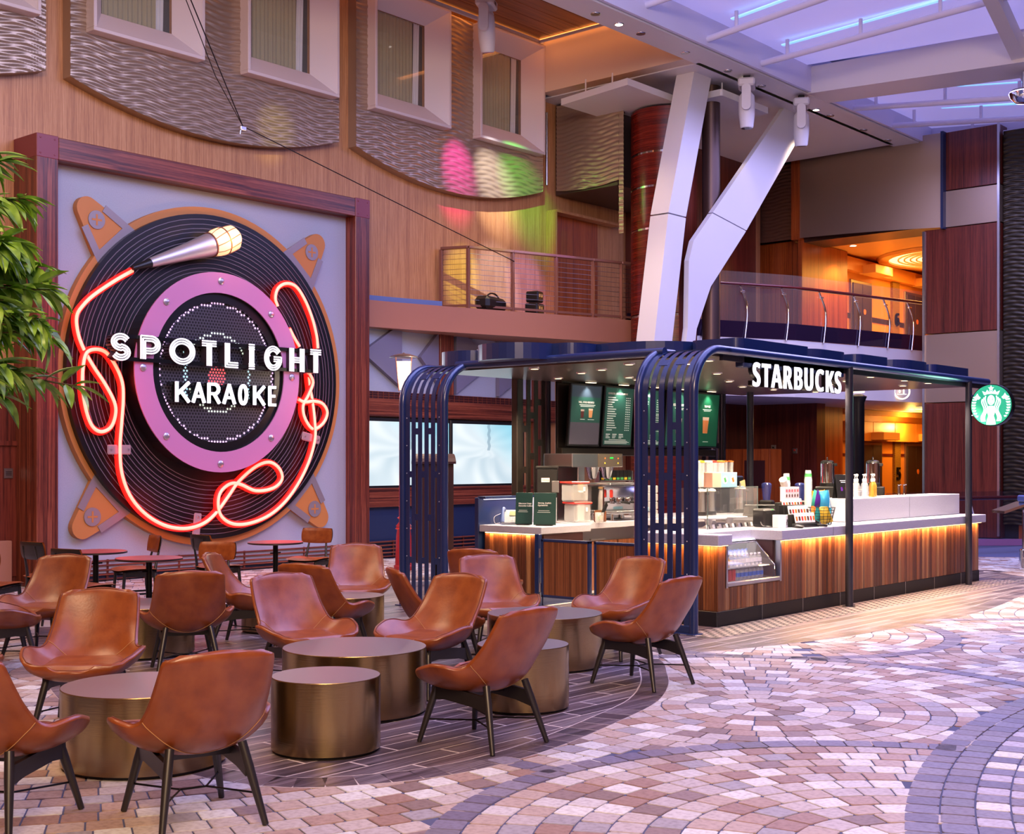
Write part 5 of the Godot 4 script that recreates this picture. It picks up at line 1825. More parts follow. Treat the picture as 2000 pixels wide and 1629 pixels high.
# ---------------------------------------------------------------- the giant record sign
func karaoke_sign() -> void:
	var o := thing("karaoke_sign", "giant record sign reading SPOTLIGHT KARAOKE with red neon cord", "sign", V(11.5, 2.85, -15.83))
	var ox := -11.5
	var oy := -2.85
	var P := func(x: float, y: float, z: float) -> Vector3: return V(x + ox, y + oy, z + 15.83)
	# four ears
	var ears := [[Vector2(9.52, 5.0), Vector2(10.3, 4.75), Vector2(9.72, 4.2)], [Vector2(13.51, 5.02), Vector2(12.75, 4.75), Vector2(13.35, 4.2)], [Vector2(9.45, 0.75), Vector2(9.68, 1.55), Vector2(10.25, 0.98)], [Vector2(13.58, 0.75), Vector2(13.35, 1.55), Vector2(12.8, 1.0)]]
	for e in ears:
		var t: Vector2 = e[0] + Vector2(ox, oy)
		var a: Vector2 = e[1] + Vector2(ox, oy)
		var b: Vector2 = e[2] + Vector2(ox, oy)
		var pts := circle(0.16, 24, t)
		pts.append(a)
		pts.append(b)
		var hull := Geometry2D.convex_hull(pts)
		hull.remove_at(hull.size() - 1)
		var g := G.new()
		g.slab(hull, 0.0, 0.1)
		var er := part("ear_plate", g, M.ochre, o)
		var mid := (a + b) / 2
		for q in [[a, b], [b, a]]:
			var n0: Vector2 = (q[0] - t).normalized()
			var sd := Vector2(-n0.y, n0.x)
			if sd.dot(q[1] - q[0]) > 0: sd = -sd
			var st: Vector2 = t + sd * 0.105 + n0 * 0.22
			var en: Vector2 = q[0] + sd * -0.045
			g = G.new()
			g.slab(stroke([st, en], 0.052), 0.1, 0.112)
			part("side_inlay", g, M.taupe, er)
		g = G.new()
		g.slab(stroke([a.lerp(t, 0.16).lerp(b.lerp(t, 0.16), 0.04), b.lerp(t, 0.16).lerp(a.lerp(t, 0.16), 0.04)], 0.1), 0.1, 0.1125)
		part("base_inlay", g, M.taupe, er)
		var sc := t.lerp(mid, 0.26)
		g = G.new()
		g.slab(circle(0.125, 28, sc), 0.1, 0.115)
		var sw := part("screw_head", g, M.taupe, er)
		g = G.new()
		g.slab(PackedVector2Array([sc + Vector2(-0.075, -0.013), sc + Vector2(-0.013, -0.013), sc + Vector2(-0.013, -0.075), sc + Vector2(0.013, -0.075), sc + Vector2(0.013, -0.013), sc + Vector2(0.075, -0.013), sc + Vector2(0.075, 0.013), sc + Vector2(0.013, 0.013), sc + Vector2(0.013, 0.075), sc + Vector2(-0.013, 0.075), sc + Vector2(-0.013, 0.013), sc + Vector2(-0.075, 0.013)]), 0.115, 0.118)
		part("cross_slot", g, M.ochre, sw)
	var c := Vector2(0.02, 0.0)
	var g := G.new()
	g.slab(circle(2.44, 96, c), 0.0, 0.11)
	part("outer_disc", g, M.ochre, o)
	c = Vector2(-0.02, -0.01)
	g = G.new()
	g.slab(circle(2.33, 96, c), 0.11, 0.2)
	var vy := part("record", g, M.vinyl, o)
	for k in 13:
		g = G.new()
		var r := 1.5 + k * 0.062 + (0.01 if k % 3 == 0 else 0.0)
		g.ring(r, r + 0.009, 0.2, 0.206, 72, Transform3D(Basis(), V(c.x, c.y, 0)))
		part("groove", g, M.groove, vy)
	# loudspeaker in the middle
	c = Vector2(-0.1, 0.04)
	var sp := Transform3D(Basis(), V(c.x, c.y, 0))
	g = G.new()
	g.ring(1.13, 1.41, 0.2, 0.47, 80, sp)
	part("speaker_drum", g, M.vinyl, o)
	g = G.new()
	g.ring(1.13, 1.42, 0.47, 0.49, 80, sp)
	var pr := part("pink_ring", g, M.pink, o)
	for q in [[11.389, 4.188], [10.479, 3.811], [12.287, 3.793], [10.111, 2.89], [12.676, 2.882], [10.479, 1.97], [12.287, 1.971], [11.382, 1.589]]:
		g = G.new()
		g.lathe([Vector2(0.05, 0), Vector2(0.05, 0.012), Vector2(0.03, 0.024), Vector2(0.001, 0.026)], 18, P.call(q[0], q[1], -15.34), Basis(Vector3.RIGHT, PI / 2))
		part("bolt", g, M.bolt, pr)
	# perforated grille with lit rings behind the holes
	var n := 640
	var im := Image.create(n, n, false, Image.FORMAT_RGB8)
	var em := Image.create(n, n, false, Image.FORMAT_RGB8)
	im.fill(H("4a4850"))
	em.fill(Color.BLACK)
	var pitch := 14.0
	var row := 0
	var y := 4.0
	while y < n:
		var x := 4.0 + (pitch / 2 if row % 2 else 0.0)
		while x < n:
			var d := Vector2(x - n / 2.0, y - n / 2.0)
			var r := d.length() / (n / 2.0) * 1.13
			var lit := Color.BLACK
			if absf(r - 0.975) < 0.022: lit = H("f2c8f4")
			elif d.distance_to(Vector2(-4, 18)) / (n / 2.0) * 1.13 < 0.155: lit = H("ff5a60")
			elif absf(absf(d.x) / 283.0 - 0.55) < 0.03 and absf(d.y) < 100: lit = H("a8d8e0")
			elif absf(r - 0.55) < 0.025 and absf(d.y) > 60: lit = H("c8dcc8")
			var hole := lit if lit != Color.BLACK else H("08080a")
			for yy in range(-4, 5):
				for xx in range(-4, 5):
					if xx * xx + yy * yy <= 17:
						var px := int(x) + xx
						var py := int(y) + yy
						if px >= 0 and py >= 0 and px < n and py < n:
							im.set_pixel(px, py, hole)
							if lit != Color.BLACK: em.set_pixel(px, py, lit)
			x += pitch
		y += pitch * 0.866
		row += 1
	g = G.new()
	for k in 64:
		var a := TAU * k / 64
		var b := TAU * (k + 1) / 64
		var i := g.vert(V(c.x, c.y, 0.4), Vector3.BACK, Vector2(0.5, 0.5))
		g.vert(V(c.x + cos(a) * 1.13, c.y + sin(a) * 1.13, 0.4), Vector3.BACK, Vector2(0.5 + cos(a) * 0.5, 0.5 - sin(a) * 0.5))
		g.vert(V(c.x + cos(b) * 1.13, c.y + sin(b) * 1.13, 0.4), Vector3.BACK, Vector2(0.5 + cos(b) * 0.5, 0.5 - sin(b) * 0.5))
		g.ix.append_array(PackedInt32Array([i, i + 2, i + 1]))
	part("speaker_grille", g, mk("speaker_light_grille", H("ffffff"), 0.4, 0.3, {"tex": ImageTexture.create_from_image(im), "emitmap": ImageTexture.create_from_image(em), "power": 1.2}), o)
	g = G.new()
	g.ring(1.0, 1.0 + 0.13, 0.39, 0.44, 64, sp)
	part("grille_rim", g, M.vinyl, o)
	# neon cord
	var na := [[10.056, 4.206], [9.782, 4.046], [9.461, 3.824], [9.304, 3.668], [9.226, 3.521], [9.252, 3.312], [9.33, 3.106], [9.461, 2.879], [9.62, 2.65], [9.755, 2.416], [9.782, 2.25], [9.728, 2.081], [9.594, 2.019], [9.461, 2.087], [9.356, 2.285], [9.291, 2.565], [9.291, 2.846], [9.356, 3.049], [9.514, 3.107], [9.674, 3.069], [9.809, 2.898], [9.891, 2.686], [9.891, 2.445], [9.863, 2.132], [9.85, 1.819], [9.891, 1.482], [10.028, 1.167], [10.252, 0.918], [10.538, 0.749], [10.86, 0.687], [11.161, 0.739], [11.406, 0.884], [11.657, 1.135], [11.849, 1.34], [12.142, 1.548], [12.374, 1.614], [12.543, 1.52], [12.594, 1.359], [12.441, 1.227], [12.142, 1.192], [11.881, 1.288], [11.689, 1.303], [11.5, 1.19], [11.438, 1.011], [11.5, 0.83], [11.721, 0.719], [12.043, 0.72], [12.408, 0.827], [12.713, 1.034], [12.956, 1.328], [13.133, 1.655], [13.24, 1.986], [13.247, 2.261], [13.233, 2.508], [13.186, 2.781], [13.151, 2.972]]
	var nb := [[13.151, 2.972], [13.222, 2.838], [13.133, 2.642], [13.027, 2.474], [13.062, 2.284], [13.222, 2.123], [13.42, 2.21], [13.511, 2.379], [13.42, 2.515], [13.24, 2.55], [13.062, 2.53], [12.939, 2.567]]
	var nc := [[12.536, 3.946], [12.492, 4.062], [12.543, 4.214], [12.696, 4.302], [12.887, 4.276], [13.062, 4.088], [13.204, 3.827], [13.294, 3.558], [13.319, 3.367]]
	var nd := [[12.765, 3.628], [12.852, 3.499], [12.956, 3.371]]
	var li := 0
	for L in [na, nb, nc, nd]:
		var pts := []
		for k in L.size():
			pts.append(P.call(L[k][0], L[k][1], -15.5 + (0.03 * sin(k * 0.9) if L == na else 0.0)))
		var cv := curve(pts, 5)
		var ne := part("neon_tube", tubed(cv, 0.026, 8), M.neon_core, o)
		var bk := PackedVector3Array()
		for q in cv:
			bk.append(q + V(0, 0, -0.035))
		part("neon_halo", tubed(bk, 0.05, 8), M.neon_halo_red, ne)  # red glowing sleeve stands in for the halo round the tube
	for q in [[9.85, 1.783, 0.0], [13.186, 1.985, -0.2], [11.094, 0.716, 1.45]]:
		var cl := part("cord_clip", one(P.call(q[0], q[1], -15.5), V(0.36, 0.13, 0.03), 0.02, Basis(Vector3.BACK, q[2])), M.clip, o)
		for s in [-0.13, 0.13]:
			part("clip_screw", one(P.call(q[0], q[1], -15.48) + Basis(Vector3.BACK, q[2]) * V(s, 0, 0), V(0.03, 0.03, 0.012), 0.004), M.bolt, cl)
	for q in [[9.6, 2.5], [10.6, 0.9], [12.2, 1.1], [13.2, 2.4], [12.9, 4.0], [9.4, 3.7]]:
		omni(V(q[0], q[1], -14.9), H("ff2818"), 0.3, 0.35)
	# microphone
	var ax := Vector3(1.6, 0.6, 0.0).normalized()
	var mb := Basis(Vector3.BACK.cross(ax).normalized() * -1.0, ax, Vector3.BACK)
	mb = Basis(ax.cross(Vector3.BACK), ax, Vector3.BACK)
	var m0: Vector3 = P.call(10.0, 4.225, -15.4)
	g = G.new()
	g.lathe([Vector2(0.001, -0.01), Vector2(0.03, -0.01), Vector2(0.06, 0.26), Vector2(0.065, 0.29)], 20, m0, mb)
	part("mic_boot", g, M.black_plastic, o)
	g = G.new()
	g.lathe([Vector2(0.066, 0.28), Vector2(0.08, 0.45), Vector2(0.12, 0.9), Vector2(0.165, 1.28), Vector2(0.165, 1.33)], 28, m0, mb)
	part("mic_body", g, M.mic_steel, o)
	g = G.new()
	g.lathe([Vector2(0.155, 1.33), Vector2(0.19, 1.42), Vector2(0.2, 1.52), Vector2(0.185, 1.75), Vector2(0.12, 1.82), Vector2(0.001, 1.84)], 28, m0, mb)
	var mh := part("mic_head_light", g, M.mic_glow, o)
	for q in [[1.335, 0.175], [1.56, 0.202]]:
		g = G.new()
		g.lathe([Vector2(q[1] - 0.01, q[0] - 0.012), Vector2(q[1] + 0.004, q[0] - 0.008), Vector2(q[1] + 0.004, q[0] + 0.008), Vector2(q[1] - 0.01, q[0] + 0.012)], 28, m0, mb)
		part("mic_band", g, M.copper_rail, mh)
	for k in 10:
		var a := TAU * k / 10
		var wp := []
		for q in [[1.35, 0.165], [1.45, 0.197], [1.56, 0.202], [1.7, 0.193], [1.76, 0.178]]:
			wp.append(m0 + mb * V(cos(a + q[0]) * q[1], q[0], sin(a + q[0]) * q[1]))
		part("mic_wire", tubed(curve(wp, 2), 0.006, 5), M.copper_rail, mh)
	omni(m0 + o.position + mb * V(0, 1.6, 0) + V(0, 0, 0.35), H("ffb060"), 0.4, 0.1)
	# lettering
	for y2 in [3.29, 2.99]:
		part("letter_rail", one(P.call(11.4, y2, -15.32), V(3.5, 0.05, 0.05)), M.black_metal, o)
	var sl := {
		"S": [[9.575, 9.875]], "P": [[10.02, 10.34]], "O": [[10.476, 10.9]], "T": [[10.99, 11.28], [12.95, 13.21]], "L": [[11.4, 11.667]], "I": [[11.78, 11.97]], "G": [[12.1, 12.434]], "H": [[12.57, 12.86]]}
	for ch in sl:
		for xr in sl[ch]:
			inline_letter(ch, xr[0] + ox, xr[1] + ox, 2.955 + oy, 3.325 + oy, 0.56, o)
	for k in 2:
		part("letter_rail", one(P.call(11.46, 2.7 - k * 0.24, -15.36), V(1.9, 0.03, 0.04)), M.black_metal, o)
	var kx := [[10.598, 10.832, "K"], [10.868, 11.09, "A"], [11.131, 11.345, "R"], [11.388, 11.612, "A"], [11.665, 11.825, "O"], [11.93, 12.141, "K"], [12.207, 12.347, "E"]]
	for q in kx:
		solid_letter(q[2], q[0] + ox, q[1] + ox, 2.435 + oy, 2.735 + oy, 0.52, o)
	area(V(11.4, 3.05, -15.1), V(11.4, 2.0, -10), 3.4, 0.5, H("f0f4ff"), 1.2)

func letter_lines(ch: String) -> Array:
	# centre lines in a unit box, corners first
	var arc := func(cx, cy, rx, ry, a0, a1, nn) -> Array:
		var o := []
		for k in nn + 1:
			var a := deg_to_rad(lerpf(a0, a1, float(k) / nn))
			o.append(Vector2(cx + rx * cos(a), cy + ry * sin(a)))
		return o
	match ch:
		"S": return [arc.call(0.5, 0.73, 0.5, 0.27, 25, 270, 12) + arc.call(0.5, 0.25, 0.5, 0.25, 80, -155, 12)]
		"P": return [[Vector2(0, 0), Vector2(0, 1), Vector2(0.55, 1)] + arc.call(0.55, 0.7, 0.45, 0.3, 80, -90, 9) + [Vector2(0.0, 0.4)]]
		"O": return [arc.call(0.5, 0.5, 0.5, 0.5, 90, 450, 28)]
		"T": return [[Vector2(-0.1, 1), Vector2(1.1, 1)], [Vector2(0.5, 1), Vector2(0.5, -0.12)]]
		"L": return [[Vector2(0, 1.1), Vector2(0, 0), Vector2(1.05, 0)]]
		"I": return [[Vector2(0, 1), Vector2(1, 1)], [Vector2(0.5, 1), Vector2(0.5, 0)], [Vector2(0, 0), Vector2(1, 0)]]
		"G": return [arc.call(0.5, 0.5, 0.5, 0.5, 35, 345, 20) + [Vector2(0.98, 0.46), Vector2(0.55, 0.46)]]
		"H": return [[Vector2(0, -0.12), Vector2(0, 1.12)], [Vector2(1, -0.12), Vector2(1, 1.12)], [Vector2(0, 0.5), Vector2(1, 0.5)]]
		"K": return [[Vector2(0, 0), Vector2(0, 1)], [Vector2(1, 1), Vector2(0.12, 0.42)], [Vector2(0.3, 0.58), Vector2(1, 0)]]
		"A": return [[Vector2(0, 0), Vector2(0.5, 1), Vector2(1, 0)], [Vector2(0.18, 0.3), Vector2(0.82, 0.3)]]
		"R": return [[Vector2(0, 0), Vector2(0, 1), Vector2(0.55, 1)] + arc.call(0.55, 0.74, 0.4, 0.26, 80, -90, 8) + [Vector2(0.05, 0.48)], [Vector2(0.5, 0.48), Vector2(1, 0)]]
		"E": return [[Vector2(1, 1), Vector2(0, 1), Vector2(0, 0), Vector2(1, 0)], [Vector2(0, 0.5), Vector2(0.85, 0.5)]]
	return []

func inline_letter(ch: String, x0: float, x1: float, y0: float, y1: float, z: float, o: Node) -> void:
	var hw := 0.045
	var mp := func(p: Vector2) -> Vector2: return Vector2(lerpf(x0 + hw, x1 - hw, p.x), lerpf(y0 + hw, y1 - hw, p.y))
	var body := G.new()
	var face := G.new()
	for L in letter_lines(ch):
		var l := []
		for p in L:
			l.append(mp.call(p))
		for off in [-0.033, 0.0, 0.033]:
			var s := []
			var outl := stroke(l, absf(off) + 0.0001)
			if off == 0.0: s = l
			else:
				for k in l.size():
					s.append(outl[k] if off > 0 else outl[outl.size() - 1 - k])
			for k in s.size() - 1:
				face.slab(stroke([s[k], s[k + 1]], 0.0095), z, z + 0.012)
		for k in l.size() - 1:
			body.slab(stroke([l[k], l[k + 1]], hw), z - 0.13, z)
	var b := part("letter_body", body, M.letter_side, o)
	part("letter_light", face, M.letter_glow, b)

func solid_letter(ch: String, x0: float, x1: float, y0: float, y1: float, z: float, o: Node) -> void:
	var hw := 0.021
	var g := G.new()
	var d := G.new()
	for L in letter_lines(ch):
		var l := []
		for p in L:
			l.append(Vector2(lerpf(x0 + hw, x1 - hw, p.x), lerpf(y0 + hw, y1 - hw, p.y)))
		for k in l.size() - 1:
			var e: Vector2 = (l[k + 1] - l[k]).normalized() * 0.012
			g.slab(stroke([l[k] - e, l[k + 1] + e], hw), z, z + 0.03)
			d.slab(stroke([l[k] - e, l[k + 1] + e], hw), z - 0.08, z)
	var b := part("letter_body", d, M.black_metal, o)
	part("letter_light", g, M.letter_glow, b)

# ---------------------------------------------------------------- chairs and tables
func lounge_chair(called: String, label: String) -> Node3D:
	var o := thing(called, label, "lounge chair", Vector3.ZERO, 0.0, "tan leather lounge chairs")
	var kz := [[0, -0.40], [0.22, -0.345], [0.42, -0.275], [0.55, -0.205], [0.66, -0.1], [0.8, 0.08], [0.92, 0.25], [1, 0.335]]
	var ky := [[0, 0.80], [0.22, 0.655], [0.42, 0.51], [0.55, 0.405], [0.66, 0.335], [0.8, 0.312], [0.92, 0.33], [1, 0.375]]
	var kw := [[0, 0.24], [0.2, 0.254], [0.4, 0.268], [0.5, 0.282], [0.58, 0.315], [0.66, 0.35], [0.74, 0.36], [0.86, 0.335], [0.95, 0.275], [1, 0.19]]
	var kl := [[0, 0.0], [0.42, 0.01], [0.55, 0.06], [0.66, 0.14], [0.78, 0.16], [0.9, 0.11], [1, 0.03]]
	var kf := [[0, 0.035], [0.3, 0.07], [0.45, 0.1], [0.58, 0.1], [0.7, 0.05], [0.85, 0.0], [1, -0.03]]
	var nu := 25
	var nv := 33
	var mid := PackedVector3Array()
	for j in nv:
		var s := float(j) / (nv - 1)
		var hw := keyed(s, kw)
		# rounded top corners
		if s < 0.1:
			hw -= 0.06 * (1.0 - sqrt(maxf(0.0, 1.0 - pow(1.0 - s / 0.1, 2.0))))
		if s > 0.93:
			hw -= 0.05 * (1.0 - sqrt(maxf(0.0, 1.0 - pow((s - 0.93) / 0.07, 2.0))))
		for i in nu:
			var t := float(i) / (nu - 1) * 2.0 - 1.0
			var tt := t * t
			var e := tt * tt
			mid.append(V(hw * t, keyed(s, ky) + keyed(s, kl) * (0.5 * tt + 0.5 * e) + (-0.012 * tt if s < 0.05 else 0.0), keyed(s, kz) + keyed(s, kf) * tt))
	# offset both ways for thickness
	var nn := PackedVector3Array()
	for j in nv:
		for i in nu:
			var du := mid[j * nu + mini(i + 1, nu - 1)] - mid[j * nu + maxi(i - 1, 0)]
			var dv := mid[mini(j + 1, nv - 1) * nu + i] - mid[maxi(j - 1, 0) * nu + i]
			nn.append(dv.cross(du).normalized())
	var inn := PackedVector3Array()
	var outw := PackedVector3Array()
	for k in mid.size():
		var i := k % nu
		var j := k / nu
		var ed := minf(minf(i, nu - 1 - i), minf(j, nv - 1 - j))
		var th := 0.024 if ed > 1 else 0.021 if ed > 0 else 0.012
		inn.append(mid[k] + nn[k] * th)
		outw.append(mid[k] - nn[k] * th)
	var g := G.new()
	g.grid(inn, nu, nv, false, true)
	g.grid(outw, nu, nv, false, false)
	var rim := []
	for i in nu: rim.append(i)
	for j in range(1, nv): rim.append(j * nu + nu - 1)
	for i in range(nu - 2, -1, -1): rim.append((nv - 1) * nu + i)
	for j in range(nv - 2, 0, -1): rim.append(j * nu)
	var rp := PackedVector3Array()
	for k in rim: rp.append(inn[k])
	rp.append(inn[rim[0]])
	for k in rim:
		rp.append(mid[k] + (mid[k] - mid[clampi(k / nu, 2, nv - 3) * nu + clampi(k % nu, 2, nu - 3)]).normalized() * 0.012)
	rp.append(rp[rim.size() + 1])
	for k in rim: rp.append(outw[k])
	rp.append(outw[rim[0]])
	g.grid(rp, rim.size() + 1, 3, false, false)
	var sh := part("shell", g, M.leather, o)
	var pip := PackedVector3Array()
	for k in rim: pip.append(inn[k] + nn[k] * 0.001)
	var pg := G.new()
	pg.tube(pip, 0.0035, 5, true)
	part("piping", pg, M.leather_edge, sh)
	# seams across the shell
	for sj in [0.53]:
		var l := PackedVector3Array()
		var l2 := PackedVector3Array()
		for i in nu:
			var t := float(i) / (nu - 1) * 2.0 - 1.0
			var s: float = 0.66 - 0.2 * pow(absf(t), 1.4)
			var j := clampf(s * (nv - 1), 0, nv - 2)
			var k := int(j) * nu + i
			var fr := j - int(j)
			l.append(outw[k].lerp(outw[k + nu], fr) - nn[k] * 0.001)
			l2.append(inn[k].lerp(inn[k + nu], fr) + nn[k] * 0.001)
		var sg := G.new()
		sg.tube(l, 0.0022, 4)
		part("seam", sg, M.stitch, sh)
		sg = G.new()
		sg.tube(l2, 0.0018, 4)
		part("seam", sg, M.stitch, sh)
	# cushion
	var cg := G.new()
	var cp := PackedVector3Array()
	for j in 15:
		var v := float(j) / 14.0
		for i in 19:
			var t := float(i) / 18.0 * 2.0 - 1.0
			var z := lerpf(-0.17, 0.285, v)
			var w := 0.245 * (1.0 - 0.3 * pow(absf(v * 2.0 - 1.0), 6.0))
			var base := keyed(lerpf(0.615, 0.955, v), ky) + 0.006
			var dome := 0.085 * pow(maxf(0.0, 1.0 - pow(absf(t), 3.0)), 0.5) * pow(maxf(0.0, 1.0 - pow(absf(v * 2.0 - 1.0), 4.0)), 0.5)
			cp.append(V(w * t, base + dome + 0.03 * t * t, z))
	cg.grid(cp, 19, 15, false, true)
	part("seat_cushion", cg, M.leather, o)
	# legs, rails and wire cross
	var feet := [V(0.235, 0, 0.285), V(-0.235, 0, 0.285), V(0.235, 0, -0.285), V(-0.235, 0, -0.285)]
	var heads := [V(0.165, 0.345, 0.2), V(-0.165, 0.345, 0.2), V(0.165, 0.36, -0.175), V(-0.165, 0.36, -0.175)]
	for k in 4:
		var lg := G.new()
		lg.tube(path([feet[k], feet[k].lerp(heads[k], 0.7), heads[k]]), [0.0145, 0.022, 0.021], 12)
		part("leg", lg, M.black_wood, o)
	for s in [1.0, -1.0]:
		var rg := G.new()
		rg.slab(PackedVector2Array([Vector2(0.225, 0.33), Vector2(0.235, 0.245), Vector2(0.12, 0.255), Vector2(-0.1, 0.235), Vector2(-0.215, 0.21), Vector2(-0.2, 0.3), Vector2(0.0, 0.32)]), -0.012, 0.012, Transform3D(Basis(V(0, 0, 1), V(0, 1, 0), V(-1, 0, 0)), V(s * 0.178, 0, 0)))
		part("side_rail", rg, M.black_wood, o)
	part("cross_rail", one(V(0, 0.3, 0), V(0.34, 0.05, 0.03)), M.black_wood, o)
	for s in [1.0, -1.0]:
		var w := G.new()
		w.tube(path([feet[0].lerp(heads[0], 0.38) * V(s, 1, 1), V(s * 0.06, 0.135, 0), feet[2].lerp(heads[2], 0.38) * V(s, 1, 1)]), 0.005, 6)
		part("wire", w, M.black_metal, o)
	var wb := G.new()
	wb.rod(V(-0.06, 0.135, 0), V(0.06, 0.135, 0), 0.005, -1, 6)
	part("wire", wb, M.black_metal, o)
	return o

func bistro_chair(called: String, label: String) -> Node3D:
	var o := thing(called, label, "chair", Vector3.ZERO, 0.0, "black and tan bistro chairs")
	var pad := func(w: float, h: float, bow: float, th: float, up: float) -> G:
		var g := G.new()
		for s in [1.0, -1.0]:
			var pp := PackedVector3Array()
			for j in 9:
				for i in 13:
					var u := i / 12.0 * 2.0 - 1.0
					var v := j / 8.0 * 2.0 - 1.0
					var r := 1.0 - 0.08 * u * u * v * v
					var f := pow(maxf(0.0, (1.0 - pow(absf(u), 6.0)) * (1.0 - pow(absf(v), 6.0))), 0.4)
					pp.append(V(u * w / 2 * r, v * h / 2 * r, bow * u * u + up * v * v + s * th * f))
			g.grid(pp, 13, 9, false, s < 0)
		return g
	part("seat_pad", pad.call(0.44, 0.42, 0.012, 0.016, -0.012), M.cushion_orange, o, V(0, 0.475, 0), Basis(Vector3.RIGHT, -PI / 2))
	part("seat_board", pad.call(0.43, 0.41, 0.012, 0.01, -0.012), M.black_wood, o, V(0, 0.455, 0), Basis(Vector3.RIGHT, -PI / 2))
	var br := Basis(Vector3.RIGHT, -0.16)
	part("back_pad", pad.call(0.41, 0.185, 0.03, 0.014, 0.0), M.cushion_orange, o, V(0, 0.735, -0.232), br)
	part("back_board", pad.call(0.41, 0.18, 0.03, 0.009, 0.0), M.black_wood, o, V(0, 0.735, -0.25), br)
	for s in [1.0, -1.0]:
		var lg := G.new()
		lg.tube(curve([V(s * 0.19, 0, -0.235), V(s * 0.165, 0.3, -0.18), V(s * 0.13, 0.5, -0.19), V(s * 0.1, 0.78, -0.262)], 4), [0.012, 0.014, 0.016, 0.018, 0.02, 0.02, 0.02, 0.018, 0.016, 0.014, 0.012, 0.011, 0.009], 8)
		part("back_leg", lg, M.black_wood, o)
		lg = G.new()
		lg.rod(V(s * 0.19, 0, 0.19), V(s * 0.17, 0.45, 0.15), 0.012, 0.019, 8)
		part("front_leg", lg, M.black_wood, o)
		lg = G.new()
		lg.bar(V(s * 0.165, 0.42, -0.17), V(s * 0.168, 0.425, 0.15), 0.02, 0.05)
		part("side_rail", lg, M.black_wood, o)
		lg = G.new()
		lg.bar(V(s * 0.17, 0.22, -0.19), V(s * 0.178, 0.22, 0.16), 0.014, 0.022)
		part("stretcher", lg, M.black_wood, o)
	return o

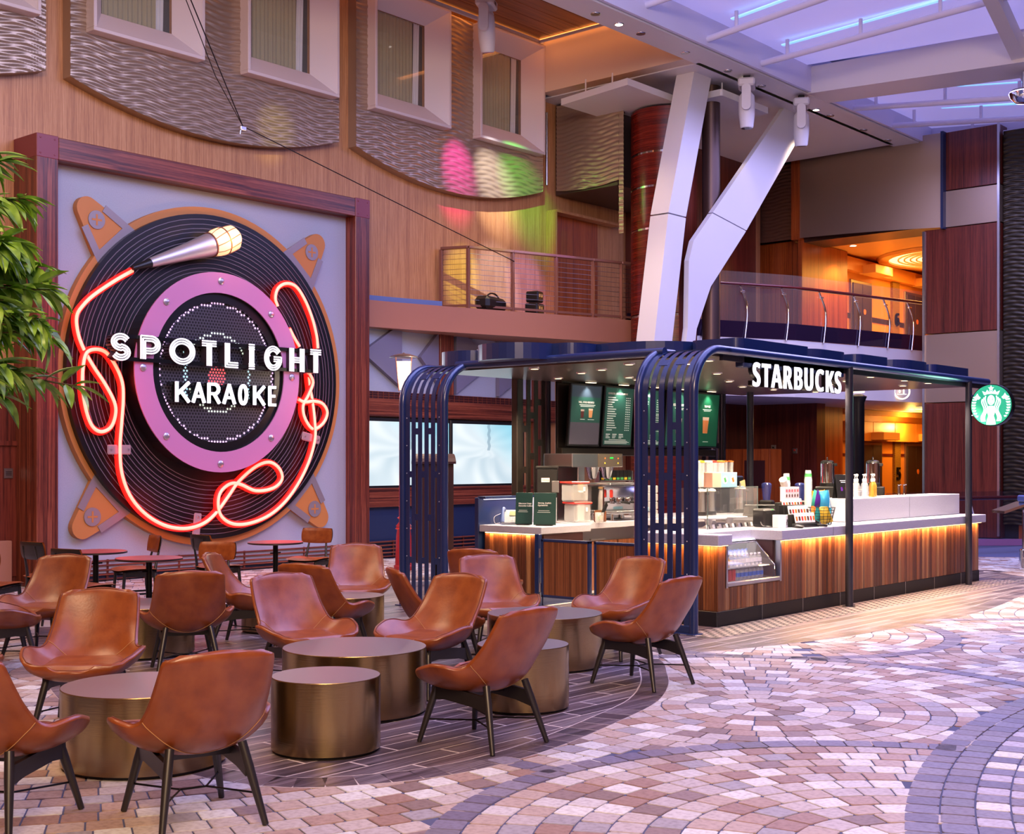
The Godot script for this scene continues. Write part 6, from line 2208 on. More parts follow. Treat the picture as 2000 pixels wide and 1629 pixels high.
func seating() -> void:
	var L := [
		[2.95, -5.6, 0.88, -0.47, "lounge chair half out of view beside the nearest low drum"],
		[3.56, -5.0, 0.29, -0.957, "lounge chair seen from behind, the one nearest the camera"],
		[4.37, -7.25, -0.72, 0.69, "lounge chair facing the camera behind the nearest low drum"],
		[5.83, -10.29, -0.84, 0.54, "lounge chair facing the camera beside the black bistro chairs"],
		[5.15, -9.85, 0.945, 0.33, "lounge chair whose seat alone shows at the picture's edge, upper one"],
		[3.88, -8.05, 0.9, 0.3, "lounge chair whose seat alone shows at the picture's edge, lower one"],
		[6.02, -8.55, 0.5, -0.87, "lounge chair seen from behind, standing before the bistro tables"],
		[6.06, -7.2, -0.21, 0.98, "lounge chair facing the wide middle drum, turned to the kiosk"],
		[7.2, -8.25, 0.97, -0.25, "dark backed lounge chair beside the small rear drum"],
		[8.6, -9.45, -0.69, 0.73, "lounge chair facing the camera by the end of the timber frame"],
		[7.36, -7.12, 0.85, 0.52, "lounge chair in shadow, seen edge-on behind its neighbour"],
		[6.61, -6.5, -1.0, 0.07, "lounge chair at the end of the wide middle drum, facing left"],
		[8.34, -7.4, -0.57, 0.82, "lounge chair before the telephone counter, facing the camera"],
		[5.62, -5.09, 0.0, -1.0, "orange-backed lounge chair standing alone on the dark planks"],
		[8.88, -6.52, -1.0, 0.01, "lounge chair with its back to the near lattice arch"],
		[7.86, -5.55, 0.04, -1.0, "lounge chair astride the edge of planks and cobbles"],
		[7.3, -9.4, 0.6, 0.8, "lounge chair mostly hidden behind the bistro tables"],
		[9.4, -8.5, 0.9, -0.4, "lounge chair of which only the top edge shows by the navy panel"]]
	var first: Node3D = null
	for q in L:
		var turn := atan2(q[2], q[3])
		if first == null:
			first = lounge_chair("lounge_chair", q[4])
			first.position = V(q[0], 0.003, q[1])
			first.rotation.y = turn
		else:
			dup(first, "lounge_chair", q[4], V(q[0], 0.003, q[1]), turn)
	var T := [
		[4.05, -6.132, 0.433, "wide brass drum table nearest the left edge"],
		[4.901, -5.631, 0.306, "small brass drum table nearest the camera, its top bright"],
		[5.777, -6.356, 0.466, "wide brass drum table in the middle with a red gleam on top"],
		[6.592, -5.615, 0.304, "small brass drum table behind the lone orange-backed chair"],
		[8.06, -6.637, 0.457, "wide brass drum table nearest the kiosk"],
		[7.97, -8.83, 0.305, "small brass drum table beside the dark backed chair"],
		[6.328, -9.658, 0.46, "wide brass drum table mostly hidden behind two chairs"],
		[8.019, -9.971, 0.305, "small brass drum table hidden at the rear of the lounge"]]
	for q in T:
		var o := thing("drum_table", q[3], "table", V(q[0], 0.003, q[1]), rng.randf() * 6.0, "brass drum tables")
		var r: float = q[2]
		part("side", turned([Vector2(r, 0.016), Vector2(r, 0.412), Vector2(r - 0.004, 0.418)], 72), M.brass, o)
		part("table_top", turned([Vector2(r - 0.004, 0.418), Vector2(r - 0.03, 0.4185), Vector2(r * 0.5, 0.4185), Vector2(0.001, 0.4185)], 72), M.brass_top, o)
		part("base", turned([Vector2(r - 0.02, 0), Vector2(r - 0.02, 0.018)], 48), M.drum_base, o)
	var Bt := [[7.065, -11.529, "round bistro table painted with neon red, nearest the dark door"], [6.895, -10.363, "round bistro table painted with neon red, behind the first lounge chairs"], [9.163, -11.363, "round bistro table painted with neon red, in front of the record's lower edge"]]
	for q in Bt:
		var o := thing("bistro_table", q[2], "table", V(q[0], 0.003, q[1]), 0.0, "round bistro tables")
		part("table_top", turned([Vector2(0.001, 0.718), Vector2(0.285, 0.718), Vector2(0.3, 0.724), Vector2(0.3, 0.738), Vector2(0.295, 0.742), Vector2(0.001, 0.742)], 40), M.table_neon_red, o)
		part("rim", turned([Vector2(0.301, 0.722), Vector2(0.301, 0.736)], 40), M.black_wood, o)
		part("column", turned([Vector2(0.028, 0.01), Vector2(0.028, 0.72)], 16), M.black_metal, o)
		part("base", turned([Vector2(0.001, 0), Vector2(0.21, 0), Vector2(0.21, 0.01), Vector2(0.05, 0.022), Vector2(0.028, 0.04)], 28), M.black_metal, o)
		var h := G.new()
		h.rod(V(-0.07, 0.62, 0), V(0.07, 0.62, 0), 0.008, -1, 6)
		part("bag_hook", h, M.black_metal, o)
	var D := [[6.95, -12.15, 1.641, "bistro chair by the dark door, its back to us"], [6.6, -10.95, 1.753, "bistro chair behind the first lounge chair, its back to us"], [7.95, -12.22, -1.869, "tan bistro chair before the record's lower left"], [8.8, -11.9, 1.499, "dark bistro chair whose back stands before the record's rim"], [7.7, -10.6, -1.148, "tan bistro chair facing the second bistro table"], [10.14, -11.96, -1.194, "tan bistro chair nearest the timber post, facing us"], [6.1, -11.7, 2.087, "bistro chair cut off by the picture's edge"]]
	var bf: Node3D = null
	for q in D:
		if bf == null:
			bf = bistro_chair("bistro_chair", q[3])
			bf.position = V(q[0], 0.003, q[1])
			bf.rotation.y = q[2]
		else:
			dup(bf, "bistro_chair", q[3], V(q[0], 0.003, q[1]), q[2])

# ---------------------------------------------------------------- what stands on the kiosk counters
func bottle_pump(at: Vector3, label: String, fill: Material) -> void:
	var o := thing("syrup_bottle", label, "syrup bottle", at, 0.6, "syrup bottles")
	part("body", turned([Vector2(0.001, 0), Vector2(0.036, 0), Vector2(0.038, 0.01), Vector2(0.038, 0.13), Vector2(0.028, 0.165), Vector2(0.014, 0.185), Vector2(0.014, 0.2)], 14), fill, o)
	part("collar", turned([Vector2(0.017, 0.19), Vector2(0.017, 0.225), Vector2(0.006, 0.23), Vector2(0.006, 0.27)], 12), M.plastic_white, o)
	var s := G.new()
	s.box(V(0, 0.277, 0), V(0.045, 0.016, 0.026), 0.005)
	s.tube(path([V(0, 0.275, 0), V(-0.05, 0.275, 0), V(-0.065, 0.26, 0)]), 0.006, 6)
	part("pump_head", s, M.plastic_white, o)

func cup_stack(at: Vector3, n: int, r: float, label: String, mat: Material, band: Material = null) -> void:
	var o := thing("cup_stack", label, "cup stack", at, 0.0, "")
	var cup := turned([Vector2(r * 0.72, 0), Vector2(r, r * 2.6), Vector2(r * 1.08, r * 2.62), Vector2(r * 1.08, r * 2.72), Vector2(r * 0.97, r * 2.72), Vector2(r * 0.7, 0.004)], 16)
	var m := cup.mesh()
	for k in n:
		# mouths down
		part("cup", m, mat, o, V(0, k * r * 0.42 + r * 2.72, 0), Basis(Vector3.RIGHT, PI))
	if band:
		part("printed_mark", turned([Vector2(r * 0.93, (n - 1) * r * 0.42 + r * 1.0), Vector2(r * 0.84, (n - 1) * r * 0.42 + r * 1.9)], 16), band, o)

func urn(at: Vector3, h: float, r: float, label: String, dark := false) -> Node3D:
	var o := thing("coffee_urn", label, "urn", at, 0.5, "steel coffee urns")
	part("base", turned([Vector2(0.001, 0), Vector2(r * 1.04, 0), Vector2(r * 1.04, h * 0.13), Vector2(r, h * 0.14)], 24), M.black_plastic, o)
	part("body", turned([Vector2(r, h * 0.13), Vector2(r, h * 0.86), Vector2(r * 0.96, h * 0.9)], 28), M.chrome if dark else M.urn_steel, o)
	part("lid", turned([Vector2(r * 0.98, h * 0.88), Vector2(r * 0.9, h * 0.96), Vector2(r * 0.5, h), Vector2(0.001, h)], 24), M.black_plastic if dark else M.plastic_white, o)
	part("handle", tubed(curve([V(-r * 0.7, h * 0.9, 0), V(-r * 0.5, h * 1.08, 0), V(r * 0.5, h * 1.08, 0), V(r * 0.7, h * 0.9, 0)], 4), 0.008, 6), M.black_plastic if dark else M.steel, o)
	part("spout", one(V(0, h * 0.83, r + 0.015), V(0.03, 0.04, 0.05), 0.008), M.black_plastic, o)
	return o

func pitcher(at: Vector3, label: String, liquid: Material, lid: Material, turn: float, h := 0.2) -> void:
	var o := thing("pitcher", label, "pitcher", at, turn, "clear pitchers")
	part("jug", turned([Vector2(0.001, 0.004), Vector2(0.042, 0), Vector2(0.05, h), Vector2(0.047, h), Vector2(0.04, 0.006)], 16), M.plastic_clear, o)
	part("liquid", turned([Vector2(0.001, 0.007), Vector2(0.038, 0.007), Vector2(0.042, h * 0.5), Vector2(0.001, h * 0.5)], 14), liquid, o)
	part("lid", turned([Vector2(0.052, h - 0.004), Vector2(0.052, h + 0.012), Vector2(0.02, h + 0.02), Vector2(0.001, h + 0.02)], 16), lid, o)
	part("handle", tubed(curve([V(0.045, h * 0.95, 0), V(0.085, h * 0.92, 0), V(0.09, h * 0.4, 0), V(0.043, h * 0.22, 0)], 4), 0.009, 6), M.plastic_white, o)

func kiosk_goods() -> void:
	var back := 0.898
	# telephone
	var ph := thing("desk_phone", "silver and dark desk telephone on the side counter", "telephone", V(11.66, 0.887, -10.1), -1.0)
	var tl := Basis(Vector3.RIGHT, -0.75)
	part("body", one(V(0, 0.085, 0), V(0.24, 0.21, 0.03), 0.01, tl), M.phone_grey, ph)
	part("stand", one(V(0, 0.05, -0.05), V(0.2, 0.1, 0.02), 0.004, Basis(Vector3.RIGHT, 0.3)), M.black_plastic, ph)
	part("display", one(V(0.03, 0.125, -0.01), V(0.12, 0.07, 0.008), 0.002, tl), M.lcd, ph)
	for k in 12:
		part("key", one(V(0.0 + (k % 3) * 0.025, 0.075 - (k / 3) * 0.013, 0.04 + (k / 3) * 0.014), V(0.018, 0.01, 0.006), 0.002, tl), M.plastic_white, ph)
	var hs := G.new()
	hs.tube(curve([V(-0.1, 0.16, -0.05), V(-0.1, 0.185, 0.0), V(-0.1, 0.12, 0.05), V(-0.1, 0.03, 0.085)], 4), [0.022, 0.024, 0.022, 0.018, 0.016, 0.015, 0.015, 0.015, 0.016, 0.018, 0.021, 0.023, 0.022], 10)
	part("handset", hs, M.blue_grey, ph)
	part("cord", tubed(curve([V(-0.13, 0.02, 0.04), V(-0.2, 0.01, 0.0), V(-0.22, 0.08, -0.06), V(-0.15, 0.12, -0.1)], 5), 0.003, 5), M.plastic_white, ph)
	top("wall_charger", one(V(0, 0.07, 0), V(0.07, 0.14, 0.05), 0.012), M.plastic_white, "white plastic charger standing beside the telephone", "charger", V(11.85, 0.887, -10.2), -1.0)
	# green cards
	for k in 2:
		var s := thing("counter_card", ["green upright card reading Discover Your Favorite Coffee", "wider green upright card reading Strong, Joyful, Optimistic"][k], "card", [V(11.62, 0.887, -9.88), V(11.66, 0.887, -9.6)][k], -1.25 + k * 0.1, "green counter cards")
		var w: float = [0.21, 0.265][k]
		part("board", one(V(0, 0.19, 0), V(w, 0.37, 0.012), 0.002, Basis(Vector3.RIGHT, -0.06)), M.green_sign, s)
		part("foot", one(V(0, 0.006, 0.02), V(w * 0.75, 0.012, 0.06), 0.003), M.black_plastic, s)
		var f := SystemFont.new()
		f.font_names = PackedStringArray(["Droid Serif"])
		f.font_weight = 700
		var m := TextMesh.new()
		m.font = f
		m.text = ["Discover Your\nFavorite Coffee", "Strong. Joyful.\nOptimistic."][k]
		m.font_size = 32
		m.pixel_size = 0.0007
		m.depth = 0.001
		m.horizontal_alignment = HORIZONTAL_ALIGNMENT_LEFT
		part("heading", m, M.white_print, s, V(-w * 0.3, 0.235 + k * 0.01, 0.012), Basis(Vector3.RIGHT, -0.06))
		for j in 5:
			part("line_of_print", one(V(-0.01, 0.17 - j * 0.018 - (0.03 if k and j > 2 else 0.0), 0.0075), V(w * (0.58 if j % 3 else 0.5), 0.004, 0.002)), M.white_print, s)
	# grinder
	var gd := thing("bulk_grinder", "tall black coffee grinder with a silver plate behind the green cards", "grinder", V(12.46, back, -10.22), -0.9)
	part("body", one(V(0, 0.32, 0), V(0.26, 0.64, 0.3), 0.012), M.black_plastic, gd)
	part("hopper_lid", one(V(0, 0.655, 0), V(0.28, 0.03, 0.31), 0.006), M.black_plastic, gd)
	part("badge", one(V(-0.02, 0.5, 0.152), V(0.1, 0.05, 0.004)), M.plastic_white, gd)
	part("spout_plate", one(V(0.1, 0.42, 0.17), V(0.09, 0.14, 0.04), 0.004), M.steel, gd)
	part("spout", one(V(0.1, 0.32, 0.18), V(0.05, 0.05, 0.05), 0.008), M.black_metal, gd)
	var f2 := SystemFont.new()
	f2.font_names = PackedStringArray(["Droid Sans"])
	var dm := TextMesh.new()
	dm.font = f2
	dm.text = "ditting"
	dm.font_size = 32
	dm.pixel_size = 0.0009
	dm.depth = 0.001
	part("badge_print", dm, M.black_plastic, gd, V(-0.02, 0.5, 0.155))
	# red-lidded tubs
	for k in 2:
		var t := thing("storage_tub", ["lower clear storage tub with a red lid", "upper clear storage tub with a red lid, dark beans inside"][k], "tub", V(12.42 - k * 0.05, back + k * 0.245, -9.72), -0.3, "red-lidded tubs")
		part("tub", one(V(0, 0.11, 0), V(0.24, 0.22, 0.24), 0.02), M.plastic_frost, t)
		part("lid", one(V(0, 0.23, 0), V(0.265, 0.025, 0.265), 0.008), M.red_plastic, t)
		part("clip", one(V(0.05, 0.15, 0.125), V(0.03, 0.05, 0.01), 0.003), M.plastic_white, t)
		if k: part("beans", one(V(0, 0.06, 0), V(0.2, 0.1, 0.2), 0.02), M.bean_brown, t)
	cup_stack(V(12.72, back, -9.9), 16, 0.042, "tall stack of white paper cups beside the tubs", M.paper_cup)
	top("cup_sleeve", turned([Vector2(0.042, 0), Vector2(0.036, 0.09), Vector2(0.001, 0.09)], 16), M.kraft, "brown paper sleeve with a dark mark on the cup stack", "sleeve", V(12.72, back + 0.385, -9.9))
	var jr := thing("tong_jar", "glass jar of black tongs among small packets", "jar", V(12.5, back, -9.45 + 0.0))
	part("glass_jar", turned([Vector2(0.001, 0.004), Vector2(0.05, 0), Vector2(0.055, 0.12), Vector2(0.05, 0.12), Vector2(0.046, 0.006)], 16), M.plastic_clear, jr)
	for k in 3:
		var tg := G.new()
		tg.bar(V(-0.01 + k * 0.012, 0.02, 0), V(0.12 + k * 0.012, 0.24 - k * 0.015, 0.01), 0.012, 0.02)
		part("tongs", tg, M.black_plastic, jr)
	for k in 5:
		part("packet", one(V(-0.02 + 0.012 * k, 0.05 + 0.014 * (k % 3), 0.02 * (k % 2)), V(0.035, 0.05, 0.012), 0.003, Basis(Vector3.UP, k * 0.9)), [M.green_glow_off, M.kraft, M.pink_box, M.kraft, M.pink_plastic][k], jr)
	var wb := thing("wood_block", "rough brown wooden block holder on the work counter", "block", V(12.66, back, -9.56), 0.2)
	part("block", one(V(0, 0.065, 0), V(0.13, 0.13, 0.11), 0.008), M.gate_wood, wb)
	part("top_pad", one(V(0, 0.134, 0), V(0.11, 0.012, 0.09), 0.004), M.bean_brown, wb)
	# brewer
	var bw := thing("coffee_brewer", "steel twin coffee brewer with a green display", "brewer", V(13.14, back, -10.2))
	part("tower", one(V(-0.28, 0.37, 0), V(0.14, 0.74, 0.4), 0.008), M.steel, bw)
	part("head", one(V(0, 0.74, 0.02), V(1.05, 0.17, 0.46), 0.01), M.steel, bw)
	part("front_panel", one(V(0.24, 0.74, 0.255), V(0.5, 0.165, 0.012), 0.003), M.steel_warm, bw)
	part("display", one(V(0.26, 0.77, 0.265), V(0.06, 0.02, 0.006)), M.lcd_green, bw)
	for k in 4:
		part("button", one(V(0.12 + (k % 2) * 0.28, 0.765 - (k / 2) * 0.06, 0.264), V(0.02, 0.02, 0.006), 0.003), M.orange_print if k < 2 else M.yellow_plastic, bw)
	for k in 2:
		part("brew_funnel", turned([Vector2(0.03, 0.5), Vector2(0.05, 0.52), Vector2(0.085, 0.64), Vector2(0.09, 0.655)], 20), M.chrome, bw, V(0.05 + k * 0.3, 0, 0.12))
	part("drip_base", one(V(0.2, 0.03, 0.05), V(0.7, 0.06, 0.4), 0.006), M.steel, bw)
	# espresso machine
	var es := thing("espresso_machine", "polished espresso machine with a red tap on the work counter", "espresso machine", V(13.3, back, -9.78))
	for q in [[-0.3, -0.15], [0.3, -0.15], [-0.3, 0.15], [0.3, 0.15]]:
		part("foot", turned([Vector2(0.02, 0), Vector2(0.016, 0.09)], 10), M.chrome, es, V(q[0], 0, q[1]))
	part("tray", one(V(0, 0.1, 0.06), V(0.72, 0.04, 0.42), 0.006), M.steel, es)
	part("body", one(V(0, 0.27, -0.08), V(0.74, 0.32, 0.3), 0.015), M.chrome, es)
	part("cup_rail", one(V(0, 0.45, -0.02), V(0.78, 0.025, 0.42), 0.008), M.steel, es)
	for k in 3:
		var gh := part("group_head", turned([Vector2(0.035, 0.2), Vector2(0.04, 0.26), Vector2(0.03, 0.28)], 14), M.chrome, es, V(-0.12 + k * 0.19, 0, 0.12))
		var hn := G.new()
		hn.rod(V(0, 0.225, 0.02), V(0.02, 0.21, 0.15), 0.012, 0.015, 8)
		part("handle", hn, M.black_plastic, gh)
	part("tap", one(V(-0.28, 0.33, 0.12), V(0.04, 0.1, 0.04), 0.01), M.red_plastic, es)
	part("side_label", one(V(0.2, 0.13, 0.272), V(0.2, 0.05, 0.003)), M.sky_print, es)
	# rows of small black packs behind
	for r in 2:
		for k in 8:
			var p := thing("coffee_pack", "small black coffee pack, %s along the %s row behind the machine" % [ORD[k], ["lower", "upper"][r]], "pack", V(13.72 + k * 0.085, back + 0.32 + r * 0.16, -10.35), 0.0, "black coffee packs, %s row" % ["lower", "upper"][r])
			part("pack", one(V(0, 0.065, 0), V(0.075, 0.13, 0.06), 0.006), M.black_plastic, p)
			part("label_strip", one(V(0, 0.02, 0.0315), V(0.06, 0.03, 0.003)), M.green_glow_off if k % 3 else M.yellow_plastic, p)
	var rk := thing("pack_rack", "grey wire rack holding the black coffee packs", "rack", V(14.02, back, -10.35))
	for r in 2:
		part("shelf", one(V(0, 0.312 + r * 0.16, 0), V(0.74, 0.012, 0.1), 0.002), M.steel, rk)
	for sx in [-0.37, 0.37]:
		part("upright", one(V(sx, 0.3, 0), V(0.02, 0.6, 0.06), 0.002), M.steel, rk)
	for k in 4:
		top("clear_tray", one(V(0, 0.05, 0), V(0.3, 0.1, 0.22), 0.01), M.plastic_frost, ["clear tray beside the espresso machine, lowest", "clear tray beside the espresso machine, second", "clear tray beside the espresso machine, third", "clear tray beside the espresso machine, topmost"][k], "tray", V(14.0, back + k * 0.075 * 1.4, -9.85), 0.0, "stacked clear trays")
	# urns, canisters and blenders further along
	urn(V(15.0, back, -9.65), 0.36, 0.088, "steel coffee urn behind the glass case, the nearer one")
	urn(V(15.3, back, -9.68), 0.36, 0.085, "steel coffee urn behind the glass case, the farther one")
	urn(V(16.2, back, -9.75), 0.38, 0.085, "steel urn with a white lid next to the blenders")
	for k in 3:
		var b := thing("blender", "blue blender jar on a dark base, %s" % ["nearest the steel urn", "in the middle", "farthest from the urn"][k], "blender", V(16.42 + k * 0.2 - (0.0), 0.898, -9.45 + k * 0.42), 0.3, "blue blenders")
		part("base", one(V(0, 0.09, 0), V(0.17, 0.18, 0.2), 0.02), M.black_plastic, b)
		part("jar", turned([Vector2(0.001, 0.18), Vector2(0.05, 0.18), Vector2(0.075, 0.4), Vector2(0.06, 0.42), Vector2(0.001, 0.43)], 16), M.blue_plastic, b)
		part("knob", one(V(0, 0.09, 0.105), V(0.04, 0.04, 0.02), 0.008), M.steel, b)
	# island that carries the taps and airpots
	var isl := thing("island_counter", "inner steel island counter behind the pale bar box", "counter", V(15.75, 0, -8.3))
	part("top", one(V(0, 0.878, 0), V(3.1, 0.04, 1.2), 0.004), M.steel, isl)
	part("body", one(V(0, 0.43, 0), V(2.9, 0.858, 1.0)), M.steel, isl)
	for k in 2:
		var at: Vector3 = [V(16.5, 0.9, -8.55), V(16.75, 0.9, -8.0)][k]
		var st := thing("airpot_stand", "black stand under the %s chrome airpot" % ["nearer", "farther"][k], "stand", at, 0.4, "airpot stands")
		part("box", one(V(0, 0.19, 0), V(0.42, 0.38, 0.3), 0.01), M.black_plastic, st)
		part("drip_tray", one(V(0, 0.03, 0.16), V(0.3, 0.03, 0.06), 0.004), M.steel, st)
		urn(at + V(0, 0.382, 0), 0.36, 0.095, "chrome airpot on its black stand, %s" % ["nearer the cup stacks", "behind the syrup bottles"][k], true)
	# glass case
	var gc := thing("glass_case", "frameless glass display case on the inner counter", "display case", V(12.32, 0.908, -7.62))
	for q in [[V(-0.515, 0, 0.12), V(0.515, 0, 0.12), 0.43], [V(-0.515, 0, -0.24), V(-0.515, 0, 0.12), 0.43], [V(0.515, 0, 0.12), V(0.515, 0, -0.24), 0.43]]:
		var pn := G.new()
		pn.quad(q[0], q[1], q[1] + V(0, q[2], 0), q[0] + V(0, q[2], 0))
		part("pane", pn, M.glass, gc)
	var tp2 := G.new()
	tp2.quad(V(-0.515, 0.433, 0.12), V(0.515, 0.433, 0.12), V(0.515, 0.433, -0.24), V(-0.515, 0.433, -0.24))
	part("pane", tp2, M.glass, gc)
	for sx in [-0.515, 0.515]:
		part("edge", one(V(sx, 0.215, 0.12), V(0.008, 0.43, 0.008)), M.glass_edge, gc)
	part("edge", one(V(0, 0.436, 0.12), V(1.04, 0.008, 0.008)), M.glass_edge, gc)
	for k in 2:
		var cs := thing("cake_stand", "low white cake stand with a wide plate, %s" % ["nearer the arch", "farther from the arch"][k], "cake stand", V(12.08 + k * 0.42, 0.908, -7.66), 0.0, "cake stands")
		part("plate", turned([Vector2(0.05, 0.09), Vector2(0.19, 0.1), Vector2(0.2, 0.11), Vector2(0.001, 0.108)], 24), M.plastic_white, cs)
		part("foot", turned([Vector2(0.08, 0), Vector2(0.03, 0.03), Vector2(0.05, 0.092)], 16), M.plastic_white, cs)
	for k in 8:
		var tg := thing("price_tag", "small striped price tag in the glass case, %s" % ["first", "second", "third", "fourth", "fifth", "sixth", "seventh", "last"][k] + " from the arch", "price tag", V(11.86 + k * 0.13, 0.908, -7.53), 0.0, "price tags")
		part("card", one(V(0, 0.022, 0), V(0.07, 0.044, 0.006), 0.001, Basis(Vector3.RIGHT, -0.3)), M.plastic_white, tg)
		part("dark_half", one(V(0.02, 0.022, 0.004), V(0.03, 0.044, 0.004), 0.0, Basis(Vector3.RIGHT, -0.3)), M.black_plastic, tg)
	# printed boxes and pitchers on top of the case
	for k in 3:
		var bx := thing("printed_box", ["plain peach carton on the glass case", "pale blue carton with a round print on the glass case", "pale blue carton with an orange print on the glass case"][k], "carton", V(12.0 + k * 0.16, 1.346, -7.56), -0.12, "cartons on the glass case")
		part("carton", one(V(0, 0.08, 0), V(0.15, 0.16, 0.12), 0.003), M.peach if k == 0 else M.sky_print, bx)
		if k:
			var d := G.new()
			d.slab(circle(0.045, 20), 0, 0.002)
			part("print", d, M.plastic_white, bx, V(0, 0.08, 0.061))
			part("print_mark", one(V(0, 0.08, 0.064), V(0.03, 0.05, 0.002), 0.0, Basis(Vector3.BACK, 0.4)), M.green_glow_off if k == 1 else M.orange_print, bx)
	for k in 5:
		pitcher(V(11.94 + k * 0.125, 1.346, -7.74 - 0.02 * (k % 2)), "clear pitcher with a %s behind the cartons" % ["white handle, first in the row", "yellow lid", "pink drink inside", "rosy drink and red lid", "white handle, last in the row"][k], [M.plastic_frost, M.plastic_frost, M.pink_plastic, M.pink_plastic, M.plastic_frost][k], [M.plastic_white, M.yellow_plastic, M.plastic_white, M.red_plastic, M.orange_print][k], 0.6, 0.27)
	# clear canisters and dark box beyond
	for k in 2:
		pitcher(V(16.1 + k * 0.16, 1.42, -9.95), "empty clear pitcher with an orange lid on the black box, %s" % ["nearer", "farther"][k], M.plastic_frost, M.orange_print, 0.3, 0.2)
	var bb := thing("black_machine", "black box machine with a yellow note on its slanted side", "machine", V(16.25, 0.898, -10.1))
	part("body", one(V(0, 0.26, 0), V(0.62, 0.52, 0.4), 0.02), M.black_plastic, bb)
	part("note", one(V(0.25, 0.4, 0.21), V(0.14, 0.1, 0.01), 0.0, Basis(Vector3.BACK, 0.2)), M.yellow_note, bb)
	# till
	var ps := thing("till_terminal", "black till terminal with a slanted screen on the counter corner", "till", V(12.98, 0.908, -7.55), 2.2)
	part("screen", one(V(0, 0.16, 0.05), V(0.36, 0.025, 0.26), 0.006, Basis(Vector3.RIGHT, 0.55)), M.black_plastic, ps)
	part("neck", one(V(0, 0.08, -0.02), V(0.1, 0.16, 0.08), 0.01), M.black_plastic, ps)
	part("foot", one(V(0, 0.012, 0), V(0.22, 0.024, 0.2), 0.006), M.black_plastic, ps)
	var pr := thing("card_reader", "black receipt printer with a green light", "printer", V(12.7, 0.908, -7.34), -0.3)
	part("body", one(V(0, 0.1, 0), V(0.18, 0.2, 0.2), 0.02), M.black_plastic, pr)
	part("light", one(V(0.03, 0.19, 0.1), V(0.02, 0.008, 0.006)), M.lcd_green, pr)
	part("cable", tubed(curve([V(-0.1, 0.03, 0.1), V(-0.18, 0.06, 0.14), V(-0.2, 0.02, 0.2), V(-0.1, 0.01, 0.24)], 5), 0.006, 6), M.black_plastic, pr)
	var wx := thing("logo_box", "white six-sided box with a thin line drawing", "box", V(12.66, 0.908, -7.12), 0.3)
	part("box", (func() -> G:
		var g := G.new()
		g.slab(circle(0.085, 6), 0.0, 0.135, Transform3D(Basis(Vector3.RIGHT, -PI / 2), Vector3.ZERO))
		return g).call(), M.plastic_white, wx)
	part("drawing", tubed(curve([V(-0.03, 0.03, 0.077), V(0.0, 0.09, 0.077), V(0.03, 0.03, 0.077), V(-0.035, 0.055, 0.077), V(0.02, 0.075, 0.077)], 5), 0.002, 4), M.black_plastic, wx)
	# snack rack
	var rk2 := thing("snack_rack", "black stepped rack on the front counter for bars and packets", "rack", V(12.95, 0.908, -7.05), -0.15)
	for k in 3:
		part("step", one(V(0, 0.02 + k * 0.05, 0.08 - k * 0.09), V(0.36, 0.04 + k * 0.1, 0.08), 0.004), M.black_plastic, rk2)
	part("side", (func() -> G:
		var g := G.new()
		g.slab(PackedVector2Array([Vector2(0.13, 0), Vector2(0.13, 0.05), Vector2(-0.02, 0.12), Vector2(-0.14, 0.2), Vector2(-0.14, 0)]), -0.186, -0.18, Transform3D(Basis(V(0, 0, 1), V(0, 1, 0), V(-1, 0, 0)), Vector3.ZERO))
		return g).call(), M.black_plastic, rk2)
	for r in 3:
		for k in 7:
			var p := thing("snack_packet", "white snack packet with %s print, %s on the %s step of the rack" % [["orange", "brown", "red"][(k + r) % 3], ORD[k], ["front", "middle", "rear"][r]], "packet", V(12.95, 0.908, -7.05) + Basis(Vector3.UP, -0.15) * V(-0.15 + k * 0.05, 0.045 + r * 0.075, 0.075 - r * 0.085), -0.15 + rng.randf_range(-0.1, 0.1), "snack packets, %s step" % ["front", "middle", "rear"][r])
			part("sachet", one(V(0, 0.055, 0), V(0.046, 0.11, 0.014), 0.004, Basis(Vector3.RIGHT, -0.2)), M.plastic_white, p)
			part("print_patch", one(V(0, 0.05, 0.008), V(0.03, 0.045, 0.004), 0.0, Basis(Vector3.RIGHT, -0.2)), [M.orange_print, M.brown_print, M.red_plastic][(k + r) % 3], p)
	for k in 5:
		var b := thing("pink_carton", "slim pink carton with a dark oval, %s of five" % ["first", "second", "third", "fourth", "last"][k], "carton", V(13.0 + k * 0.062, 0.908 + 0.27, -7.26), -0.15, "slim pink cartons")
		part("carton", one(V(0, 0.08, 0), V(0.056, 0.16, 0.07), 0.002), M.pink_box, b)
		var d := G.new()
		d.sphere(V(0, 0.065, 0.0355), V(0.012, 0.02, 0.002), 10, 6)
		part("oval", d, M.brown_print, b)
		part("caption", one(V(0, 0.12, 0.0355), V(0.03, 0.03, 0.001)), M.pink_plastic, b)
	top("carton_shelf", one(V(0, 0.13, 0), V(0.36, 0.26, 0.1), 0.006), M.black_plastic, "black riser box carrying the five slim pink cartons", "riser", V(13.125, 0.908, -7.28), -0.15)
	# cups, lids
	var lh := thing("lid_dispenser", "slanted black cup-lid dispenser beside the tall clear cups", "dispenser", V(13.5, 0.908, -7.42), -0.4)
	for sx in [-0.05, 0.05]:
		part("chute", one(V(sx, 0.22, 0), V(0.02, 0.46, 0.14), 0.006, Basis(Vector3.BACK, 0.45)), M.black_plastic, lh)
	part("foot", one(V(0.08, 0.02, 0), V(0.3, 0.04, 0.16), 0.006), M.black_plastic, lh)
	cup_stack(V(13.75, 0.908, -7.65), 25, 0.045, "tall stack of clear cups with a green mark, the nearer one", M.plastic_frost, M.green_glow_off)
	cup_stack(V(13.85, 0.908, -7.42), 27, 0.045, "tall stack of clear cups with a green mark, the farther one", M.plastic_frost, M.green_glow_off)
	var rl := G.new()
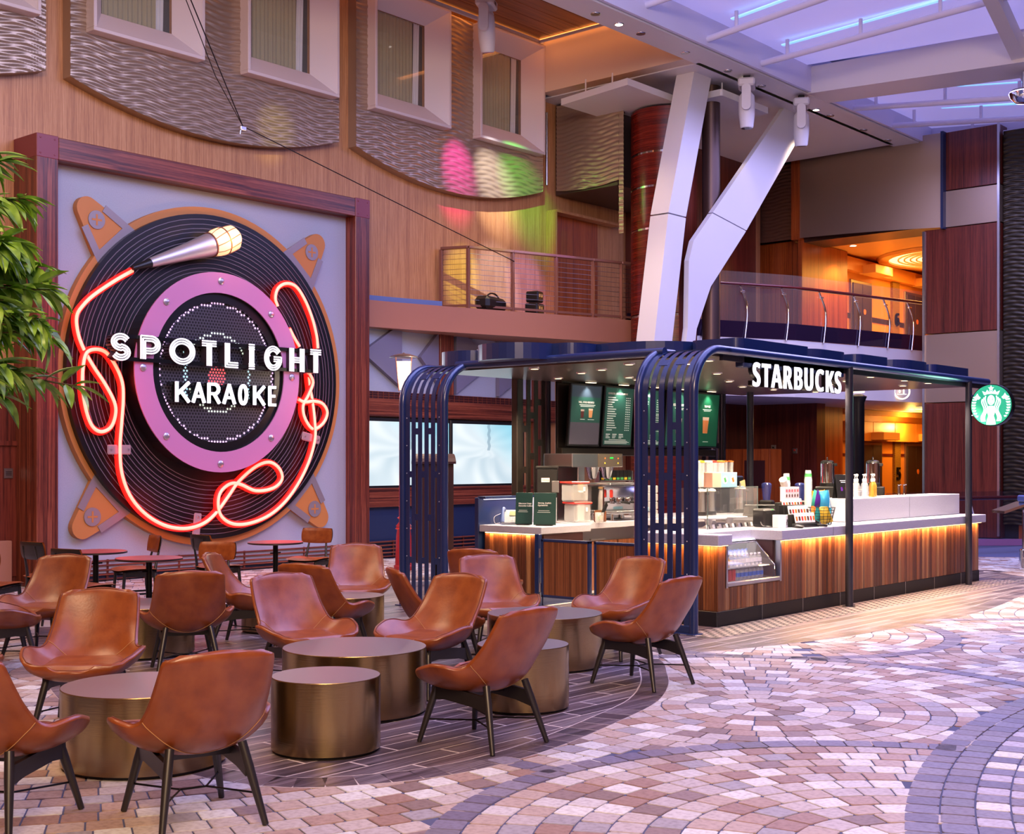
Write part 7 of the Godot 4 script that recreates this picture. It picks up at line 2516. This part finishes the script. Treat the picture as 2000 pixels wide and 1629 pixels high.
	rl.rod(V(-0.06, 0.12, 0), V(0.06, 0.0, 0), 0.045, -1, 16)
	rl.rod(V(0.0, 0.0, 0), V(0.0, -0.14, 0), 0.02, -1, 8)
	top("cup_tube", rl, M.plastic_white, "white cup tube tilted on its stand above the pink cartons", "cup tube", V(13.35, 1.3, -7.45), 0.2)
	# basket of crisps
	var bk := thing("wire_basket", "black wire basket full of bright crisp bags", "basket", V(13.36, 0.908, -7.0))
	for k in 7:
		var rg := G.new()
		var rr := 0.11 + k * 0.008
		var pp := PackedVector3Array()
		for i in 24:
			pp.append(V(cos(TAU * i / 24) * rr, 0.01 + k * 0.032, sin(TAU * i / 24) * rr))
		rg.tube(pp, 0.0025, 4, true)
		part("ring_wire", rg, M.black_metal, bk)
	for k in 18:
		var a := TAU * k / 18
		var w := G.new()
		w.rod(V(cos(a) * 0.11, 0.01, sin(a) * 0.11), V(cos(a) * 0.158, 0.205, sin(a) * 0.158), 0.0025, -1, 4)
		part("stave", w, M.black_metal, bk)
	var foil := [M.purple_foil, M.cyan_foil, M.gold_foil, M.teal_foil, M.orange_print, M.purple_foil, M.gold_foil, M.plastic_white, M.cyan_foil, M.purple_foil, M.teal_foil, M.gold_foil]
	for k in 12:
		var a := TAU * k / 6.0
		var rr := 0.07 if k < 6 else 0.06
		var g := G.new()
		for s in [1.0, -1.0]:
			var pp := PackedVector3Array()
			for j in 7:
				for i in 7:
					var u := i / 6.0 * 2 - 1
					var v := j / 6.0 * 2 - 1
					pp.append(V(u * 0.066, v * 0.1, s * 0.03 * (1 - u * u) * (1 - v * v)))
			g.grid(pp, 7, 7, false, s < 0)
		var cb := top("crisp_bag", g, foil[k], "%s crisp bag in the wire basket, %s" % [["purple", "bright blue", "gold", "teal", "orange", "violet", "yellow", "white", "sky blue", "deep purple", "green", "mustard"][k], "low down" if k < 6 else "sticking out on top"], "crisp bag", V(13.36 + cos(a) * rr, 0.908 + 0.1 + (0.19 if k >= 6 else 0.02), -7.0 + sin(a) * rr), a, "crisp bags")
		cb.rotation.z = 0.35 * sin(k * 2.3)
	for k in 2:
		var pd := thing("payment_pad", ["black payment pad lying before the snack rack", "small black payment pad beside the wire basket"][k], "payment pad", [V(12.72, 0.908, -6.92), V(13.13, 0.908, -6.88)][k], 0.4 + k, "payment pads")
		part("body", one(V(0, 0.015, 0), V(0.16 - k * 0.04, 0.022, 0.09), 0.006, Basis(Vector3.RIGHT, 0.12)), M.black_plastic, pd)
		part("screen", one(V(0, 0.028, -0.01), V(0.09, 0.002, 0.05), 0.0, Basis(Vector3.RIGHT, 0.12)), M.phone_grey, pd)
	# on the pale bar box
	var tc := thing("tent_card", "black folded tent card with small drinks on the bar box", "tent card", V(14.46, 1.185, -7.3), -0.5)
	for s in [-1.0, 1.0]:
		part("leaf", one(V(0, 0.14, s * 0.03), V(0.2, 0.29, 0.006), 0.001, Basis(Vector3.RIGHT, -s * 0.2)), M.black_plastic, tc)
	for k in 2:
		part("line_of_print", one(V(0, 0.21 - k * 0.02, 0.02 + 0.004 * k), V(0.09 - k * 0.03, 0.006, 0.002), 0.0, Basis(Vector3.RIGHT, -0.2)), M.white_print, tc)
		part("drink_print", one(V(-0.03 + k * 0.06, 0.11, 0.041), V(0.025, 0.045, 0.002), 0.0, Basis(Vector3.RIGHT, -0.2)), M.red_paint if k else M.purple_foil, tc)
	part("side_fold", (func() -> G:
		var g := G.new()
		g.slab(PackedVector2Array([Vector2(-0.055, 0), Vector2(0.055, 0), Vector2(0, 0.28)]), -0.102, -0.1, Transform3D(Basis(V(0, 0, 1), V(0, 1, 0), V(-1, 0, 0)), Vector3.ZERO))
		return g).call(), M.plastic_white, tc)
	for k in 6:
		bottle_pump(V(14.76 + k * 0.115, 1.185, -7.28 - 0.03 * (k % 2)), "pump syrup bottle with %s on the bar box" % ["clear syrup, shortest and first", "clear syrup, second", "clear syrup and orange collar, third", "clear syrup, fourth", "pale syrup, fifth", "golden syrup, last"][k], M.plastic_clear if k < 4 else M.amber)
	var dm2 := thing("chrome_hood", "low chrome roll-top hood behind the bar box", "hood", V(16.05, 0.9, -7.95))
	var hp := PackedVector3Array()
	for j in 2:
		for i in 11:
			var a := PI * i / 10
			hp.append(V(-0.25 + j * 0.5, 0.2 + 0.16 * sin(a), 0.16 * cos(a)))
	var hg := G.new()
	hg.grid(hp, 11, 2, false, true)
	part("roll_top", hg, M.chrome, dm2)
	part("tray", one(V(0, 0.1, 0), V(0.5, 0.2, 0.32), 0.008), M.steel, dm2)
	for k in 2:
		var tp := thing("water_tap", "small chrome tap rising behind the bar box, %s" % ["nearer", "farther"][k], "tap", V(16.3 + k * 0.16, 1.185, -7.42), 0.0, "chrome taps")
		part("stem", turned([Vector2(0.02, 0), Vector2(0.014, 0.03), Vector2(0.014, 0.12), Vector2(0.008, 0.13)], 10), M.chrome, tp)
		part("lever", one(V(0, 0.135, 0.01), V(0.02, 0.012, 0.05), 0.004), M.chrome, tp)

# ---------------------------------------------------------------- other things
func others() -> void:
	# lantern on a red post
	var lp := thing("street_lantern", "old-fashioned glowing lantern on a red post behind the far arch", "lantern", V(13.8, 0, -14.1))
	part("post", turned([Vector2(0.15, 0), Vector2(0.15, 0.06), Vector2(0.13, 0.08), Vector2(0.115, 0.5), Vector2(0.1, 0.62), Vector2(0.12, 0.66), Vector2(0.07, 0.72), Vector2(0.055, 1.3), Vector2(0.05, 2.55), Vector2(0.07, 2.6), Vector2(0.05, 2.66)], 16), M.red_paint, lp)
	for q in [[0.62, 0.13], [0.78, 0.1], [0.95, 0.075]]:
		part("collar", turned([Vector2(q[1] - 0.03, q[0] - 0.02), Vector2(q[1], q[0]), Vector2(q[1] - 0.03, q[0] + 0.02)], 16), M.red_plastic, lp)
	part("lantern_glass", turned([Vector2(0.1, 2.7), Vector2(0.165, 3.12)], 4), M.lantern_glow, lp)
	for k in 4:
		var r := G.new()
		r.rod(V(cos(k * PI / 2) * 0.1, 2.68, sin(k * PI / 2) * 0.1), V(cos(k * PI / 2) * 0.17, 3.2, sin(k * PI / 2) * 0.17), 0.008, -1, 6)
		part("rib", r, M.copper_rail, lp)
	part("cap", turned([Vector2(0.22, 3.18), Vector2(0.2, 3.2), Vector2(0.09, 3.235), Vector2(0.03, 3.24), Vector2(0.001, 3.26)], 20), M.steel, lp)
	omni(V(13.8, 2.9, -13.8), H("ffe6c8"), 0.9, 0.1)
	var l2 := thing("street_lantern", "glowing lantern on a dark post seen behind the inner kiosk post", "lantern", V(20.2, 0, -9.9))
	part("post", turned([Vector2(0.12, 0), Vector2(0.09, 0.5), Vector2(0.1, 2.6), Vector2(0.14, 2.7), Vector2(0.06, 2.74)], 14), M.black_metal, l2)
	part("lantern_glass", turned([Vector2(0.11, 2.76), Vector2(0.17, 3.12)], 4), M.lantern_glow, l2)
	part("cap", turned([Vector2(0.22, 3.14), Vector2(0.05, 3.24), Vector2(0.001, 3.26)], 16), M.steel, l2)
	# arched cabinet in a black frame
	var cb := thing("arched_cabinet", "dark maroon cabinet with an arched lid, seen through the far arch", "cabinet", V(12.95, 0, -12.65), 0.86)
	var ar := PackedVector2Array([Vector2(-0.29, 0.25), Vector2(0.29, 0.25), Vector2(0.29, 1.62)])
	for k in 9:
		var a := PI * (0.25 + 0.5 * k / 8.0)
		ar.append(Vector2(cos(a) * 0.42, 1.33 + sin(a) * 0.36))
	ar.append(Vector2(-0.29, 1.62))
	var g := G.new()
	g.slab(ar, -0.25, 0.25)
	part("body", g, M.maroon, cb)
	g = G.new()
	var lid := PackedVector2Array()
	for k in 9:
		var a := PI * (0.25 + 0.5 * k / 8.0)
		lid.append(Vector2(cos(a) * 0.47, 1.33 + sin(a) * 0.37))
	for k in 9:
		var a := PI * (0.75 - 0.5 * k / 8.0)
		lid.append(Vector2(cos(a) * 0.47, 1.36 + sin(a) * 0.37))
	g.slab(lid, -0.28, 0.28)
	part("lid", g, M.maroon, cb)
	for sx in [-0.42, 0.42]:
		part("frame_post", one(V(sx, 0.78, 0.1), V(0.08, 1.55, 0.08), 0.01), M.black_metal, cb)
	for y in [0.42, 0.14]:
		part("frame_rail", one(V(0, y, 0.16), V(1.0, 0.03, 0.03), 0.004), M.steel, cb)
	# information stand with a white model
	var st := thing("info_stand", "chrome stand with a winged sloping top at the far edge", "stand", V(19.9, 0, -7.05), -0.85)
	part("column", turned([Vector2(0.07, 0), Vector2(0.06, 0.05), Vector2(0.055, 0.9)], 18), M.chrome, st)
	part("foot", turned([Vector2(0.001, 0), Vector2(0.1, 0), Vector2(0.1, 0.3), Vector2(0.06, 0.32)], 18), M.chrome, st)
	g = G.new()
	g.slab(PackedVector2Array([Vector2(-0.42, 0.0), Vector2(-0.05, 0.13), Vector2(0.3, 0.13), Vector2(0.65, 0.02), Vector2(0.65, -0.02), Vector2(0.3, 0.09), Vector2(-0.05, 0.09), Vector2(-0.42, -0.04)]), -0.25, 0.25, Transform3D(Basis(), V(0, 0.89, 0)))
	part("winged_top", g, M.chrome, st)
	part("wedge", one(V(0.02, 1.07, 0.0), V(0.2, 0.1, 0.3), 0.02), M.blue_grey, st)
	var mo := thing("ship_model", "small white ship model resting on the chrome stand", "model", V(20.0, 1.12, -6.92), -0.85)
	part("hull", one(V(0.22, 0.05, 0), V(0.7, 0.1, 0.14), 0.02), M.plastic_white, mo)
	part("deck_house", one(V(0.25, 0.13, 0), V(0.55, 0.07, 0.11), 0.01), M.sky_print, mo)
	for k in 4:
		part("funnel", one(V(0.0 + k * 0.15, 0.2, 0), V(0.06, 0.08, 0.06), 0.015), M.plastic_white, mo)
	var bn := thing("blue_seat", "blue moulded seat shell beside the chrome stand", "seat", V(20.1, 0, -6.72), -0.85)
	part("back", one(V(0.16, 0.5, 0.05), V(0.34, 0.34, 0.08), 0.03), M.blue_grey, bn)
	part("bowl", turned([Vector2(0.05, 0.12), Vector2(0.16, 0.2), Vector2(0.2, 0.34)], 20), M.blue_grey, bn, V(0.16, 0, 0.05))
	part("pedestal", turned([Vector2(0.12, 0), Vector2(0.05, 0.02), Vector2(0.05, 0.14)], 14), M.steel, bn, V(0.16, 0, 0.05))
	# wire strung over the hall
	var w := thing("catenary_wire", "thin dark wire strung from the ceiling to the balcony", "wire")
	part("strand", tubed(path([V(6.2, 8.9, -10.9), V(11.13, 6.2, -14.5), V(17.75, 5.2, -15.32)]), 0.008, 5), M.black_metal, w)
	part("strand", tubed(path([V(6.25, 8.9, -10.9), V(10.2, 6.55, -13.85), V(11.13, 6.2, -14.5)]), 0.006, 5), M.black_metal, w)
	part("shackle", one(V(11.13, 6.17, -14.5), V(0.1, 0.06, 0.05), 0.01), M.steel, w)
	part("drop", tubed(path([V(11.1, 6.18, -14.5), V(11.08, 6.08, -14.5)]), 0.012, 5), M.steel, w)
	tree()

func tree() -> void:
	var o := thing("leafy_tree", "leafy green tree reaching in at the left edge", "tree", V(2.95, 0, -7.05))
	part("trunk", tubed(curve([V(0, 0, 0), V(0.03, 1.0, -0.02), V(-0.02, 2.0, 0.03), V(0.05, 3.3, 0)], 5), [0.09, 0.088, 0.086, 0.083, 0.08, 0.078, 0.076, 0.073, 0.07, 0.067, 0.063, 0.058, 0.05, 0.04, 0.03, 0.02], 10), M.twig, o)
	var r := RandomNumberGenerator.new()
	r.seed = 77
	# leaf blades
	var blades := []
	for k in 3:
		var g := G.new()
		for s in [-1.0, 1.0]:
			var pp := PackedVector3Array()
			for j in 7:
				var t := j / 6.0
				var wd := 0.024 * pow(sin(PI * pow(t, 0.8)), 0.9) + (0.0 if j else 0.0008)
				var bend := -0.02 * t * t * (1.0 + k)
				pp.append(V(0, bend, t * 0.15))
				pp.append(V(s * wd, bend + wd * 0.35, t * 0.15 + 0.004))
			g.grid(pp, 2, 7, false, s > 0)
		blades.append(g.mesh())
	var rt := V(0.655, 0, 0.756)
	var fw := V(0.756, 0, -0.655)
	# limbs spread towards the hall; each carries tufts of leaves
	var limbs := [[3.1, 0.5, 0.12], [2.95, 0.72, 0.1], [2.85, 0.9, -0.05], [2.72, 0.85, 0.0], [2.6, 1.0, -0.08], [2.5, 1.02, -0.12], [2.38, 0.9, -0.05], [2.25, 0.95, -0.16], [2.15, 0.8, -0.14], [3.3, 0.42, 0.12], [3.2, 0.62, 0.1], [3.0, 0.8, 0.02], [2.7, 0.95, -0.02], [2.45, 0.7, 0.0], [2.8, 0.6, 0.08], [2.62, 0.66, 0.05], [2.3, 0.66, -0.1]]
	var n := 0
	var rest := MultiMesh.new()
	var spare := []
	for L in limbs:
		for fz in 3:
			var base: Vector3 = V(0, L[0] - 0.35, 0)
			var tip: Vector3 = rt * (L[1] * r.randf_range(0.75, 1.06)) + fw * r.randf_range(-0.5, 0.45) + V(0, L[0] + L[2] + r.randf_range(-0.06, 0.06), 0)
			var mid: Vector3 = base.lerp(tip, 0.5) + V(0, 0.12, 0)
			var cv := curve([base, mid, tip], 5)
			part("twig", tubed(cv, [0.016, 0.014, 0.013, 0.012, 0.011, 0.009, 0.008, 0.007, 0.006, 0.005, 0.003], 5), M.twig, o)
			for k in 46:
				var t := r.randf_range(0.3, 1.0)
				var f := t * (cv.size() - 1)
				var p: Vector3 = cv[mini(int(f), cv.size() - 2)].lerp(cv[mini(int(f) + 1, cv.size() - 1)], f - int(f))
				var dir := (rt * r.randf_range(0.1, 1.0) + fw * r.randf_range(-0.9, 0.9) + V(0, r.randf_range(-0.75, 0.3), 0)).normalized()
				var up := (V(0, 1, 0) + fw * r.randf_range(-0.5, 0.3)).normalized()
				var x := up.cross(dir).normalized()
				var b := Basis(x, dir.cross(x), dir).scaled_local(Vector3.ONE * r.randf_range(0.9, 1.45))
				if n < 300 and k % 3 == 0 or n < 300 and fz == 2:
					part("leaf", blades[n % 3], M.leaf, o, p, b)
					n += 1
				else:
					spare.append(Transform3D(b, p))
	rest.transform_format = MultiMesh.TRANSFORM_3D
	rest.mesh = blades[1]
	rest.instance_count = spare.size()
	for k in spare.size():
		rest.set_instance_transform(k, spare[k])
	var mi := MultiMeshInstance3D.new()
	mi.name = "leaves"
	mi.multimesh = rest
	mi.material_override = M.leaf
	mi.set_meta("kind", "stuff")
	o.add_child(mi)
	part("planter", turned([Vector2(0.001, 0), Vector2(0.22, 0), Vector2(0.27, 0.42), Vector2(0.25, 0.43), Vector2(0.24, 0.36), Vector2(0.001, 0.36)], 24), M.taupe, o)
